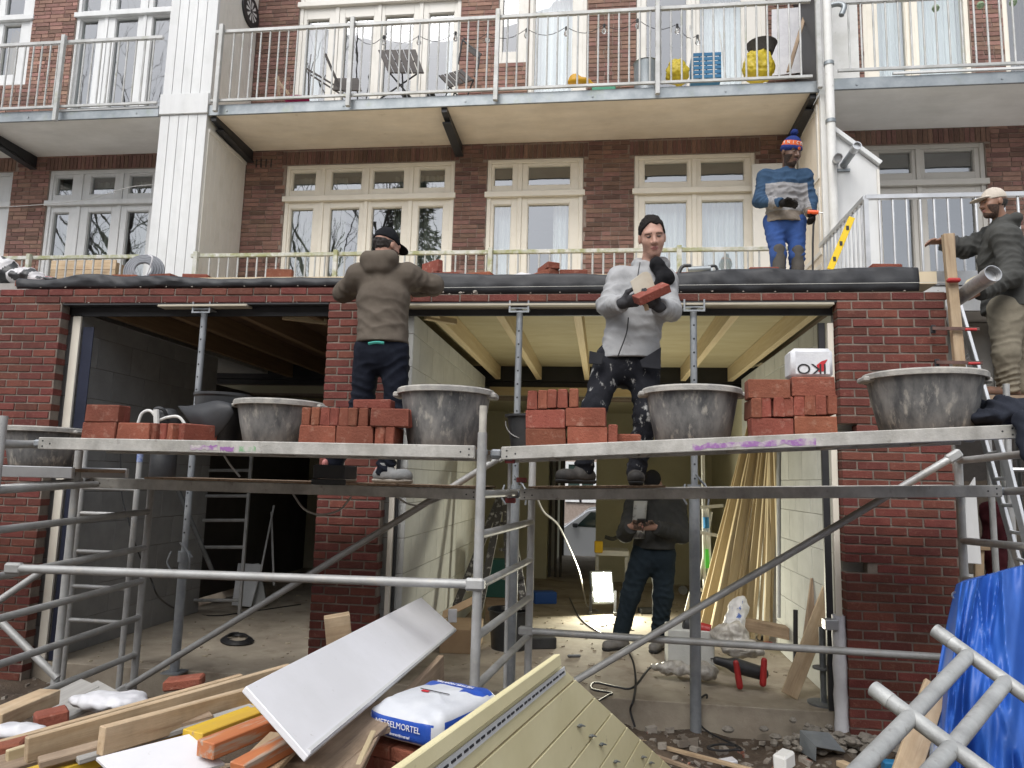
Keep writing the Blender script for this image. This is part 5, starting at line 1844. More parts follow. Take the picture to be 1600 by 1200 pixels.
gd, Q = person('man in light grey zip jacket holding a brick and a trowel', J, (-.1, -1, 0), (.06, -.93, -.27), skinA, jk, tr_, bootb, beard=.5, glove=gl_, hs=1.0, hairm=mat('hair_black', (.012, .010, .010), (.022, .018, .016), sc=60, rough=.8, spec=.2, bump=.6, bsc=160), hood=True, ground=zg, roll=-.10, hem=at(985, 556, -.75).z,
               hands={'L': (V(-.75, -.35, .25), V(-.1, .2, 1), V(-.2, -.9, .4), .65), 'R': (V(.85, -.25, .15), V(.2, -.3, .9), V(0, -.6, .8), .75)},
               foot_dirs={'L': V(-.05, -1, 0), 'R': V(-.75, -.6, 0)})
# dark jacket lining turned out over the shoulder, zip, pocket flaps
soft('hood_lining', [dict(add=[('c', tuple(at(1025, 412, -.70)), tuple(at(1043, 436, -.69)), .045, .05), ('c', tuple(at(1034, 432, -.72)), tuple(at(1024, 450, -.745)), .035, .018)], k=.02)], .008, fab('lining_black', (.015, .015, .017)), gd, amp=.006, ampsc=40)
z_ = MB().path(catmull([at(1000, 410, -.735), at(997, 428, -.77), at(994, 452, -.80)], 5) , .004, 6)
z_.path(catmull([at(982, 496, -.81), at(979, 520, -.80), at(970, 545, -.785), at(965, 558, -.77)], 5), .004, 6)
z_.build('zip', M['cable'], gd, smooth=True)
for a, b, c, d in (((921, 548), (944, 553), (940, 570), (920, 568)), ((1000, 563), (1033, 542), (1032, 577), (1003, 574))):
    y = -.765 if a[0] < 960 else -.755
    MB().slab([at(*a, y), at(*d, y - .01), at(*c, y - .012), at(*b, y)], .008).build('holster_pocket', fab('pocket_black', (.03, .031, .036)), gd, bev=.003)
# brick and trowel in his hands
cb_ = at(1018, 459, -.965)
bx = (at(1042, 449, -.95) - at(995, 470, -.98)).normalized()
m3 = frame(bx, (0, -.45, 1))
brk = MB().obox(cb_, m3[0], m3[1], m3[2], .104, .05, .0255)
brk.build('brick', M['brick_stack'], label='red brick held in the gloved hands of the man in grey', cat='brick', bev=.003)
tw = thing('trowel', 'beige plastering trowel held up behind the brick', 'trowel', at(1000, 460, -.955))
c0_, ux, uz = at(1004, 446, -.935), (at(1018, 436, -.935) - at(992, 448, -.935)).normalized(), (at(990, 446, -.935) - at(998, 466, -.935)).normalized()
pl_ = [c0_ - ux * .065 - uz * .075, c0_ + ux * .065 - uz * .07, c0_ + ux * .072 + uz * .045, c0_ + ux * .055 + uz * .068, c0_ + ux * .03 + uz * .075, c0_ - ux * .06 + uz * .055]
MB().slab(pl_, .006).build('blade', mat('trowel_beige', (.42, .37, .29), (.5, .46, .38), sc=8, rough=.6), tw, bev=.002)
MB().tube(c0_ - uz * .07 - ux * .02, c0_ - uz * .15 - ux * .03, .014, 10).build('handle', M['wood'], tw, smooth=True)

# ------------------------------------------------------------------ man in the brown hoodie, seen from behind
zg = loz(3.2) + .016
J = PJ(H=(604, 385, -.56), N=(598, 412, -.60), sL=(563, 432, -.58), sR=(637, 432, -.58), eL=(537, 457, -.42), eR=(677, 446, -.48), wL=(566, 452, -.12), wR=(650, 453, -.16),
       hL=(577, 545, -.60), hR=(617, 548, -.60), kL=(566, 630, -.56), kR=(619, 636, -.60), aL=(520, 728, -.52), aR=(602, 734, -.66))
skinB = skin_set((.48, .27, .20), (.4, .18, .15), (.04, .03, .025))
hb_ = fab('hoodie_brown', (.125, .105, .085), (.10, .083, .067))
shoe_g = (mat('sneaker_grey', (.20, .21, .215), (.28, .28, .28), sc=12, rough=.8, bump=.2), mat('sneaker_sole', (.45, .41, .36), (.33, .30, .26), sc=10, rough=.8))
gd, Q = person('man in brown hoodie and black cap seen from behind laying bricks', J, (.12, 1, 0), (.50, .84, -.18), skinB, hb_, fab('trousers_navy', (.009, .011, .019), (.014, .017, .026)), shoe_g, beard=1, headwear=('cap', fab('cap_black', (.014, .015, .018)), 1), hairm=mat('hair_dark', (.025, .02, .018), rough=.7), hood=1.3, ground=zg, hem=at(597, 533, -.7).z, jo=.024, to=.018, girth=.95,
               hands={'L': (V(.6, .7, .0), V(0, 0, -1), V(1, 0, 0), .5), 'R': (V(-.6, .7, 0), V(0, 0, -1), V(-1, 0, 0), .5)},
               foot_dirs={'L': V(.75, -.35, 0), 'R': V(1, -.35, 0)})
MB().path(catmull([at(576, 537, -.775), at(588, 535, -.785), at(600, 536, -.785)], 4), .010, 6).build('undershirt', mat('shirt_teal', (.05, .30, .25), rough=.9), gd, smooth=True)
for px, py in ((508, 724), (590, 736)):
    p = at(px, py, -.60)
    soft('heel_tab', [dict(add=[('e', tuple(p), (.02, .026, .03))])], .007, mat('heel_pink', (.55, .22, .2), rough=.7), gd)

# ------------------------------------------------------------------ man with the bobble hat on the roof
J = PJ(H=(1236, 238, 2.08), N=(1232, 269, 2.14), sL=(1256, 277, 2.14), sR=(1196, 278, 2.16), eL=(1266, 313, 2.10), eR=(1187, 314, 2.08), wL=(1267, 335, 1.95), wR=(1222, 318, 1.90),
       hL=(1243, 347, 2.15), hR=(1209, 347, 2.15), kL=(1245, 401, 2.08), kR=(1216, 399, 2.05), aL=(1247, 466, 2.16), aR=(1217, 466, 2.12))
gr = min(J['aL'].z, J['aR'].z) - .075
skinC = skin_set((.135, .075, .052), (.14, .065, .055), (.014, .011, .01))
blue, cgrey, beige = fab('jacket_blue', (.038, .075, .135), (.03, .058, .105)), fab('jacket_grey', (.29, .285, .29)), fab('jacket_beige', (.25, .215, .18))
zA, zB = at(1230, 281, 1.98).z, at(1230, 326, 1.98).z
cxm = (J['sL'].x + J['sR'].x) / 2
def zone3(c):
    m_ = np.zeros(len(c), dtype=np.int32)
    core_ = (np.abs(c[:, 0] - at(1227, 300, 2.1).x) < .205) & (c[:, 1] > 1.90)
    m_[core_ & (c[:, 2] < zA)] = 1
    m_[core_ & (c[:, 2] < zB)] = 2
    return m_
orange = fab('knit_orange', (.62, .13, .045))
royal = fab('knit_blue', (.022, .04, .17))
gd, Q = person('man on the roof in blue and grey jacket and bobble hat', J, (.25, -1, 0), (.42, -.84, -.34), skinC, [blue, cgrey, beige], mat('work_trousers_blue', (.025, .075, .26), (.02, .055, .19), sc=6, rough=.9, bump=.3, bsc=150, c3=(.22, .24, .27), sc3=6, lo3=.66, hi3=.78), bootb, glove=fab('glove_black', (.02, .018, .018)), beard=1, hs=1.06, headwear=('beanie', [royal, orange], mat('knit_white', (.75, .73, .7), rough=.9), orange), ground=gr, puffy=True, zones=zone3, hem=at(1225, 343, 2.0).z, to=.016,
               hands={'L': (V(.1, -.55, -.8), V(-1, 0, 0), V(0, -.8, .5), .8), 'R': (V(.92, -.2, -.1), V(.1, .4, -.8), V(.2, -.7, .6), .45)}, girth=1.05)
for s_ in 'LR':
    k_ = J['k' + s_]
    soft('knee_pad', [dict(add=[('c', tuple(k_ + V(0, -.03, .05)), tuple(k_ + V(0, -.02, -.14)), .060, .062)], k=.02)], .01, fab('kneepad_grey', (.09, .085, .08)), gd, amp=.003)
lv = thing('screwdriver', 'orange and black tool in the gloved hand of the bobble hat man', 'tool', at(1265, 331, 1.86))
MB().tube(at(1262, 331, 1.86), at(1279, 332, 1.83), .020, 10).build('handle', mat('plastic_orange', (.75, .10, .02), rough=.4), lv, smooth=True)
MB().tube(at(1279, 332, 1.83), at(1286, 333, 1.82), .006, 8).build('shaft', M['alu_clean'], lv, smooth=True)
pb = thing('pry_bar', 'dark pry bar hanging from the hand of the bobble hat man', 'pry bar', at(1271, 424, 1.9))
MB().path([at(1273, 341, 1.90), at(1271, 352, 1.90), at(1270, 380, 1.92), at(1270, 428, 1.95)], .010, 8).build('bar', M['blackpaint'], pb, smooth=True)

# ------------------------------------------------------------------ man with the pale cap at the right edge
J = PJ(H=(1552, 318, .90), N=(1566, 348, .92), sL=(1571, 372, .74), sR=(1556, 368, 1.10), eL=(1580, 432, .66), eR=(1508, 388, 1.14), wL=(1528, 457, .60), wR=(1473, 378, 1.12),
       hL=(1572, 484, .82), hR=(1584, 482, 1.0), kL=(1572, 553, .80), kR=(1588, 552, 1.02), aL=(1575, 606, .84), aR=(1592, 606, 1.04))
gr4 = min(J['aL'].z, J['aR'].z) - .085
skinD = skin_set((.27, .145, .095), (.28, .12, .1), (.025, .018, .015))
gd, Q = person('man in dark padded jacket and pale cap at the right edge', J, (-1, -.12, 0), (-1, -.12, -.05), skinD, fab('padded_dark', (.075, .076, .072), (.055, .056, .053)), fab('cargo_khaki', (.24, .215, .165), (.19, .17, .13)), (mat('boot_brown', (.16, .08, .05), (.10, .06, .04), sc=12, rough=.7), bootb[1]), beard=1, headwear=('cap', fab('cap_cream', (.62, .56, .48)), 1), hairm=mat('hair_dark', (.02, .016, .014), rough=.7), hood=True, puffy=True, ground=gr4, jo=.042, to=.035, girth=1.12, hem=at(1572, 486, .9).z,
               hands={'L': (V(-.9, -.1, -.3), V(0, 1, -.2), V(-.1, -.2, 1), .6), 'R': (V(-1, -.05, .05), V(0, 0, -1), V(-.2, -1, .3), .35)}, foot_dirs={'L': V(-1, -.1, 0), 'R': V(-1, -.1, 0)})
pf = thing('work_platform', 'small dark platform under the man in the padded jacket', 'platform', (J['aL'].x + .3, .9, 0))
MB().box(J['aL'].x - .30, 9.2, .62, 1.3, gr4 - .05, gr4).build('deck', M['deck'], pf)
for x in (J['aL'].x - .25, 9.1):
    for y in (.67, 1.25):
        MB().tube((x, y, 0), (x, y, gr4 - .05), .022, 10).build('leg', M['alu'], pf, smooth=True)
fl_ = MB().slab([at(1512, 437, .58), at(1500, 455, .58), at(1524, 456, .58), at(1530, 428, .60)], .012)
fl_.build('foam_sheet', mat('foam_pale', (.62, .56, .38), rough=.9), label='pale scrap of board in the hand of the man at right', cat='board')

# ------------------------------------------------------------------ man inside looking at his phone
J = PJ(H=(1020, 756, 1.66), N=(1022, 778, 1.72), sL=(1056, 793, 1.72), sR=(992, 791, 1.70), eL=(1066, 836, 1.64), eR=(977, 834, 1.60), wL=(1024, 824, 1.44), wR=(986, 823, 1.42),
       hL=(1036, 866, 1.72), hR=(1006, 866, 1.70), kL=(1036, 930, 1.68), kR=(985, 930, 1.66), aL=(1030, 992, 1.72), aR=(970, 990, 1.66))
jd = fab('work_jacket_dark', (.045, .046, .045), (.06, .06, .058))
gd, Q = person('man with cap and dark work jacket looking at a phone inside the lit room', J, (-.35, -.95, 0), (-.25, -.75, -.62), skin_set((.42, .24, .18), (.36, .16, .14), (.03, .025, .02)), jd, fab('trousers_petrol', (.014, .022, .030), (.02, .03, .04)), (mat('shoe_grey', (.20, .19, .18), (.14, .135, .13), sc=12, rough=.8), bootb[1]), beard=1, headwear=('cap', fab('cap_dark', (.02, .02, .022)), 1), ground=.181, to=.03, jo=.03, hem=at(1020, 858, 1.6).z,
               hands={'L': (V(-.9, -.2, .1), V(0, -.5, .8), V(0, -.4, 1), .55), 'R': (V(.8, -.4, .1), V(0, -.5, .8), V(0, -.4, 1), .55)}, foot_dirs={'L': V(-.35, -.9, 0), 'R': V(-.7, -.6, 0)})
tsh = mat('tshirt_print', (.40, .40, .38), (.12, .12, .12), sc=9, lo=.5, hi=.6, rough=.95)
P = [[at(lerp(1001, 996, j / 6) + (i - 2) * 5.0, lerp(783, 842, j / 6), 1.545 + .01 * abs(i - 2) - .02 * math.sin(j)) for i in range(5)] for j in range(7)]
o = MB().grid(P, flip=True).build('tshirt', tsh, gd, smooth=True)
o.modifiers.new('thick', 'SOLIDIFY').thickness = .01
ph_ = MB().obox(at(1002, 818, 1.37), V(1, 0, .05).normalized(), V(0, -.8, .6).normalized(), V(.03, .6, .8).normalized(), .038, .075, .005)
ph_.build('phone', M['blackplastic'], label='dark phone in the hands of the man inside', cat='phone', bev=.003)

# ================================================================== things on the roof edge
def roof_brick(label, px, py, Y=.2, kind='flat', rz=0.0, dz=0.0, tilt=0.0):
    p = at(px, py, Y)
    lb(p.x, Y, 3.222 + dz + .02 * (Y > .25), kind, label, 'loose bricks on the roof edge', rz, tilt)
GB = 'loose bricks on the roof edge'
roof_brick('red brick on the roof edge left of the grey coil', 199, 435, .17, rz=.1)
roof_brick('red brick on the roof edge right of the grey coil', 256, 435, .16, rz=-.15)
roof_brick('red brick on the roof edge in front of the beige side boards', 308, 436, .18, rz=.12)
roof_brick('red brick standing on edge on the roof left of the brown hoodie man', 437, 434, .2, 'bed', rz=.08)
roof_brick('upper red brick right of the elbow of the brown hoodie man', 675, 424, .2, 'end', rz=.9, dz=.05)
roof_brick('lower red brick right of the elbow of the brown hoodie man', 699, 433, .18, rz=.05)
roof_brick('red brick on the roof in front of the middle railing post', 750, 433, .2, rz=-.2)
roof_brick('red brick lying on another one left of the man in grey', 857, 428, .16, 'head', rz=.5, dz=.05)
roof_brick('lower of two crossed red bricks left of the man in grey', 853, 433, .16, 'head', rz=.75)
roof_brick('flat red brick on the roof just left of the man in grey', 896, 432, .15, rz=.03)
roof_brick('red brick behind the shoulder of the man in grey', 1060, 430, .25, rz=.03)
roof_brick('red brick on the roof below the bobble hat man', 1192, 422, .2, rz=-.03, dz=.02)
roof_brick('red brick near the right end of the black roofing sheet', 1382, 420, .2, rz=.05, dz=.035)
roof_brick('red brick half under the plastic bag at the left edge', 50, 436, .18, rz=.3, dz=-.05)
# crumpled bag
pb_ = at(40, 425, .3)
bagm = [mat('bag_white', (.66, .65, .66), (.50, .49, .50), sc=9, rough=.45, bump=.5, bsc=20), mat('bag_red', (.40, .03, .05), rough=.5), M['blackplastic']]
def bzone(c):
    n_ = wob(c, 22, 3.0)
    m_ = np.zeros(len(c), dtype=np.int32)
    m_[n_ > .33] = 1
    m_[n_ < -.36] = 2
    return m_
soft('plastic_bag', [dict(add=[('e', tuple(at(8, 424, .3)), (.13, .10, .12)), ('e', tuple(at(40, 432, .28)), (.16, .10, .07)), ('e', tuple(at(72, 438, .26)), (.12, .08, .035))], k=.06)], .012, bagm, amp=.014, ampsc=24, zone=bzone, label='crumpled white and red plastic bag on the roof at the left edge', cat='bag')
# grey hose coil
cc = at(225, 424, .32)
co = MB()
for i, rr_ in enumerate((.155, .135, .115, .095, .075)):
    c_ = cc + V(.006 * i, -.012 * i, .0)
    n_ = V(.25, -.92, .25).normalized()
    x_, y_, z_ = frame(n_)
    co.path([c_ + y_ * (rr_ * math.cos(a)) + z_ * (rr_ * math.sin(a)) for a in np.linspace(0, 2 * math.pi, 29)[:-1]], .013, 8, closed=True)
hc = thing('hose_coil', 'coil of grey hose on the roof edge below the white column', 'hose', cc - V(0, 0, .16))
co.build('hose', mat('hose_grey', (.17, .18, .20), (.24, .25, .27), sc=8, rough=.5), hc, smooth=True)
MB().path(catmull([cc + V(.02, -.06, -.09), cc + V(.07, -.09, -.12), cc + V(.12, -.08, .08), cc + V(.06, -.05, .13)], 6), .006, 6).build('strap', M['foil'], hc, smooth=True)
# wooden crate behind the short railing
cr = thing('wooden_crate', 'wooden crate behind the short railing at the left', 'crate', at(130, 438, 3.2))
ca, cb2 = at(82, 410, 3.2), at(180, 438, 3.2)
for k in range(4):
    z1_ = lerp(ca.z + .02, ca.z - .5, k / 4)
    z0_ = lerp(ca.z + .02, ca.z - .5, (k + 1) / 4) + .006
    MB().box(ca.x, cb2.x, 3.18, 3.2, z0_, z1_).build('slat', M['wood'], cr)
    MB().box(ca.x + .01, cb2.x - .01, 3.5, 3.52, z0_, z1_).build('slat', M['wood'], cr)
for x in (ca.x + .02, cb2.x - .06):
    MB().box(x, x + .04, 3.202, 3.5, ca.z - .5, ca.z).build('end_panel', M['wood'], cr)
# power tool
tl = thing('angle_grinder', 'black and grey power tool on the roof right of the man in grey', 'power tool', at(1093, 430, .2))
MB().tube(at(1075, 422, .2), at(1110, 420, .2), .026, 12).build('body', M['galv'], tl, smooth=True)
MB().path(catmull([at(1060, 428, .19), at(1067, 416, .19), at(1080, 415, .19)], 5), .014, 8).build('grip', M['blackplastic'], tl, smooth=True)
MB().path(catmull([at(1106, 417, .19), at(1118, 416, .19), at(1122, 428, .19)], 5), .011, 8).build('handle', M['blackplastic'], tl, smooth=True)
soft('rag', [dict(add=[('e', tuple(at(818, 432, .3)), (.09, .05, .028))])], .01, M['foil'], amp=.006, ampsc=40, label='small white rag on the roof left of the crossed bricks', cat='rag')
# mason's line
MB().tube(at(640, 450, -.005), at(1487, 441, -.03), .0016, 6).build('mason_line', mat('string_white', (.7, .7, .65), rough=.8), label='taut white mason line along the roof edge', cat='string')
# yellow spirit level
lv = thing('spirit_level', 'yellow spirit level leaning against the terrace railing', 'spirit level', at(1297, 421, 1.42))
beam_obj('bar', at(1297, 421, 1.40), at(1331, 340, 1.44), .025, .055, mat('level_yellow', (.75, .52, .01), rough=.4), lv, up=(1, 0, 0))
for t_ in (.2, .5, .8):
    p = lerp(at(1297, 421, 1.385), at(1331, 340, 1.425), t_)
    MB().box(p.x - .012, p.x + .012, p.y - .004, p.y + .006, p.z - .02, p.z + .02).build('vial', M['blackplastic'], lv)
# ------------------------------------------------------------------ right side of the right pier
yp = -.05
gp = beam_obj('guide_post', at(1503, 615, yp), at(1480, 366, yp), .066, .045, M['wood'], up=(0, 1, 0), label='upright timber guide post clamped to the right brick pier', cat='timber post')
gp2 = beam_obj('guide_post', at(1488, 470, yp + .07), at(1484, 366, yp + .07), .05, .05, M['wood_old'], up=(0, 1, 0), label='darker second timber behind the guide post', cat='timber post')
for i, (py, xa, xb) in enumerate(((513, 1457, 1530), (566, 1463, 1535))):
    c_ = thing('bar_clamp', ('upper', 'lower')[i] + ' bar clamp holding the guide post on the right pier', 'clamp', at(1490, py, -.09))
    MB().beam(at(xa, py, -.085), at(xb, py + 1, -.1), .012, .022).build('bar', mat('clamp_rust', (.09, .05, .042), (.15, .085, .07), sc=20, rough=.7), c_)
    MB().beam(at(xa + 1, py - 5, -.06), at(xa + 1, py + 8, -.06), .03, .02).build('jaw', M['blackpaint'], c_, bev=.004)
    MB().tube(at(xb - 22, py + 2, -.1), at(xb - 4, py + 2, -.11), .010, 10).build('handle', M['red'], c_, smooth=True)
MB().obox(at(1490, 438, -.1), V(1, 0, 0), V(0, 1, 0), V(0, 0, 1), .042, .02, .014).build('line_holder', M['red'], label='red plastic line holder on the guide post', cat='line holder', bev=.008)
dp_ = thing('vent_duct', 'short silver duct pipe pointing up in front of the padded jacket', 'duct', at(1500, 470, .0))
a_, b_ = at(1494, 468, .10), at(1549, 429, -.28)
MB().hollow(a_, b_, .052, .004, 22).build('pipe', mat('duct_zinc', (.5, .5, .5), (.36, .36, .36), sc=30, rough=.4, metal=.6, bump=.3, bsc=120), dp_, smooth=True)
d_ = (b_ - a_).normalized()
MB().hollow(b_ - d_ * .045, b_ + d_ * .02, .057, .004, 22).build('collar', M['alu_clean'], dp_, smooth=True)
MB().lathe(b_ - d_ * .03, [(0, 0), (.05, 0)], 20, ax=d_).build('damper', M['alu_clean'], dp_)
# leaning aluminium ladder
ld = thing('ladder', 'aluminium ladder leaning behind the right brick pier', 'ladder', at(1600, 900, .25))
s0a, s0b = at(1494, 462, .45), at(1622, 905, -.12)
off = V(.09, .36, 0)
for k, o_ in enumerate((V(0, 0, 0), off)):
    MB().beam(s0a + o_, s0b + o_, .026, .065, up=(0, 1, .3)).build('stile', M['alu_clean'], ld, bev=.004)
for i in range(11):
    p = lerp(s0a, s0b, (i + .5) / 11)
    MB().tube(p, p + off, .014, 8).build('rung', M['alu_clean'], ld, smooth=True)
ld2 = thing('ladder', 'second ladder section close to the right picture edge', 'ladder', at(1610, 900, -.5))
q0, q1 = at(1572, 716, .05), at(1618, 905, -.25)
for o_ in (V(0, 0, 0), V(.13, -.05, 0)):
    MB().beam(q0 + o_, q1 + o_, .02, .07, up=(0, 1, .3)).build('stile', M['alu_clean'], ld2, bev=.003)
for i in range(5):
    p = lerp(q0, q1, (i + .5) / 5)
    MB().tube(p, p + V(.13, -.05, 0), .014, 8).build('rung', M['alu_clean'], ld2, smooth=True)
# board, planks and posts in the gap beside the pier
MB().slab([at(1508, 770, .35), at(1510, 880, .3), at(1534, 882, .3), at(1524, 745, .35)], .02).build('white_board', M['white'], label='white board standing in the gap right of the right pier', cat='board', bev=.003)
beam_obj('timber', at(1530, 848, .5), at(1529, 915, .5), .06, .03, M['wood'], label='short upright timber in the gap right of the pier', cat='timber', up=(0, 1, 0))
beam_obj('timber', at(1512, 855, .48), at(1546, 855, .48), .03, .045, M['wood'], label='short crosspiece timber in the gap right of the pier', cat='timber')
MB().tube(at(1572, 600, .4), at(1582, 905, .35), .022, 12).build('scaffold_pole', M['alu'], label='slim upright pole behind the ladder at the right', cat='pole', smooth=True)
soft('red_fabric', [dict(add=[('c', tuple(at(1552, 800, .9)), tuple(at(1556, 900, .9)), .09, .07)], k=.03)], .015, fab('fabric_darkred', (.05, .010, .013)), amp=.015, ampsc=20, label='dark red fabric hanging in the gap right of the pier', cat='fabric')
# work jacket thrown over the plank end
jm = fab('denim_black', (.02, .023, .033), (.03, .034, .046))
zj = upz(6.55)
soft('thrown_jacket', [dict(add=[('e', tuple(at(1540, 655, -1.28)), (.15, .16, .045)), ('e', tuple(at(1585, 645, -1.3)), (.14, .15, .06)), ('c', tuple(at(1525, 632, -1.15)), tuple(at(1560, 650, -1.2)), .03, .05), ('c', tuple(at(1560, 634, -1.3)), tuple(at(1615, 640, -1.36)), .045, .045), ('c', tuple(at(1597, 655, -1.55)), tuple(at(1603, 700, -1.56)), .035, .03)], k=.06, cut=[((0, 0, zj - .005), (0, 0, -1))]), dict(add=[('c', tuple(at(1597, 655, -1.56)), tuple(at(1603, 712, -1.57)), .035, .028)], k2=.03)], .011, jm, folds=[(at(1550, 650, -1.3), V(.4, .3, 1), .25, .014, .07)], amp=.01, ampsc=26, label='dark work jacket thrown over the right end of the upper plank', cat='jacket')

# ================================================================== things on the middle balcony
zf = 6.31
def fold_table():
    t = thing('folding_table', 'dark slatted folding table with its top tilted up on the balcony', 'table', at(628, 146, 3.4))
    a, b, c, d = at(590, 78, 3.55), at(650, 77, 3.55), at(663, 113, 3.30), at(606, 113, 3.30)
    for i in range(6):
        t0, t1 = i / 6 + .012, (i + 1) / 6 - .012
        MB().slab([lerp(a, b, t0), lerp(d, c, t0), lerp(d, c, t1), lerp(a, b, t1)], .02).build('slat', M['wood_dark'], t)
    for p, q in ((at(608, 113, 3.32), at(645, 156, 3.5)), (at(655, 113, 3.32), at(592, 156, 3.5)), (at(628, 100, 3.42), at(630, 156, 3.35)), (at(600, 95, 3.5), at(650, 96, 3.5))):
        MB().tube(p, q, .011, 8).build('leg', M['blackpaint'], t, smooth=True)
    return t
M['wood_dark'] = mat('slat_dark', (.075, .065, .06), (.05, .043, .04), sc=5, stretch=(1, 8, 8), rough=.7)
fold_table()
def fold_chair(label, pxs, Y):
    t = thing('folding_chair', label, 'chair', at(pxs[0][0], 150, Y))
    a, b, c, d = [at(x, y, yy) for (x, y, yy) in pxs]
    for i in range(5):
        t0, t1 = i / 5 + .02, (i + 1) / 5 - .02
        MB().slab([lerp(a, b, t0), lerp(d, c, t0), lerp(d, c, t1), lerp(a, b, t1)], .016).build('slat', M['wood_dark'], t)
    for p, q in ((a, V(c.x, c.y, zf)), (b, V(d.x, d.y, zf)), (d, V(a.x, a.y - .05, zf)), (c, V(b.x, b.y - .05, zf))):
        MB().tube(p, q, .010, 8).build('leg', M['blackpaint'], t, smooth=True)
fold_chair('dark folding chair at the right of the slatted table', [(686, 118, 3.5), (722, 108, 3.5), (740, 124, 3.3), (702, 136, 3.3)], 3.4)
t = thing('folding_chair', 'folded dark chair leaning left of the slatted table', 'chair', at(515, 148, 3.4))
for (p, q) in (((480, 108), (548, 148)), ((508, 84), (532, 140)), ((487, 118), (540, 152))):
    MB().beam(at(*p, 3.45), at(*q, 3.3), .035, .02).build('slat', M['wood_dark'], t)
MB().slab([at(523, 122, 3.4), at(520, 140, 3.3), at(565, 141, 3.3), at(560, 122, 3.4)], .02).build('seat', M['wood_dark'], t)
t = thing('folding_chair', 'chair frame standing before the brickwork right of the slatted table', 'chair', at(735, 140, 3.7))
MB().path([at(716, 100, 3.7), at(722, 65, 3.75), at(726, 60, 3.75)], .012, 8).build('frame_tube', M['blackpaint'], t, smooth=True)
MB().path([at(722, 62, 3.75), at(750, 85, 3.72), at(747, 105, 3.7), at(742, 120, 3.7)], .012, 8).build('frame_tube', M['blackpaint'], t, smooth=True)
MB().beam(at(733, 75, 3.74), at(750, 88, 3.72), .02, .08).build('backrest', M['wood_dark'], t)
t = thing('deck_chair', 'brown wooden deck chair parts in the left balcony corner', 'chair', at(440, 150, 3.5))
for (p, q) in (((431, 122), (452, 148)), ((434, 120), (436, 150))):
    MB().beam(at(*p, 3.5), at(*q, 3.4), .03, .03).build('bar', M['wood_old'], t)
soft('magenta_cushion', [dict(add=[('e', tuple(at(464, 156, 3.2)), (.17, .09, .05))])], .012, fab('fabric_magenta', (.24, .02, .08)), amp=.004, label='magenta cushion at the left balcony edge', cat='cushion')
def sack(label, cx, cy, rx, rz, Y, m_, name='yellow_bag'):
    p = at(cx, cy, Y)
    soft(name, [dict(add=[('e', (p.x, p.y, p.z), (rx, rx * .8, rz)), ('e', (p.x, p.y, p.z - rz * .35), (rx * 1.03, rx * .85, rz * .7))], k=.05, cut=[((0, 0, zf), (0, 0, -1))])], .012, m_, amp=.016, ampsc=26, folds=[(p, V(.3, 0, 1), .2, .008, .06)], label=label, cat='bag')
yel = mat('bag_yellow', (.62, .48, .03), (.50, .38, .02), sc=8, rough=.5, bump=.3, bsc=18)
sack('smaller yellow bag next to the steel tub on the balcony', 1058, 112, .135, .15, 3.25, yel)
sack('larger yellow bag right of the blue crate on the balcony', 1185, 102, .18, .20, 3.3, yel)
bkm = mat('basket_dark', (.06, .055, .055), (.09, .085, .08), sc=40, rough=.8, bump=.5, bsc=60)
p = at(1190, 76, 3.32)
MB().lathe((p.x, p.y, p.z - .08), [(0, 0), (.13, 0), (.175, .12), (.185, .13), (.165, .13), (.12, .02), (0, .02)], 26).build('dark_basket', bkm, label='dark round basket on the larger yellow bag', cat='basket', smooth=True)
bc = thing('blue_crate', 'blue plastic crate on the balcony', 'crate', at(1104, 125, 3.3))
a, b = at(1081, 84, 3.25), at(1127, 123, 3.25)
blue_ = mat('plastic_blue', (.015, .14, .30), (.02, .18, .36), sc=6, rough=.5)
for k in range(6):
    z1_ = lerp(a.z, b.z, k / 6)
    MB().box(a.x, b.x, 3.24, 3.252, lerp(a.z, b.z, (k + .72) / 6), z1_).build('slat', blue_, bc)
for i in range(5):
    x = lerp(a.x, b.x - .02, i / 4)
    MB().box(x, x + .02, 3.253, 3.262, b.z, a.z).build('rib', blue_, bc)
MB().box(a.x, b.x, 3.262, 3.5, b.z, b.z + .02).build('base', blue_, bc)
for x in (a.x, b.x - .012):
    MB().box(x, x + .012, 3.263, 3.5, b.z + .021, a.z).build('side', blue_, bc)
p = at(1010, 118, 3.3)
MB().lathe((p.x, p.y, zf), [(0, 0), (.15, 0), (.155, at(1010, 101, 3.3).z - zf - .01), (.165, at(1010, 101, 3.3).z - zf), (.15, at(1010, 101, 3.3).z - zf), (.145, .02), (0, .02)], 28).build('steel_pot', M['galv'], label='round steel tub on the balcony left of the smaller yellow bag', cat='tub', smooth=True)
p = at(905, 128, 3.2)
soft('yellow_toy', [dict(add=[('e', (p.x, p.y, p.z), (.15, .08, .05)), ('e', (p.x - .05, p.y, p.z + .05), (.07, .06, .05)), ('c', (p.x, p.y, p.z), (p.x + .2, p.y, p.z - .06), .03, .03)], k=.04)], .012, mat('plastic_amber', (.62, .33, .01), rough=.5), label='amber yellow plastic toy at the balcony edge', cat='toy', amp=.004)
MB().box(at(925, 135, 3.15).x, at(962, 135, 3.15).x, 3.1, 3.3, zf, at(940, 131, 3.1).z).build('green_box', mat('plastic_green', (.05, .30, .18), rough=.5), label='flat green box at the balcony edge', cat='box', bev=.01)
beam_obj('leaning_lath', at(1232, 112, 3.2), at(1259, 20, 3.6), .05, .02, M['wood_old'], label='wooden lath leaning at the right end of the balcony', cat='lath')
sheet = MB().slab([at(1206, 15, 3.75), at(1206, 118, 3.75), at(1262, 112, 3.75), at(1262, 10, 3.75)], .01)
sheet.build('wrap_sheet', M['foil'], label='silver white bubble sheet at the right end of the balcony', cat='sheet')
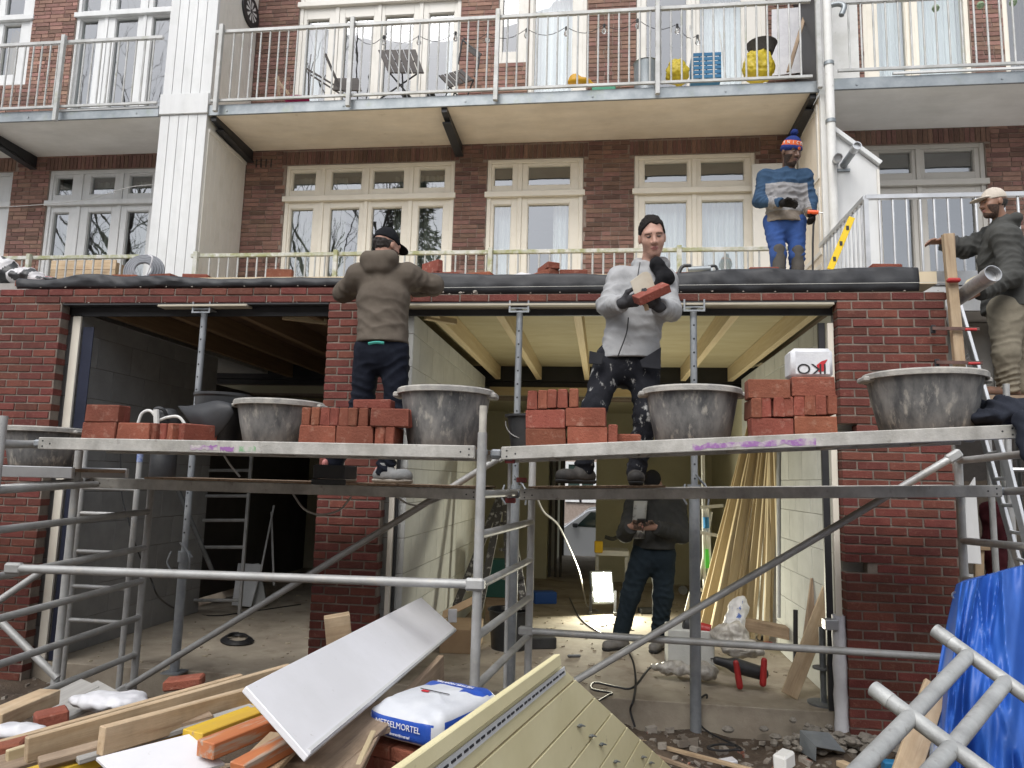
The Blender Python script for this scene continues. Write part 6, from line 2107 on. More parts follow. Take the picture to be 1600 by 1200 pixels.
for i, (p, q) in enumerate((((1078, 40), (1085, 118)), ((1124, 50), (1134, 122)))):
    MB().tube(at(*p, 3.6), at(*q, 3.3), .009, 8).build('tent_pole', M['rail'], label=('thin pole left of the blue crate', 'thin pole right of the blue crate')[i], cat='pole', smooth=True)
# bare twigs in a pot
pt_ = thing('pot_plant', 'bare twig plant at the left window of the balcony', 'plant', at(483, 150, 3.5))
b0_ = at(483, 148, 3.5)
MB().lathe((b0_.x, b0_.y, zf), [(0, 0), (.06, 0), (.08, .12), (.07, .12), (.05, .02), (0, .02)], 16).build('pot', M['blackplastic'], pt_, smooth=True)
tw_ = MB()
for (px, py) in ((486, 85), (478, 108), (490, 96), (481, 98)):
    tw_.path([(b0_.x, b0_.y, zf + .1), lerp(b0_, at(px, py, 3.5), .6) + V(RNG.uniform(-.03, .03), 0, .05), at(px, py, 3.5)], .006, 5)
tw_.build('twigs', M['wood_dark'], pt_)
# dart board on the side boards
db = thing('dart_board', 'round black and white dart board on the side of the white column', 'dart board', (-.285, 3.38, 7.6))
dc = atx(391, 18, -.286)
disc = MB().lathe(dc, [(0, .02), (.225, .02), (.23, .01), (.23, -.008), (0, -.008)], 36, ax=V(1, 0, 0))
disc.build('board', M['blackpaint'], db)
for i in range(20):
    if i % 2:
        continue
    a0, a1 = 2 * math.pi * i / 20, 2 * math.pi * (i + 1) / 20
    f_ = lambda r_, a: dc + V(.0225, r_ * math.cos(a), r_ * math.sin(a))
    MB().add([f_(.03, a0), f_(.15, a0), f_(.15, a1), f_(.03, a1)], [(0, 1, 2, 3)]).build('segment', M['white'], db)
# string of bulbs along the railing
slp = [(560, 60), (600, 56), (655, 56), (712, 50), (762, 52), (823, 45), (885, 42), (944, 38), (996, 30), (1058, 38), (1090, 55)]
sl_ = thing('string_lights', 'string of clear bulbs hung behind the middle balcony railing', 'string lights', at(760, 55, 3.1))
cv = MB()
pts3 = []
for i, (a, b) in enumerate(zip(slp, slp[1:])):
    pa_, pb2 = at(*a, 3.06), at(*b, 3.06)
    for k in range(6):
        t_ = k / 6
        pts3.append(lerp(pa_, pb2, t_) - V(0, 0, .10 * math.sin(math.pi * t_)))
pts3.append(at(*slp[-1], 3.06))
cv.path(pts3, .004, 5)
cv.build('cable', M['cable'], sl_)
bulbm = D.materials.new('bulb_glass')
bulbm.use_nodes = True
bulbm.node_tree.nodes['Principled BSDF'].inputs['Transmission Weight'].default_value = .85
bulbm.node_tree.nodes['Principled BSDF'].inputs['Roughness'].default_value = .05
bulbm.node_tree.nodes['Principled BSDF'].inputs['Base Color'].default_value = (.85, .85, .83, 1)
for (x, y) in slp[1:]:
    p = at(x, y, 3.06)
    sk_ = MB().tube(p, p - V(0, 0, .05), .016, 8).build('socket', M['blackplastic'], sl_, smooth=True)
    MB().lathe(p - V(0, 0, .125), [(0, 0), (.018, .004), (.031, .025), (.028, .045), (.014, .07), (.013, .075)], 12).build('bulb', bulbm, sk_, smooth=True)
# thin wire hung across the left facade
MB().path(catmull([at(-10, 324, 3.4), at(60, 320, 3.5), at(135, 312, 3.6), at(200, 293, 3.2), at(246, 288, 3.0)], 6), .005, 5).build('clothes_line', M['cablegrey'], label='thin wire hung across the left windows', cat='wire')
for i, (px, py) in enumerate(((1462, 13), (1532, 8), (1583, 4))):
    p = at(px, py, 3.05)
    t = thing('hanging_pot', ('green bird-feeder ball left', 'green bird-feeder ball in the middle', 'green bird-feeder ball right')[i] + ' of the three on the right balcony', 'feeder', p - V(0, 0, .05))
    MB().lathe(p, [(0, -.04), (.03, -.03), (.042, 0), (.03, .03), (0, .04)], 14).build('ball', mat('feeder_green', (.20, .30, .17), (.3, .38, .25), sc=30, rough=.8), t, smooth=True)
    MB().tube(p + V(0, 0, .03), p + V(0, 0, .5), .003, 5).build('string', M['cable'], t)

# ================================================================== inside the lit room
FLZ = .1805
# flood lamp
fb_ = at(945, 952, 3.5)
fb_.z = FLZ
FLM = thing('flood_lamp', 'lit work flood lamp standing on the floor of the room', 'lamp', fb_)
pc_ = at(942, 917, 3.45)
nrm = V(.38, -.88, .27).normalized()
xx = V(0, 0, 1).cross(nrm).normalized()
yy = nrm.cross(xx)
hw, hh_ = .112, .158
MB().obox(pc_ - nrm * .03, xx, yy, nrm, hw + .03, hh_ + .03, .028).build('housing', M['galv'], FLM, bev=.008)
lm = mat_emit('lamp_panel', (1.0, .96, .76), 200)
MB().add([pc_ - xx * hw - yy * hh_, pc_ + xx * hw - yy * hh_, pc_ + xx * hw + yy * hh_, pc_ - xx * hw + yy * hh_], [(0, 1, 2, 3)]).build('panel', lm, FLM)
for s in (-1, 1):
    MB().beam(pc_ + xx * s * .15 - yy * .05, V(pc_.x + xx.x * s * .15, pc_.y - .12, FLZ + .02), .03, .03).build('foot', M['blackplastic'], FLM)
    MB().beam(V(pc_.x + xx.x * s * .15, pc_.y - .16, FLZ + .02), V(pc_.x + xx.x * s * .15, pc_.y + .14, FLZ + .02), .035, .035).build('base_bar', M['blackplastic'], FLM)
# planks leaning against the right wall
for i in range(15):
    bx_ = lerp(1092, 1222, i / 14) + RNG.uniform(-4, 4)
    Yb = lerp(2.75, 2.15, i / 14) + RNG.uniform(-.12, .12)
    p0 = at(bx_, 960, Yb)
    p0.z = FLZ + .03
    tx = lerp(1166, 1228, i / 14) + RNG.uniform(-3, 3)
    p1 = at(tx, 690, lerp(2.5, 1.75, i / 14))
    if p1.x > 6.36:
        p1.x = 6.36
    ext_ = RNG.uniform(.0, .2)
    w_ = float(RNG.choice([.02, .03, .045, .10]))
    beam_obj('leaning_plank', p0, p1 + (p1 - p0) * ext_, w_, .02 if w_ > .05 else .035, M['wood_y'], up=(.2, -1, 0), label=('first second third fourth fifth sixth seventh eighth ninth tenth eleventh twelfth thirteenth fourteenth fifteenth'.split()[i]) + ' fresh timber lath from the left in the leaning bundle', cat='lath', group='laths leaning in the lit room')
MB().tube(at(1216, 965, 1.9), at(1216, 700, 1.75), .016, 8).build('white_tube', M['white'], label='thin white tube between the leaning laths', cat='tube', smooth=True)
pi = at(1262, 1010, .55)
# diagonal board in front of the right wall
a, b = at(1233, 1088, .38), at(1306, 900, .55)
a.z = max(a.z, FLZ + .02)
beam_obj('leaning_board', a, b, .115, .03, M['wood'], up=(0, -1, .2), label='wide brown board leaning at the foot of the right wall', cat='board')
beam_obj('leaning_board', at(1262, 1015, .75), at(1276, 905, .8), .09, .03, M['wood_old'], up=(0, -1, 0), label='grey weathered board behind the wide brown board', cat='board')
beam_obj('floor_sill', at(1165, 975, 1.9) * 1.0, at(1238, 990, 1.6), .12, .10, M['wood_old'], label='low timber beam under the leaning laths', cat='timber')
MB().tube(at(1243, 1045, .8), at(1243, 953, .8), .018, 8).build('threaded_rod', M['blackpaint'], label='dark ribbed rod standing near the right wall', cat='rod')
jb = thing('screw_jack', 'black screw jack standing beside the right pier', 'jack', at(1287, 1085, .3))
jp = at(1287, 1090, .3)
MB().tube((jp.x, .3, FLZ), (jp.x, .3, at(1287, 980, .3).z), .022, 10).build('stem', M['propdark'], jb, smooth=True)
MB().tube((jp.x, .3, FLZ), (jp.x, .3, FLZ + .012), .11, 20).build('foot', M['propdark'], jb)
MB().tube((jp.x, .3, at(1287, 1045, .3).z), (jp.x, .3, at(1287, 1045, .3).z + .012), .07, 16).build('collar', M['propdark'], jb)
# lifting stand with a green tag
lh = thing('lifting_stand', 'white panel lifting stand with a bright green tag', 'lifting stand', at(1112, 950, 3.2))
yl_ = 3.1
for (p, q, r_) in (((1110, 940), (1104, 790), .028), ((1101, 925), (1098, 700), .02), ((1093, 905), (1112, 800), .014)):
    MB().tube(at(*p, yl_), at(*q, yl_), r_, 10).build('mast', M['whiteold'], lh, smooth=True)
for (p, q) in (((1085, 918), (1140, 938)), ((1072, 955), (1085, 905)), ((1090, 793), (1130, 790)), ((1082, 830), (1128, 838))):
    MB().beam(at(*p, yl_ - .05), at(*q, yl_ - .05), .035, .035).build('arm', M['whiteold'], lh)
MB().tube(at(1104, 825, yl_ - .03), at(1103, 808, yl_ - .03), .032, 10).build('tape', mat('tape_blue', (.03, .22, .5), rough=.5), lh, smooth=True)
MB().slab([at(1102, 858, yl_ - .07), at(1103, 888, yl_ - .07), at(1109, 888, yl_ - .07), at(1107, 858, yl_ - .07)], .004).build('tag', mat('tag_green', (.12, .85, .10), rough=.5), lh)
MB().tube(at(1067, 922, yl_), at(1067, 922, yl_ + .06), .05, 14).build('caster', M['blackplastic'], lh, smooth=True)
# work table with a yellow saw
wt = thing('work_table', 'pale work table with a yellow saw guard behind the flood lamp', 'table', at(955, 930, 4.4))
ty = 4.3
MB().box(at(930, 862, ty).x, at(982, 862, ty).x, ty - .2, ty + .25, at(950, 866, ty).z, at(950, 858, ty).z).build('top', M['white'], wt, bev=.004)
for px in (933, 978):
    x = at(px, 900, ty).x
    MB().box(x - .02, x + .02, ty - .18, ty - .14, FLZ, at(950, 867, ty).z).build('leg', M['alu'], wt)
MB().box(at(929, 850, ty).x, at(942, 850, ty).x, ty - .26, ty - .21, at(936, 861, ty).z, at(936, 843, ty).z).build('saw_guard', mat('saw_yellow', (.75, .48, .02), rough=.4), wt, bev=.01)
MB().path(catmull([at(945, 839, ty), at(958, 842, ty), at(968, 838, ty), at(976, 843, ty)], 4), .025, 8).build('saw', M['blackplastic'], wt, smooth=True)
# tools and plastic in front of the lamp
tools = thing('power_saw', 'red and black power saw lying on the slab', 'power tool', at(1170, 1072, .55))
yt = .55
soft('motor', [dict(add=[('c', tuple(at(1150, 1040, yt)), tuple(at(1190, 1052, yt)), .055, .05), ('c', tuple(at(1120, 1032, yt)), tuple(at(1150, 1040, yt)), .03, .04)], k=.03)], .009, M['blackplastic'], tools)
for (p, q) in (((1150, 1036), (1156, 1072)), ((1194, 1032), (1192, 1068))):
    soft('bumper', [dict(add=[('c', tuple(at(*p, yt - .05)), tuple(at(*q, yt - .06)), .022, .025)])], .008, M['red'], tools)
rt_ = thing('red_drill', 'red tool lying on a block behind the thick prop', 'power tool', at(1095, 985, 1.1))
MB().tube(at(1075, 976, 1.1), at(1110, 985, 1.05), .045, 12).build('body', M['red'], rt_, smooth=True)
MB().tube(at(1068, 974, 1.1), at(1078, 977, 1.1), .06, 12).build('chuck', M['blackplastic'], rt_, smooth=True)
p = at(1075, 1000, 1.1)
MB().box(p.x - .17, p.x + .2, 1.0, 1.35, FLZ, at(1075, 985, 1.0).z).build('stone_block', M['block'], label='pale stone block on the floor behind the thick prop', cat='block', bev=.008)
clear = mat('plastic_film', (.52, .50, .46), (.30, .28, .25), sc=12, lo=.4, hi=.6, rough=.3, bump=.6, bsc=16)
soft('plastic_film', [dict(add=[('e', tuple(at(1140, 992, .95)), (.14, .1, .10)), ('e', tuple(at(1160, 1015, .85)), (.15, .1, .06))], k=.05)], .012, clear, amp=.022, ampsc=24, label='crumpled clear plastic bag right of the thick prop', cat='plastic bag')
soft('plastic_film', [dict(add=[('e', tuple(at(1055, 1045, .7)), (.13, .08, .05)), ('e', tuple(at(1100, 1048, .65)), (.11, .08, .06)), ('e', tuple(at(1028, 1043, .72)), (.05, .05, .025))], k=.05)], .011, clear, amp=.018, ampsc=26, label='flat crumpled plastic wrapping in front of the thick prop', cat='plastic bag')
soft('white_sack', [dict(add=[('c', tuple(at(1146, 980, 1.3)), tuple(at(1158, 940, 1.35)), .09, .05), ('e', tuple(at(1155, 950, 1.35)), (.09, .04, .07))], k=.03)], .011, mat('sack_white', (.66, .66, .66), (.05, .12, .4), sc=11, lo=.62, hi=.66, rough=.5, bump=.4), amp=.012, ampsc=26, label='white sack with blue print standing against the leaning laths', cat='sack')
# small things on the floor
def floor_thing(name, label, cat, px, py, mt, size, Z=FLZ):
    p = atz(px, py, Z)
    return MB().obox(p + V(0, 0, size[2]), V(.9, .3, 0).normalized(), V(-.3, .9, 0).normalized(), V(0, 0, 1), *size).build(name, mt, label=label, cat=cat, bev=.01)
floor_thing('blue_box', 'blue plastic box on the floor near the passage', 'box', 850, 942, mat('box_blue', (.02, .10, .42), rough=.5), (.14, .09, .07))
floor_thing('black_case', 'black tool case behind the lower end of the middle frame', 'case', 845, 1012, M['blackplastic'], (.13, .07, .05))
floor_thing('hand_tool', 'small silver and black hand tool on the slab', 'tool', 897, 1027, M['propdark'], (.06, .015, .012))
floor_thing('black_shoe_box', 'dark lump of cable on the floor behind the man inside', 'cable', 1010, 958, M['blackplastic'], (.09, .06, .03))
for i, (px, py, c) in enumerate(((1178, 985, 'red'), (1218, 1000, 'alu_clean'), (1200, 1010, 'red'), (1190, 1000, 'cable'), (1235, 1020, 'wood_old'))):
    floor_thing('litter', ('red cap on the floor under the laths', 'silver bottle on the floor right of the laths', 'red bit box on the floor near the ribbed rod', 'black clamp on the floor between the laths and the saw', 'wood scrap on the floor near the wide brown board')[i], 'litter', px, py, M[c], (.05, .025, .02))
MB().lathe(atz(1158, 985, FLZ) + V(0, 0, .05), [(0, -.012), (.045, -.012), (.045, .012), (0, .012)], 18, ax=V(.3, -.9, .2)).build('tape_roll', M['wood_y'], label='round yellow tape roll on the floor under the laths', cat='tape roll', smooth=True)
# step ladder, box, bucket at the left wall
sl2 = thing('step_ladder', 'paint-splashed wooden step ladder behind the middle scaffold frame', 'step ladder', at(780, 965, 1.9))
pm = mat('ladder_paint', (.07, .065, .06), (.45, .44, .40), sc=18, lo=.55, hi=.65, rough=.8)
T0 = at(787, 770, 2.4)
for p in (at(712, 948, 1.9), at(748, 955, 1.7), at(826, 985, 1.5), at(800, 990, 1.3)):
    MB().beam(T0 + V((p.x - T0.x) * .06, 0, 0), p, .07, .025, up=(0, 1, 0)).build('stile', pm, sl2)
pa1, pb1, pa2, pb2_ = T0, at(748, 955, 1.7), T0, at(712, 948, 1.9)
for t_ in (.25, .45, .65, .85):
    a, b = lerp(T0, at(826, 985, 1.5), t_), lerp(T0, at(800, 990, 1.3), t_) + V(-.06, 0, 0)
    MB().beam(a + V(.03, 0, 0), b, .09, .025).build('step', pm, sl2)
cd = thing('cardboard_box', 'long brown cardboard box behind the white board', 'box', at(720, 1000, .75))
bp_ = atz(700, 1018, FLZ)
MB().obox(bp_ + V(.08, .22, .10), V(1, .1, 0).normalized(), V(-.1, 1, 0).normalized(), V(0, 0, 1), .17, .28, .10).build('box', mat('cardboard', (.40, .28, .17), (.34, .23, .14), sc=5, rough=.85), cd, bev=.004)
MB().slab([at(690, 968, .6), at(742, 942, .9), at(742, 930, 1.0), at(692, 955, .7)], .01).build('flap', mat('cardboard_flap', (.44, .31, .19), rough=.85), cd)
bl_ = MB().obox(at(707, 962, .55), V(.9, .2, 0).normalized(), V(0, 0, 1), V(.2, -.9, 0).normalized(), .035, .05, .02)
bl_.build('mortar_pack', M['foil'], label='small white and blue pack behind the tip of the white board', cat='pack', bev=.005)
bkp = atz(783, 1018, FLZ)
bucket('large dark paint bucket on the floor behind the middle frame', bkp.x + .05, bkp.y + .15, FLZ, .19, .16, .34, mt='blackplastic', handle=False)
MB().box(at(760, 880, 2.6).x, at(805, 880, 2.6).x, 2.6, 2.8, FLZ + .25, at(780, 875, 2.6).z).build('green_cabinet', mat('paint_darkgreen', (.02, .10, .09), rough=.6), label='dark green chest behind the step ladder', cat='chest', bev=.006)
MB().box(at(760, 880, 2.6).x, at(805, 880, 2.6).x, 2.62, 2.78, FLZ, FLZ + .249).build('bench', M['wood_old'], label='low bench under the dark green chest', cat='bench')
def cable(label, pts, r=.006, mt='cable', name='cable'):
    return MB().path(catmull(pts, 8), r, 6).build(name, M[mt], label=label, cat='cable', smooth=True)
def fp(px, py, dz=.006):
    return atz(px, py, FLZ) + V(0, 0, dz)
cable('grey cable hanging from the lower right plank to the flood lamp', [at(838, 776, -.4), at(850, 800, .2), at(872, 820, 1.0), at(890, 856, 2.2), at(905, 893, 3.1), at(912, 925, 3.5), fp(918, 948), fp(935, 955)], .009, 'cablegrey')
cable('grey cable hanging under the lower left plank', [at(458, 772, -.55), at(475, 795, -.6), at(500, 804, -.6), at(530, 797, -.6), at(549, 776, -.55)], .007, 'cablegrey')
cable('grey cable hanging under the plank right of the middle pier', [at(618, 776, -.5), at(640, 788, -.55), at(665, 789, -.55), at(692, 778, -.5)], .006, 'cablegrey')
cable('pale cable between the upper and lower left planks', [at(350, 711, -.95), at(360, 727, -.93), at(375, 745, -.9)], .007, 'cablegrey')
def fp(px, py, dz=.006):
    return atz(px, py, FLZ) + V(0, 0, dz)
cable('long dark cable running from the slab edge into the room', [V(at(992, 1140, .05).x, .05, .02), at(985, 1110, .08), V(at(990, 1093, .12).x, .10, .19), fp(993, 1060), fp(985, 1025), fp(960, 1000), fp(930, 985), fp(905, 965), fp(890, 935)], .008)
cable('dark cable looping on the slab in front of the lit room', [fp(1040, 1035), fp(1015, 1045), fp(990, 1075), fp(965, 1075), fp(930, 1068), fp(925, 1078), fp(955, 1084), fp(950, 1088), fp(935, 1097)], .008)
cable('cable coil on the soil at the foot of the thick prop', [atz(1095, 1090, .19), atz(1105, 1088, .19), V(at(1098, 1130, -.05).x, .05, .06)] + [atz(1130 + 26 * math.cos(a) * (1 - a / 60), 1168 + 5 * math.sin(a), .05) for a in np.linspace(0, 12, 14)], .007)
cable('thin cable beside the clear plastic bag', [fp(1050, 1035, .03), fp(1040, 1020, .05), fp(1045, 1015, .09), fp(1058, 1020, .06), fp(1052, 1035, .03), fp(1042, 1030, .02)], .007)
cable('black cable from the power saw', [at(1122, 1030, .55), fp(1105, 1035, .05), fp(1100, 1015, .09), fp(1108, 1015, .08), fp(1112, 1035, .03)], .007)
# dust, chips and offcuts on the slab
fl_ = MB()
for i in range(380):
    x, y = RNG.uniform(.6, 6.3), RNG.uniform(.2, 4.5)
    if 2.7 < x < 3.35:
        continue
    s = float(np.clip(RNG.lognormal(-4.3, .6), .005, .05))
    a = RNG.uniform(0, 6.28)
    fl_.obox((x, y, FLZ + .003), V(math.cos(a), math.sin(a), 0), V(-math.sin(a), math.cos(a), 0), V(0, 0, 1), s, s * RNG.uniform(.15, .6), RNG.uniform(.002, .006))
fl_.build('floor_litter', mat('litter_mix', (.44, .38, .28), (.26, .22, .17), sc=3, lo=.45, hi=.55, rough=.95), kind='stuff', label='wood chips and dust on the concrete floor')
# ------------------------------------------------------------------ dark room on the left
LA = thing('ladder', 'aluminium ladder standing at the back of the dark room', 'ladder', at(340, 950, 2.2))
ya = 2.2
for px0_, px1_ in ((395, 374), (306, 284)):
    MB().beam(at(px1_, 960, ya), at(px0_, 690, ya + .1), .03, .03).build('stile', M['alu'], LA)
for py in (735, 775, 813, 855, 898, 938):
    f__ = (960 - py) / 270
    MB().tube(at(lerp(284, 306, f__), py, ya + .1 * f__), at(lerp(374, 395, f__), py, ya + .1 * f__), .018, 8).build('rung', M['alu'], LA, smooth=True)
MB().slab([at(372, 880, 2.9), at(362, 945, 2.6), at(392, 948, 2.6), at(410, 882, 2.9)], .02).build('white_sheet', M['white'], label='white sheet leaning in the dark room, left one', cat='sheet')
MB().slab([at(388, 882, 3.0), at(396, 948, 2.7), at(416, 942, 2.7), at(404, 880, 3.0)], .02).build('white_sheet', M['block'], label='pale sheet leaning in the dark room, right one', cat='sheet')
MB().tube(at(246, 690, .6), at(335, 900, 1.5), .022, 12).build('leaning_pole', M['propdark'], label='grey pole leaning across the back of the dark room', cat='pole', smooth=True)
for i, (a, b) in enumerate((((428, 790), (405, 905)), ((424, 800), (428, 915)))):
    MB().tube(at(*a, 2.8), at(*b, 2.5), .012, 6).build('thin_rod', M['alu'], label=('slanting thin rod in the dark room', 'upright thin rod in the dark room')[i], cat='rod')
cable('coil of black cable on the floor of the dark room', [fp(370 + 26 * math.cos(a) * (1 - a / 80), 1003 + 7 * math.sin(a), .012 + .001 * a) for a in np.linspace(0, 30, 50)], .009, name='cable_coil')
cable('black cable along the block wall of the dark room', [at(236, 905, .4), at(250, 935, .6), fp(282, 955), fp(330, 963), fp(380, 958), fp(470, 945)], .007)
cable('black cable hanging in front of the left block wall', [at(188, 690, .15), at(190, 770, .16), at(200, 810, .16), at(215, 860, .16), at(236, 905, .3)], .006)
MB().box(2.05, 2.35, 3.2, 3.4, FLZ, FLZ + .10).build('white_tray', M['white'], label='white tray on the floor beside the middle pier', cat='tray', bev=.006)
# dark pump with white hoses behind the first brick stack
pu = thing('mixer_pump', 'dark machine with white hoses behind the first brick stack', 'machine', at(255, 650, -.55))
pq = at(258, 690, -.6)
MB().lathe((pq.x, -.6, loz(pq.x) + .001), [(0, 0), (.085, 0), (.085, .24), (.078, .25), (.078, .27), (.085, .28), (.085, .33), (.078, .34), (.078, .36), (.085, .37), (.082, .43), (.06, .47), (.03, .48), (0, .48)], 22).build('housing', M['blackplastic'], pu, smooth=True)
MB().path(catmull([(pq.x - .05, -.66, upz(pq.x) + .17), (pq.x - .03, -.7, upz(pq.x) + .24), (pq.x + .03, -.7, upz(pq.x) + .24), (pq.x + .05, -.66, upz(pq.x) + .17)], 5), .012, 8).build('carry_handle', M['blackplastic'], pu, smooth=True)
MB().path(catmull([at(215, 664, -.75), at(222, 646, -.75), at(235, 642, -.75), at(246, 655, -.75)], 6), .010, 8).build('hose', M['whiteold'], pu, smooth=True)
MB().path(catmull([at(246, 658, -.74), at(262, 652, -.74), at(280, 652, -.74), at(292, 668, -.74)], 6), .010, 8).build('hose', M['whiteold'], pu, smooth=True)
MB().tube(at(245, 668, -.76), at(244, 640, -.76), .018, 8).build('valve', M['whiteold'], pu, smooth=True)

# ================================================================== debris in the foreground
def para(p0, p1, p2, p3, dist):
    "the flat parallelogram whose corners are seen at four pixels; dist = metres to the first corner"
    r0, r1, r2, r3 = [np.array(ray(*p)) for p in (p0, p1, p2, p3)]
    t = np.linalg.solve(np.stack([-r1, r2, -r3], 1), -r0)
    k = dist / np.linalg.norm(r0)
    return [CAM + Vector(r0) * k, CAM + Vector(r1) * (t[0] * k), CAM + Vector(r2) * (t[1] * k), CAM + Vector(r3) * (t[2] * k)]

# the heap itself
def heap(x, y):
    h = .48 * math.exp(-((x - 2.6) / 1.5) ** 2) * math.exp(-((y + 2.45) / .75) ** 2) + .42 * math.exp(-((x - 4.5) / .8) ** 2) * math.exp(-((y + 2.9) / .6) ** 2)
    return h
P = []
for i in range(61):
    x = .2 + 5.6 * i / 60
    P.append([(x, y, gz(x, y) + heap(x, y) + RNG.normal(0, .012) - .03) for y in np.linspace(-3.9, -1.15, 45)])
MB().grid(P).build('rubble_heap', M['soil'], kind='stuff', label='heap of soil and rubble under the debris', smooth=False)

# white board
wb = para((384, 1072), (482, 1182), (714, 984), (658, 933), 2.55)
n_ = (wb[1] - wb[0]).cross(wb[3] - wb[0]).normalized()
boardm = mat('board_white_dirty', (.76, .76, .79), (.68, .68, .70), sc=2.5, rough=.55, c3=(.34, .31, .28), sc3=22, lo3=.68, hi3=.76, bump=.08, bsc=30)
WBT = thing('discarded_board', 'long dirty white panel lying slanted over the debris', 'panel', wb[0])
MB().slab(wb, .022).build('sheet', boardm, WBT, bev=.003)
e_ = (wb[2] - wb[1]).normalized()
s_ = (wb[0] - wb[1]).normalized()
MB().beam(wb[1] + e_ * .02 + s_ * .012 + n_ * .002, wb[2] - e_ * .02 + s_ * .012 + n_ * .002, .012, .008, up=n_).build('edge_trim', M['white'], WBT)

# pale green grooved panel
gp_ = para((864, 1029), (1052, 1202), (985, 1372), (560, 1245), 2.75)
A_, B_, C_, Dd_ = gp_
gn = (B_ - A_).cross(Dd_ - A_).normalized()
if gn.z < 0:
    gn = -gn
GPN = thing('grooved_panel', 'pale green grooved door panel leaning in the foreground', 'panel', (A_ + C_) / 2)
gm = mat('paint_pale_green', (.78, .71, .44), (.70, .63, .37), sc=3, rough=.6, c3=(.40, .34, .19), sc3=16, lo3=.66, hi3=.78, bump=.06, bsc=40)
nb_ = 8
for i in range(nb_):
    t0, t1 = i / nb_ + .0035, (i + 1) / nb_ - .0035
    q = [lerp(A_, B_, t0), lerp(A_, B_, t1), lerp(Dd_, C_, t1), lerp(Dd_, C_, t0)]
    if (q[1] - q[0]).cross(q[2] - q[0]).dot(gn) < 0:
        q = q[::-1]
    MB().slab(q, .016).build('board', gm, GPN, bev=.002)
q = [A_ + (B_ - A_) * .004, B_ - (B_ - A_) * .004, C_ - (C_ - Dd_) * .004, Dd_ + (C_ - Dd_) * .004]
q = [p - gn * .010 for p in q]
if (q[1] - q[0]).cross(q[2] - q[0]).dot(gn) < 0:
    q = q[::-1]
MB().slab(q, .012).build('backing', M['wood_old'], GPN)
# raised lip along the upper edge, perforated white strip, metal clips
xb = (B_ - A_).normalized()
yb = (Dd_ - A_).normalized()
MB().beam(A_ + gn * .012 + xb * .018, Dd_ + gn * .012 + xb * .018, .04, .024, up=gn).build('lip', gm, GPN, bev=.003)
L_ = (Dd_ - A_).length
s0 = A_ + xb * .135 + gn * .006
MB().beam(s0 + yb * .02, s0 + yb * L_, .028, .004, up=gn).build('perforated_strip', M['white'], GPN)
sl_m = MB().obox(V(0, 0, 0), V(1, 0, 0), V(0, 1, 0), V(0, 0, 1), .012, .003, .0012).mesh('slot')
sl_m.materials.append(M['blackpaint'])
mrot = Matrix((yb, gn.cross(yb), gn)).transposed().to_euler()
k = 0
d_ = .05
while d_ < L_:
    inst('slot', sl_m, s0 + yb * d_ + gn * .0032, mrot, GPN)
    d_ += .042 if k % 2 else .034
    k += 1
def onp(px, py):
    "a point of the grooved panel seen at a pixel"
    d = ray(px, py)
    t = (A_ - CAM).dot(gn) / d.dot(gn)
    return CAM + d * t
for (px, py) in ((904, 1134), (922, 1150), (938, 1163), (960, 1190), (1003, 1183), (1015, 1192)):
    p = onp(px, py)
    c_ = MB().obox(p + gn * .006, xb, yb, gn, .012, .016, .005)
    c_.path(catmull([p + gn * .01 + xb * .004, p + gn * .022 + xb * .012, p + gn * .018 - xb * .006, p + gn * .008 - xb * .01], 4), .0022, 5)
    c_.build('clip', M['galv'], GPN)

# bag of mortar
bc_ = at(683, 1113, -2.32)
ang = math.radians(-24)
bxA, byA = V(math.cos(ang), math.sin(ang), 0), V(-math.sin(ang), math.cos(ang), 0)
BW, BL, BHt = .172, .235, .072
me_v = []
P = []
nu, nv = 56, 29
def se(c, e):
    return math.copysign(abs(c) ** e, c)
loc = []
for i in range(nu):
    a = 2 * math.pi * i / nu
    row = []
    for j in range(nv):
        b = -math.pi / 2 + math.pi * j / (nv - 1)
        x = se(math.cos(b), .42) * se(math.cos(a), .34)
        y = se(math.cos(b), .42) * se(math.sin(a), .34)
        z = se(math.sin(b), .62)
        w_ = .02 * math.sin(9 * x + 4 * y) * math.sin(7 * y + 3 * z) + .012 * math.sin(21 * y + 5 * x)
        sag = -.25 * max(0, abs(y) - .6)
        xl, yl2, zl = x * (1 + w_) * BW, y * (1 + w_ * .6) * BL, (z * (1 + sag) + w_ * 2.0 + .10 * (1 - x * x) * (1 - y * y)) * BHt
        row.append(bc_ + bxA * xl + byA * yl2 + V(0, 0, zl))
        loc.append((x, y, z))
    P.append(row)
mb_ = MB()
mb_.grid(P, closed_u=True)
def bagzone(f_):
    x, y, z = [sum(loc[i][k] for i in f_) / 4 for k in range(3)]
    if y < -.9 and abs(x) < .82 and -.55 < z < .50:
        return 1
    if z > .7 and .22 < y < .85 and abs(x) < .86:
        return 1
    if x > .93 and -.75 < y < .55 and -.35 < z < .5:
        return 1
    return 0
mb_.mi = [bagzone(f_) for f_ in mb_.f]
BG = thing('mortar_bag', 'white and blue bag of mortar lying on a stack of dark bricks', 'bag', bc_ - V(0, 0, BHt))
mb_.build('sack', [mat('bag_film_white', (.64, .66, .69), (.56, .58, .62), sc=9, rough=.35, bump=.25, bsc=14), mat('bag_film_blue', (.02, .075, .40), (.03, .10, .46), sc=9, rough=.35, bump=.2, bsc=14)], BG, smooth=True)
M['inkw'] = mat('ink_white', (.8, .8, .82), rough=.5)
fx_ = bc_ - byA * (BL + .007)
text('METSELMORTEL', .030, fx_ + V(0, 0, .012) - bxA * .0, (math.pi / 2, 0, ang), M['inkw'], BG, sx=.98)
text('doorstrijkmortel', .014, fx_ + V(0, 0, -.020) + bxA * .01 + byA * .001, (math.pi / 2, 0, ang), M['inkw'], BG)
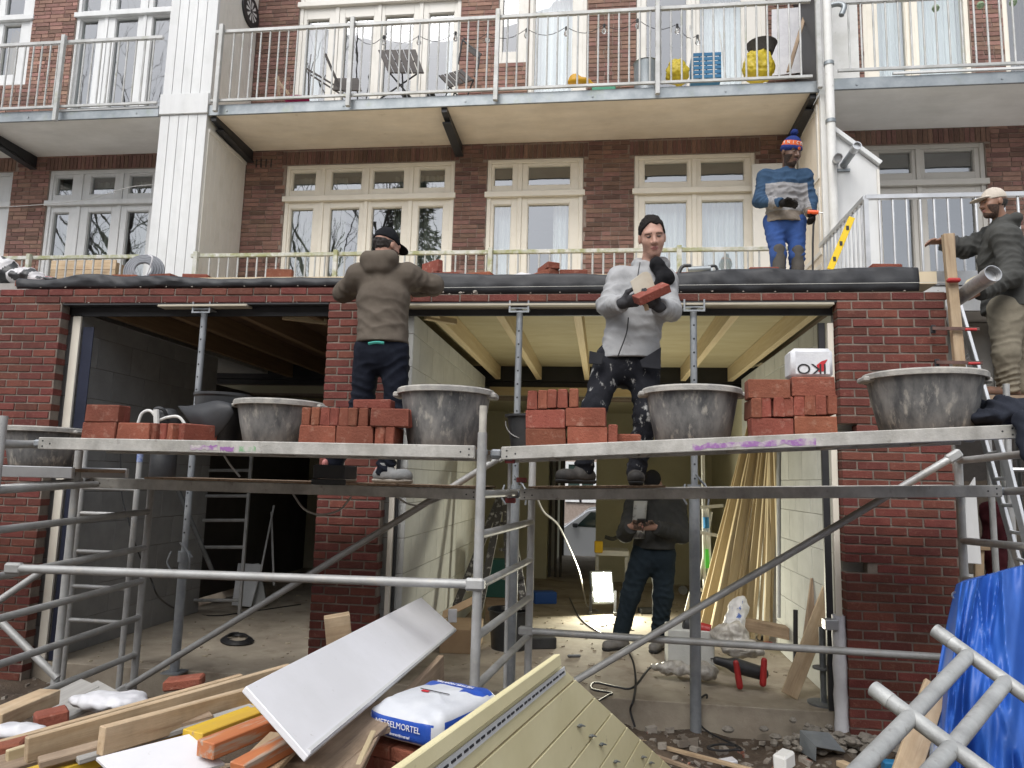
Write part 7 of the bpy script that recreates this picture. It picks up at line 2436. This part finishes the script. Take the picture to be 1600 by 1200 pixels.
text('METSELMORTEL', .026, bc_ + byA * .115 + V(0, 0, BHt * 1.075 + .004), (0, 0, ang + math.pi), M['inkw'], BG)
rl = MB().obox(bc_ - byA * .02 + V(0, 0, BHt * 1.12 + .003), bxA, byA, V(0, 0, 1), .07, .002, .001)
rl.build('blue_line', M['ink'], BG)
MB().obox(bc_ - byA * .035 - bxA * .035 + V(0, 0, BHt * 1.11 + .003), bxA, byA, V(0, 0, 1), .016, .008, .001).build('red_logo', M['inkred'], BG)
# dark bricks under the bag
zt_b = bc_.z - BHt - .004
for r_ in range(4):
    for c_ in range(4):
        for d2 in range(1):
            x, y = -.21 + c_ * .106 + (.03 if r_ % 2 else 0), -.11
            p = bc_ + bxA * x + byA * y
            o = inst('brick', bmesh_(.1, .208, .05, 'h') if r_ % 2 else bmesh_(.1, .208, .05, 'h'), (p.x, p.y, zt_b - .052 * (r_ + 1)), (0, 0, ang + RNG.normal(0, .02)))
            tag(o, '%s dark brick from the left in the %s course under the mortar bag' % (('first', 'second', 'third', 'fourth')[c_], ('top', 'second', 'third', 'lowest')[r_]), 'brick', 'bricks under the mortar bag')
            o.data.materials[0] = M['brick_stack']

MB().obox(bc_ + V(0, 0, -BHt - .22 - .17) - byA * .02, bxA, byA, V(0, 0, 1), .24, .2, .155).build('wooden_pallet', M['wood_old'], label='wooden pallet under the bricks that carry the mortar bag', cat='pallet', bev=.01)
# timber in the heap
M['wood_yel'] = mat('timber_yellow_paint', (.66, .44, .03), (.58, .36, .05), sc=4, stretch=(.7, 6, 6), rough=.6, c3=(.40, .26, .14), sc3=6, lo3=.58, hi3=.68)
M['wood_or'] = mat('timber_orange_paint', (.52, .19, .07), (.46, .15, .06), sc=4, stretch=(.7, 6, 6), rough=.7, c3=(.42, .33, .26), sc3=6, lo3=.50, hi3=.60)
M['wood_grey'] = mat('timber_grey', (.38, .37, .35), (.30, .29, .27), sc=4, stretch=(.7, 7, 7), rough=.85, bump=.2, bsc=18)
def T(label, a, ya, b, yb_, w, h, m_='wood', name='timber', up=(0, 0, 1)):
    return beam_obj(name, at(*a, ya), at(*b, yb_), w, h, M[m_], up=up, label=label, cat='timber')
T('long pale beam at the back of the heap on the left', (-40, 1185), -2.75, (378, 1066), -2.0, .028, .075)
T('long pale beam in the middle of the heap on the left', (40, 1172), -2.95, (452, 1052), -2.1, .028, .080)
T('stained pale beam in front of the other two on the left', (157, 1158), -3.05, (424, 1082), -2.4, .032, .085, 'wood')
T('thin lath under the stained beam', (60, 1192), -3.06, (330, 1118), -2.7, .06, .022, 'wood_old')
T('yellow painted board in the heap', (20, 1225), -3.1, (420, 1098), -2.45, .10, .035, 'wood_yel')
T('second yellow painted board near the white panel', (300, 1150), -2.9, (440, 1098), -2.5, .09, .03, 'wood_yel')
T('orange painted beam beside the white panel', (320, 1172), -3.0, (470, 1112), -2.6, .075, .05, 'wood_or')
T('orange painted beam at the bottom edge', (370, 1205), -3.1, (470, 1150), -2.85, .06, .045, 'wood_or')
T('short thick weathered beam at the left edge', (-15, 1128), -2.4, (78, 1088), -2.05, .10, .065, 'wood')
T('grey plank end behind the short thick beam', (60, 1110), -1.9, (142, 1070), -1.7, .20, .03, 'wood_grey')
T('grey fibre slab in the heap on the left', (60, 1125), -2.0, (172, 1075), -1.75, .30, .02, 'wood_grey')
T('weathered plank under the long beams', (-20, 1205), -2.9, (250, 1120), -2.4, .16, .025, 'wood_old')
T('brown board standing under the white panel', (622, 1128), -1.95, (690, 1052), -1.45, .03, .19, 'wood_old')
T('small timber block under the white panel', (598, 1112), -2.1, (612, 1100), -1.95, .05, .06, 'wood')
T('pale timber block behind the white panel', (508, 985), -1.35, (548, 978), -1.3, .10, .14, 'wood')
T('splintered board below the white panel', (540, 1205), -2.9, (588, 1120), -2.4, .10, .02, 'wood_old')
T('pale board below the mortar bag', (560, 1150), -2.6, (640, 1118), -2.35, .10, .02, 'wood')
T('thin pale lath left of the mortar bag', (555, 1215), -2.9, (583, 1152), -2.6, .02, .05, 'wood_y')
T('rough dark board under the white panel', (480, 1200), -2.9, (600, 1100), -2.3, .22, .02, 'wood_old')
T('thin grey lath across the yellow boards', (120, 1188), -3.02, (395, 1105), -2.6, .05, .018, 'wood_grey')
T('thin pale lath between the long beams', (10, 1182), -2.85, (330, 1082), -2.2, .022, .04, 'wood_y')
T('short pale offcut on the long beams', (215, 1122), -2.62, (262, 1105), -2.45, .07, .02, 'wood')
T('dark plank end under the stained beam', (190, 1195), -3.05, (300, 1160), -2.85, .09, .02, 'wood_old')
T('brown wedge of board at the lower end of the white panel', (388, 1215), -3.05, (452, 1150), -2.8, .14, .02, 'wood')
# splinters and slivers caught between the boards
sv = MB()
for i in range(160):
    x, y = RNG.uniform(1.3, 4.3), RNG.uniform(-2.95, -1.5)
    z = heap(x, y) + RNG.uniform(.0, .10)
    a = RNG.normal(.35, .5)
    d = V(math.cos(a), math.sin(a), RNG.normal(0, .2)).normalized()
    L_ = RNG.uniform(.05, .32)
    p = V(x, y, z)
    sv.path([p - d * L_ / 2, p + V(0, 0, RNG.normal(0, .004)), p + d * L_ / 2], .01, 4, rr=[RNG.uniform(.001, .006), RNG.uniform(.004, .011), RNG.uniform(.001, .005)])
sv.build('wood_splinters', M['wood_old'], kind='stuff', label='splinters and slivers of wood in the heap')
# white laminate sheet
ws = para((150, 1183), (296, 1146), (352, 1192), (205, 1235), 2.75)
if (ws[1] - ws[0]).cross(ws[2] - ws[0]).z < 0:
    ws = ws[::-1]
mids = [lerp(ws[0], ws[1], .5)]
MB().slab(ws, .012).build('laminate_sheet', boardm, label='white laminate scrap at the bottom left', cat='sheet', bev=.002)
soft('white_plastic', [dict(add=[('e', tuple(at(165, 1096, -2.0)), (.17, .09, .04)), ('e', tuple(at(200, 1095, -1.95)), (.10, .08, .03))], k=.04)], .012, M['foil'], amp=.010, ampsc=30, label='crumpled white plastic behind the long beams', cat='plastic')
soft('white_plastic', [dict(add=[('e', tuple(at(28, 1142, -2.5)), (.12, .06, .025))], k=.04)], .012, M['foil'], amp=.008, ampsc=30, label='white plastic scrap near the left edge', cat='plastic')
for i, (px, py, Y, sz, rz) in enumerate(((288, 1066, -1.7, (.09, .05, .025), .3), (80, 1122, -2.3, (.06, .05, .03), .8), (10, 1172, -2.7, (.06, .05, .03), .4))):
    p = at(px, py, Y)
    MB().obox(p, V(math.cos(rz), math.sin(rz), .1).normalized(), V(-math.sin(rz), math.cos(rz), 0), V(-.1, 0, 1).normalized(), *sz).build('broken_brick', M['brick_stack'], label=('broken red brick behind the long beams', 'broken red brick half under the grey slab', 'broken red brick at the left edge')[i], cat='brick', bev=.008)
# scraps on the soil in front of the slab
lab = ['thin pale lath on the soil right of the grooved panel', 'second thin lath on the soil right of the grooved panel', 'flat white scrap on the soil', 'bent sheet-metal scrap on the soil before the slab', 'white plastic profile at the bottom edge', 'pale wood splinter at the foot of the metal frame', 'small blue scrap at the foot of the metal frame']
beam_obj('lath_scrap', atz(1000, 1158, .06), at(1180, 1205, -.85), .03, .02, M['wood'], label=lab[0], cat='lath')
beam_obj('lath_scrap', atz(1020, 1180, .09), at(1120, 1215, -.95), .025, .02, M['wood_old'], label=lab[1], cat='lath')
p = atz(1137, 1190, .06)
MB().obox(p, V(.9, .3, .1).normalized(), V(-.3, .9, 0).normalized(), V(0, 0, 1), .05, .035, .012).build('scrap', M['foil'], label=lab[2], cat='scrap', bev=.006)
p = atz(1285, 1168, .08)
sc_ = MB().slab([p + V(-.12, .05, .08), p + V(-.06, -.08, .03), p + V(.12, -.05, .0), p + V(.06, .07, .07)], .004)
sc_.slab([p + V(-.12, .05, .08), p + V(-.13, .03, -.04), p + V(-.07, -.1, -.05), p + V(-.06, -.08, .03)], .004)
sc_.build('sheet_scrap', M['galv'], label=lab[3], cat='scrap')
p = at(1225, 1188, -.75)
MB().obox(p, V(.6, .7, .1).normalized(), V(-.7, .6, 0).normalized(), V(0, .2, 1).normalized(), .06, .04, .04).build('plastic_profile', M['whiteold'], label=lab[4], cat='scrap', bev=.01)
beam_obj('wood_splinter', at(1312, 1192, -.8), at(1345, 1206, -.95), .05, .03, M['wood'], label=lab[5], cat='scrap')
p = at(1396, 1199, -1.2)
MB().obox(p, V(1, 0, 0), V(0, 1, 0), V(0, 0, 1), .05, .03, .03).build('blue_scrap', blue_, label=lab[6], cat='scrap', bev=.006)
# countless crumbs of rubble on the soil
cr_ = MB()
for i in range(900):
    x, y = RNG.uniform(3.2, 7.2), RNG.uniform(-1.0, .1)
    if RNG.random() < .35:
        x = RNG.uniform(-.5, 7.2)
    s = float(np.clip(RNG.lognormal(-4.6, .6), .003, .035))
    a = RNG.uniform(0, 6.28)
    X_, Y_, Z_ = V(math.cos(a), math.sin(a), RNG.uniform(-.4, .4)).normalized(), V(-math.sin(a), math.cos(a), 0), V(0, 0, 1)
    cr_.obox((x, y, gz(x, y) + s * .3), X_, Y_, Z_, s, s * RNG.uniform(.5, .9), s * RNG.uniform(.3, .8))
cr_.build('rubble', mat('rubble_mix', (.19, .16, .13), (.32, .29, .25), sc=6, lo=.45, hi=.55, rough=.95, c3=(.30, .12, .08), sc3=5, lo3=.6, hi3=.64), kind='stuff', label='small crumbs of rubble on the soil')
mo = MB()
lumps(mo, [(6.35 + RNG.normal(0, .22), -.14 + RNG.normal(0, .1), .05 + abs(RNG.normal(0, .035))) for _ in range(160)], .026)
mo.build('mortar_spill', mat('mortar_crumbs', (.20, .18, .15), (.28, .255, .22), sc=14, rough=.95, bump=.8, bsc=30), kind='stuff', label='grey spilled mortar at the foot of the right pier')

# ================================================================== blue tarpaulin and metal frame, right foreground
P = []
tops = [(1494, 913), (1512, 908), (1532, 903), (1562, 894), (1600, 884), (1660, 872), (1740, 862), (1830, 870)]
bots = [(1450, 1225), (1480, 1235), (1515, 1245), (1560, 1250), (1620, 1255), (1690, 1260), (1770, 1265), (1850, 1270)]
NU, NV = 150, 70
TP, TY = [], np.zeros((NU + 1, NV + 1))
for i in range(NU + 1):
    u_ = i / NU * (len(tops) - 1)
    k = min(int(u_), len(tops) - 2)
    f__ = u_ - k
    tx, ty_ = lerp(tops[k][0], tops[k + 1][0], f__), lerp(tops[k][1], tops[k + 1][1], f__)
    bx_, by_ = lerp(bots[k][0], bots[k + 1][0], f__), lerp(bots[k][1], bots[k + 1][1], f__)
    row = []
    for j in range(NV + 1):
        v_ = j / NV
        px = lerp(tx, bx_, v_ ** .9) - 8 * math.sin(math.pi * v_) * (1 - i / NU)
        py = lerp(ty_, by_, v_)
        s = i / NU
        Y = -1.75 - .55 * v_ - .12 * math.sin(math.pi * min(1, s * 1.4))
        tri = lambda q: abs((q / 3.1416) % 2 - 1) * 2 - 1
        Y += (.085 * tri(s * 17 + 2.2 * v_ + .9 * math.sin(4 * v_)) + .045 * tri(s * 37 - 5 * v_ + math.sin(s * 9)) + .016 * tri(s * 83 + v_ * 11)) * (.25 + .9 * v_)
        Y += .010 * tri(v_ * 6 + s * 52 + 1.2 * math.sin(s * 9 + v_ * 3)) + .006 * tri(v_ * 9 - s * 75)
        for (c0__, m__, w__, a__) in ((.10, .22, .02, .03), (.24, -.15, .018, .035), (.33, .30, .016, .03), (.46, .1, .02, .04), (.17, .05, .012, -.02), (.40, -.2, .014, -.025)):
            Y -= a__ * max(0, 1 - abs(s - c0__ - m__ * (v_ - .2)) / (w__ * (1 + v_)))
        Y += .10 * (1 - min(1, s * 9)) 
        row.append((px, py))
        TY[i, j] = Y
    TP.append(row)
for _ in range(2):
    q_ = np.pad(TY, 1, mode='edge')
    TY = (q_[1:-1, 1:-1] * 2 + q_[:-2, 1:-1] + q_[2:, 1:-1] + q_[1:-1, :-2] + q_[1:-1, 2:]) / 6
for i in range(NU + 1):
    row = [at(*TP[i][j], TY[i, j]) for j in range(NV + 1)]
    # the cover runs on backwards over the pile
    b0 = row[0]
    hd = V(b0.x - CAM.x, b0.y - CAM.y, 0).normalized() + V(.25, 0, 0)
    P.append([b0 + hd * .5 + V(0, 0, -.9), b0 + hd * .45 + V(0, 0, -.3), b0 + hd * .3 + V(0, 0, -.03), b0 + hd * .12 + V(0, 0, .005)] + row)
tm = mat('tarp_blue', (.018, .085, .36), (.025, .11, .44), sc=3, rough=.5, bump=.10, bsc=9)
o = MB().grid(P, flip=True).build('tarpaulin', tm, label='bright blue tarpaulin draped over a pile at the right', cat='tarpaulin', smooth=True)
o.modifiers.new('thick', 'SOLIDIFY').thickness = .003
for i_, j_ in ((3, 8), (3, 22), (4, 36), (4, 50)):
    p_ = P[i_][j_]
    MB().lathe(p_ - V(.0, .006, 0), [(.010, 0), (.018, .003), (.018, -.003), (.010, 0)], 12, ax=V(.2, -1, .1)).build('eyelet', M['alu_clean'], o, smooth=True)
FR = thing('metal_frame', 'galvanised scaffold frame lying slanted in the right foreground', 'scaffold frame', at(1500, 1150, -2.7))
gm_ = mat('galv_foreground', (.44, .45, .44), (.33, .335, .33), sc=9, rough=.55, metal=.35, bump=.2, bsc=60, c3=(.22, .21, .195), sc3=16, lo3=.60, hi3=.70, ws=.18, wsc=9)
def ftube(a, b, r, name):
    MB().tube(a, b, r, 18).build(name, gm_, FR, smooth=True)
s1a, s1b = at(1478, 997, -2.30), at(1690, 1150, -2.62)
s2a, s2b = at(1384, 1090, -2.72), at(1580, 1236, -3.02)
s3a, s3b = lerp(s2a, s1a, -1.0), lerp(s2b, s1b, -1.0)
ftube(s1a, s1b, .0245, 'stile')
ftube(s2a, s2b, .0245, 'stile')
ftube(s3a, s3b, .0245, 'stile')
for (sa, sb) in ((s1a, s1b), (s2a, s2b)):
    d_ = (sb - sa).normalized()
    MB().hollow(sa - d_ * .045, sa + d_ * .02, .0262, .004, 18).build('end_socket', gm_, FR, smooth=True)
    MB().tube(sa + d_ * .045 - V(0, .0247, 0), sa + d_ * .045 - V(0, .0235, 0), .006, 8).build('pin_hole', M['blackpaint'], FR)
def onseg(a, b, px):
    "parameter on a segment at picture column px"
    lo_, hi_ = 0., 1.
    for _ in range(30):
        m__ = (lo_ + hi_) / 2
        p = lerp(a, b, m__) - CAM
        x = 800 + F_PX * p.dot(_r) / p.dot(_f)
        if x < px:
            lo_ = m__
        else:
            hi_ = m__
    return lerp(a, b, lo_)
for x1, x2 in ((1514, 1416), (1572, 1458)):
    a = onseg(s1a, s1b, x1)
    t_ = (a - s1a).length
    b = s2a + (s2b - s2a).normalized() * t_
    c = s3a + (s3b - s3a).normalized() * t_
    ftube(a, b, .0245, 'rung')
    ftube(b, c, .0245, 'rung')
T('pale plank between the pier and the blue tarpaulin', (1404, 1240), -2.35, (1462, 1072), -2.05, .09, .02, 'wood', up=(0, -1, .3))

# ================================================================== trees behind the camera, mirrored in the windows; added blockers of low sky
def bare_tree(label, x, y, h, seed):
    rg = random.Random(seed)
    t = thing('bare_tree', label, 'tree', (x, y, 0))
    tr, brn = MB(), MB()
    def grow(p, d, L, r, lev, mb):
        n = 4
        pts, rr = [p], [r]
        q = p.copy()
        dd = d.copy()
        for i in range(n):
            dd = (dd + V(rg.uniform(-.18, .18), rg.uniform(-.18, .18), rg.uniform(-.02, .14))).normalized()
            q = q + dd * (L / n)
            pts.append(q.copy())
            rr.append(r * (1 - .5 * (i + 1) / n))
        mb.path(pts, r, 6 if lev < 2 else 4, rr=rr)
        if lev >= 5:
            return
        for k in range(rg.choice((2, 3, 3)) + (1 if lev < 2 else 0)):
            i = rg.randint(1 if lev else 2, n)
            a = rg.uniform(0, 6.28)
            sp_ = rg.uniform(.5, 1.0)
            nd = (dd * .8 + V(math.cos(a) * sp_, math.sin(a) * sp_, rg.uniform(-.1, .5))).normalized()
            grow(pts[i], nd, L * rg.uniform(.55, .8), rr[i] * rg.uniform(.5, .75), lev + 1, brn)
    grow(V(x, y, 0), V(0, 0, 1), h * .36, h * .022, 0, tr)
    bk_ = mat('bark', (.055, .045, .038), (.08, .07, .06), sc=9, rough=.95)
    tr.build('trunk', bk_, t, smooth=True)
    brn.build('crown', bk_, t)
bare_tree('bare garden tree mirrored in the left upper windows', -14.5, -12.5, 22, 3)
bare_tree('bare garden tree mirrored in the middle windows', -4.6, -12.5, 21, 8)
bare_tree('bare garden tree further left behind the camera', -9.5, -15, 20, 21)
bare_tree('fourth bare tree far left behind the camera', -16.5, -16, 22, 33)

def evergreen(label, x, y, h, seed):
    rg = np.random.default_rng(seed)
    t = thing('evergreen_tree', label, 'tree', (x, y, 0))
    MB().tube((x, y, 0), (x, y, h * .9), .22, 10, r2=.05).build('trunk', mat('bark_dark', (.05, .04, .033), rough=.95), t, smooth=True)
    m_ = MB()
    for i in range(7000):
        f_ = rg.random() ** .8
        z = h * (.12 + .88 * f_)
        R_ = h * .24 * (1 - f_) ** .8 * (.75 + .25 * math.sin(z * 3 + 2 * math.sin(z))) + .15
        a = rg.uniform(0, 6.283)
        q = R_ * math.sqrt(rg.uniform(.15, 1))
        p = V(x + q * math.cos(a), y + q * math.sin(a), z - .25 * q)
        d = V(math.cos(a) + rg.normal(0, .4), math.sin(a) + rg.normal(0, .4), rg.normal(-.2, .3)).normalized()
        s_ = d.cross(V(rg.normal(), rg.normal(), rg.normal())).normalized()
        L_ = rg.uniform(.12, .3)
        m_.add([p - s_ * .05, p + d * L_, p + s_ * .05], [(0, 1, 2)])
    m_.build('crown', mat('needles_dark', (.025, .045, .022), (.05, .075, .035), sc=3, rough=.8), t)
evergreen('dark evergreen behind the camera mirrored in the middle windows', -3.2, -14.5, 15, 4)
bk2 = thing('rear_houses', 'row of brick houses at the far end of the gardens behind the camera', 'house', (0, -30, 0))  # out of view, added to cut off the low sky
MB().box(-45, 45, -36, -30, 0, 10.5).build('wall', M['oldmortar'], bk2)
MB().beam((-45, -33, 11.5), (45, -33, 11.5), 6.5, 2.2).build('roof', M['darkroom'], bk2)
for side, x in (('left', -7.5), ('right', 12.5)):  # unseen fences, added to block low sky at both sides
    MB().box(x - .05, x + .05, -28, -1.5, -.03, 1.9).build('garden_fence', M['wood_old'], label='dark wooden garden fence on the %s side of the garden' % side, cat='fence')
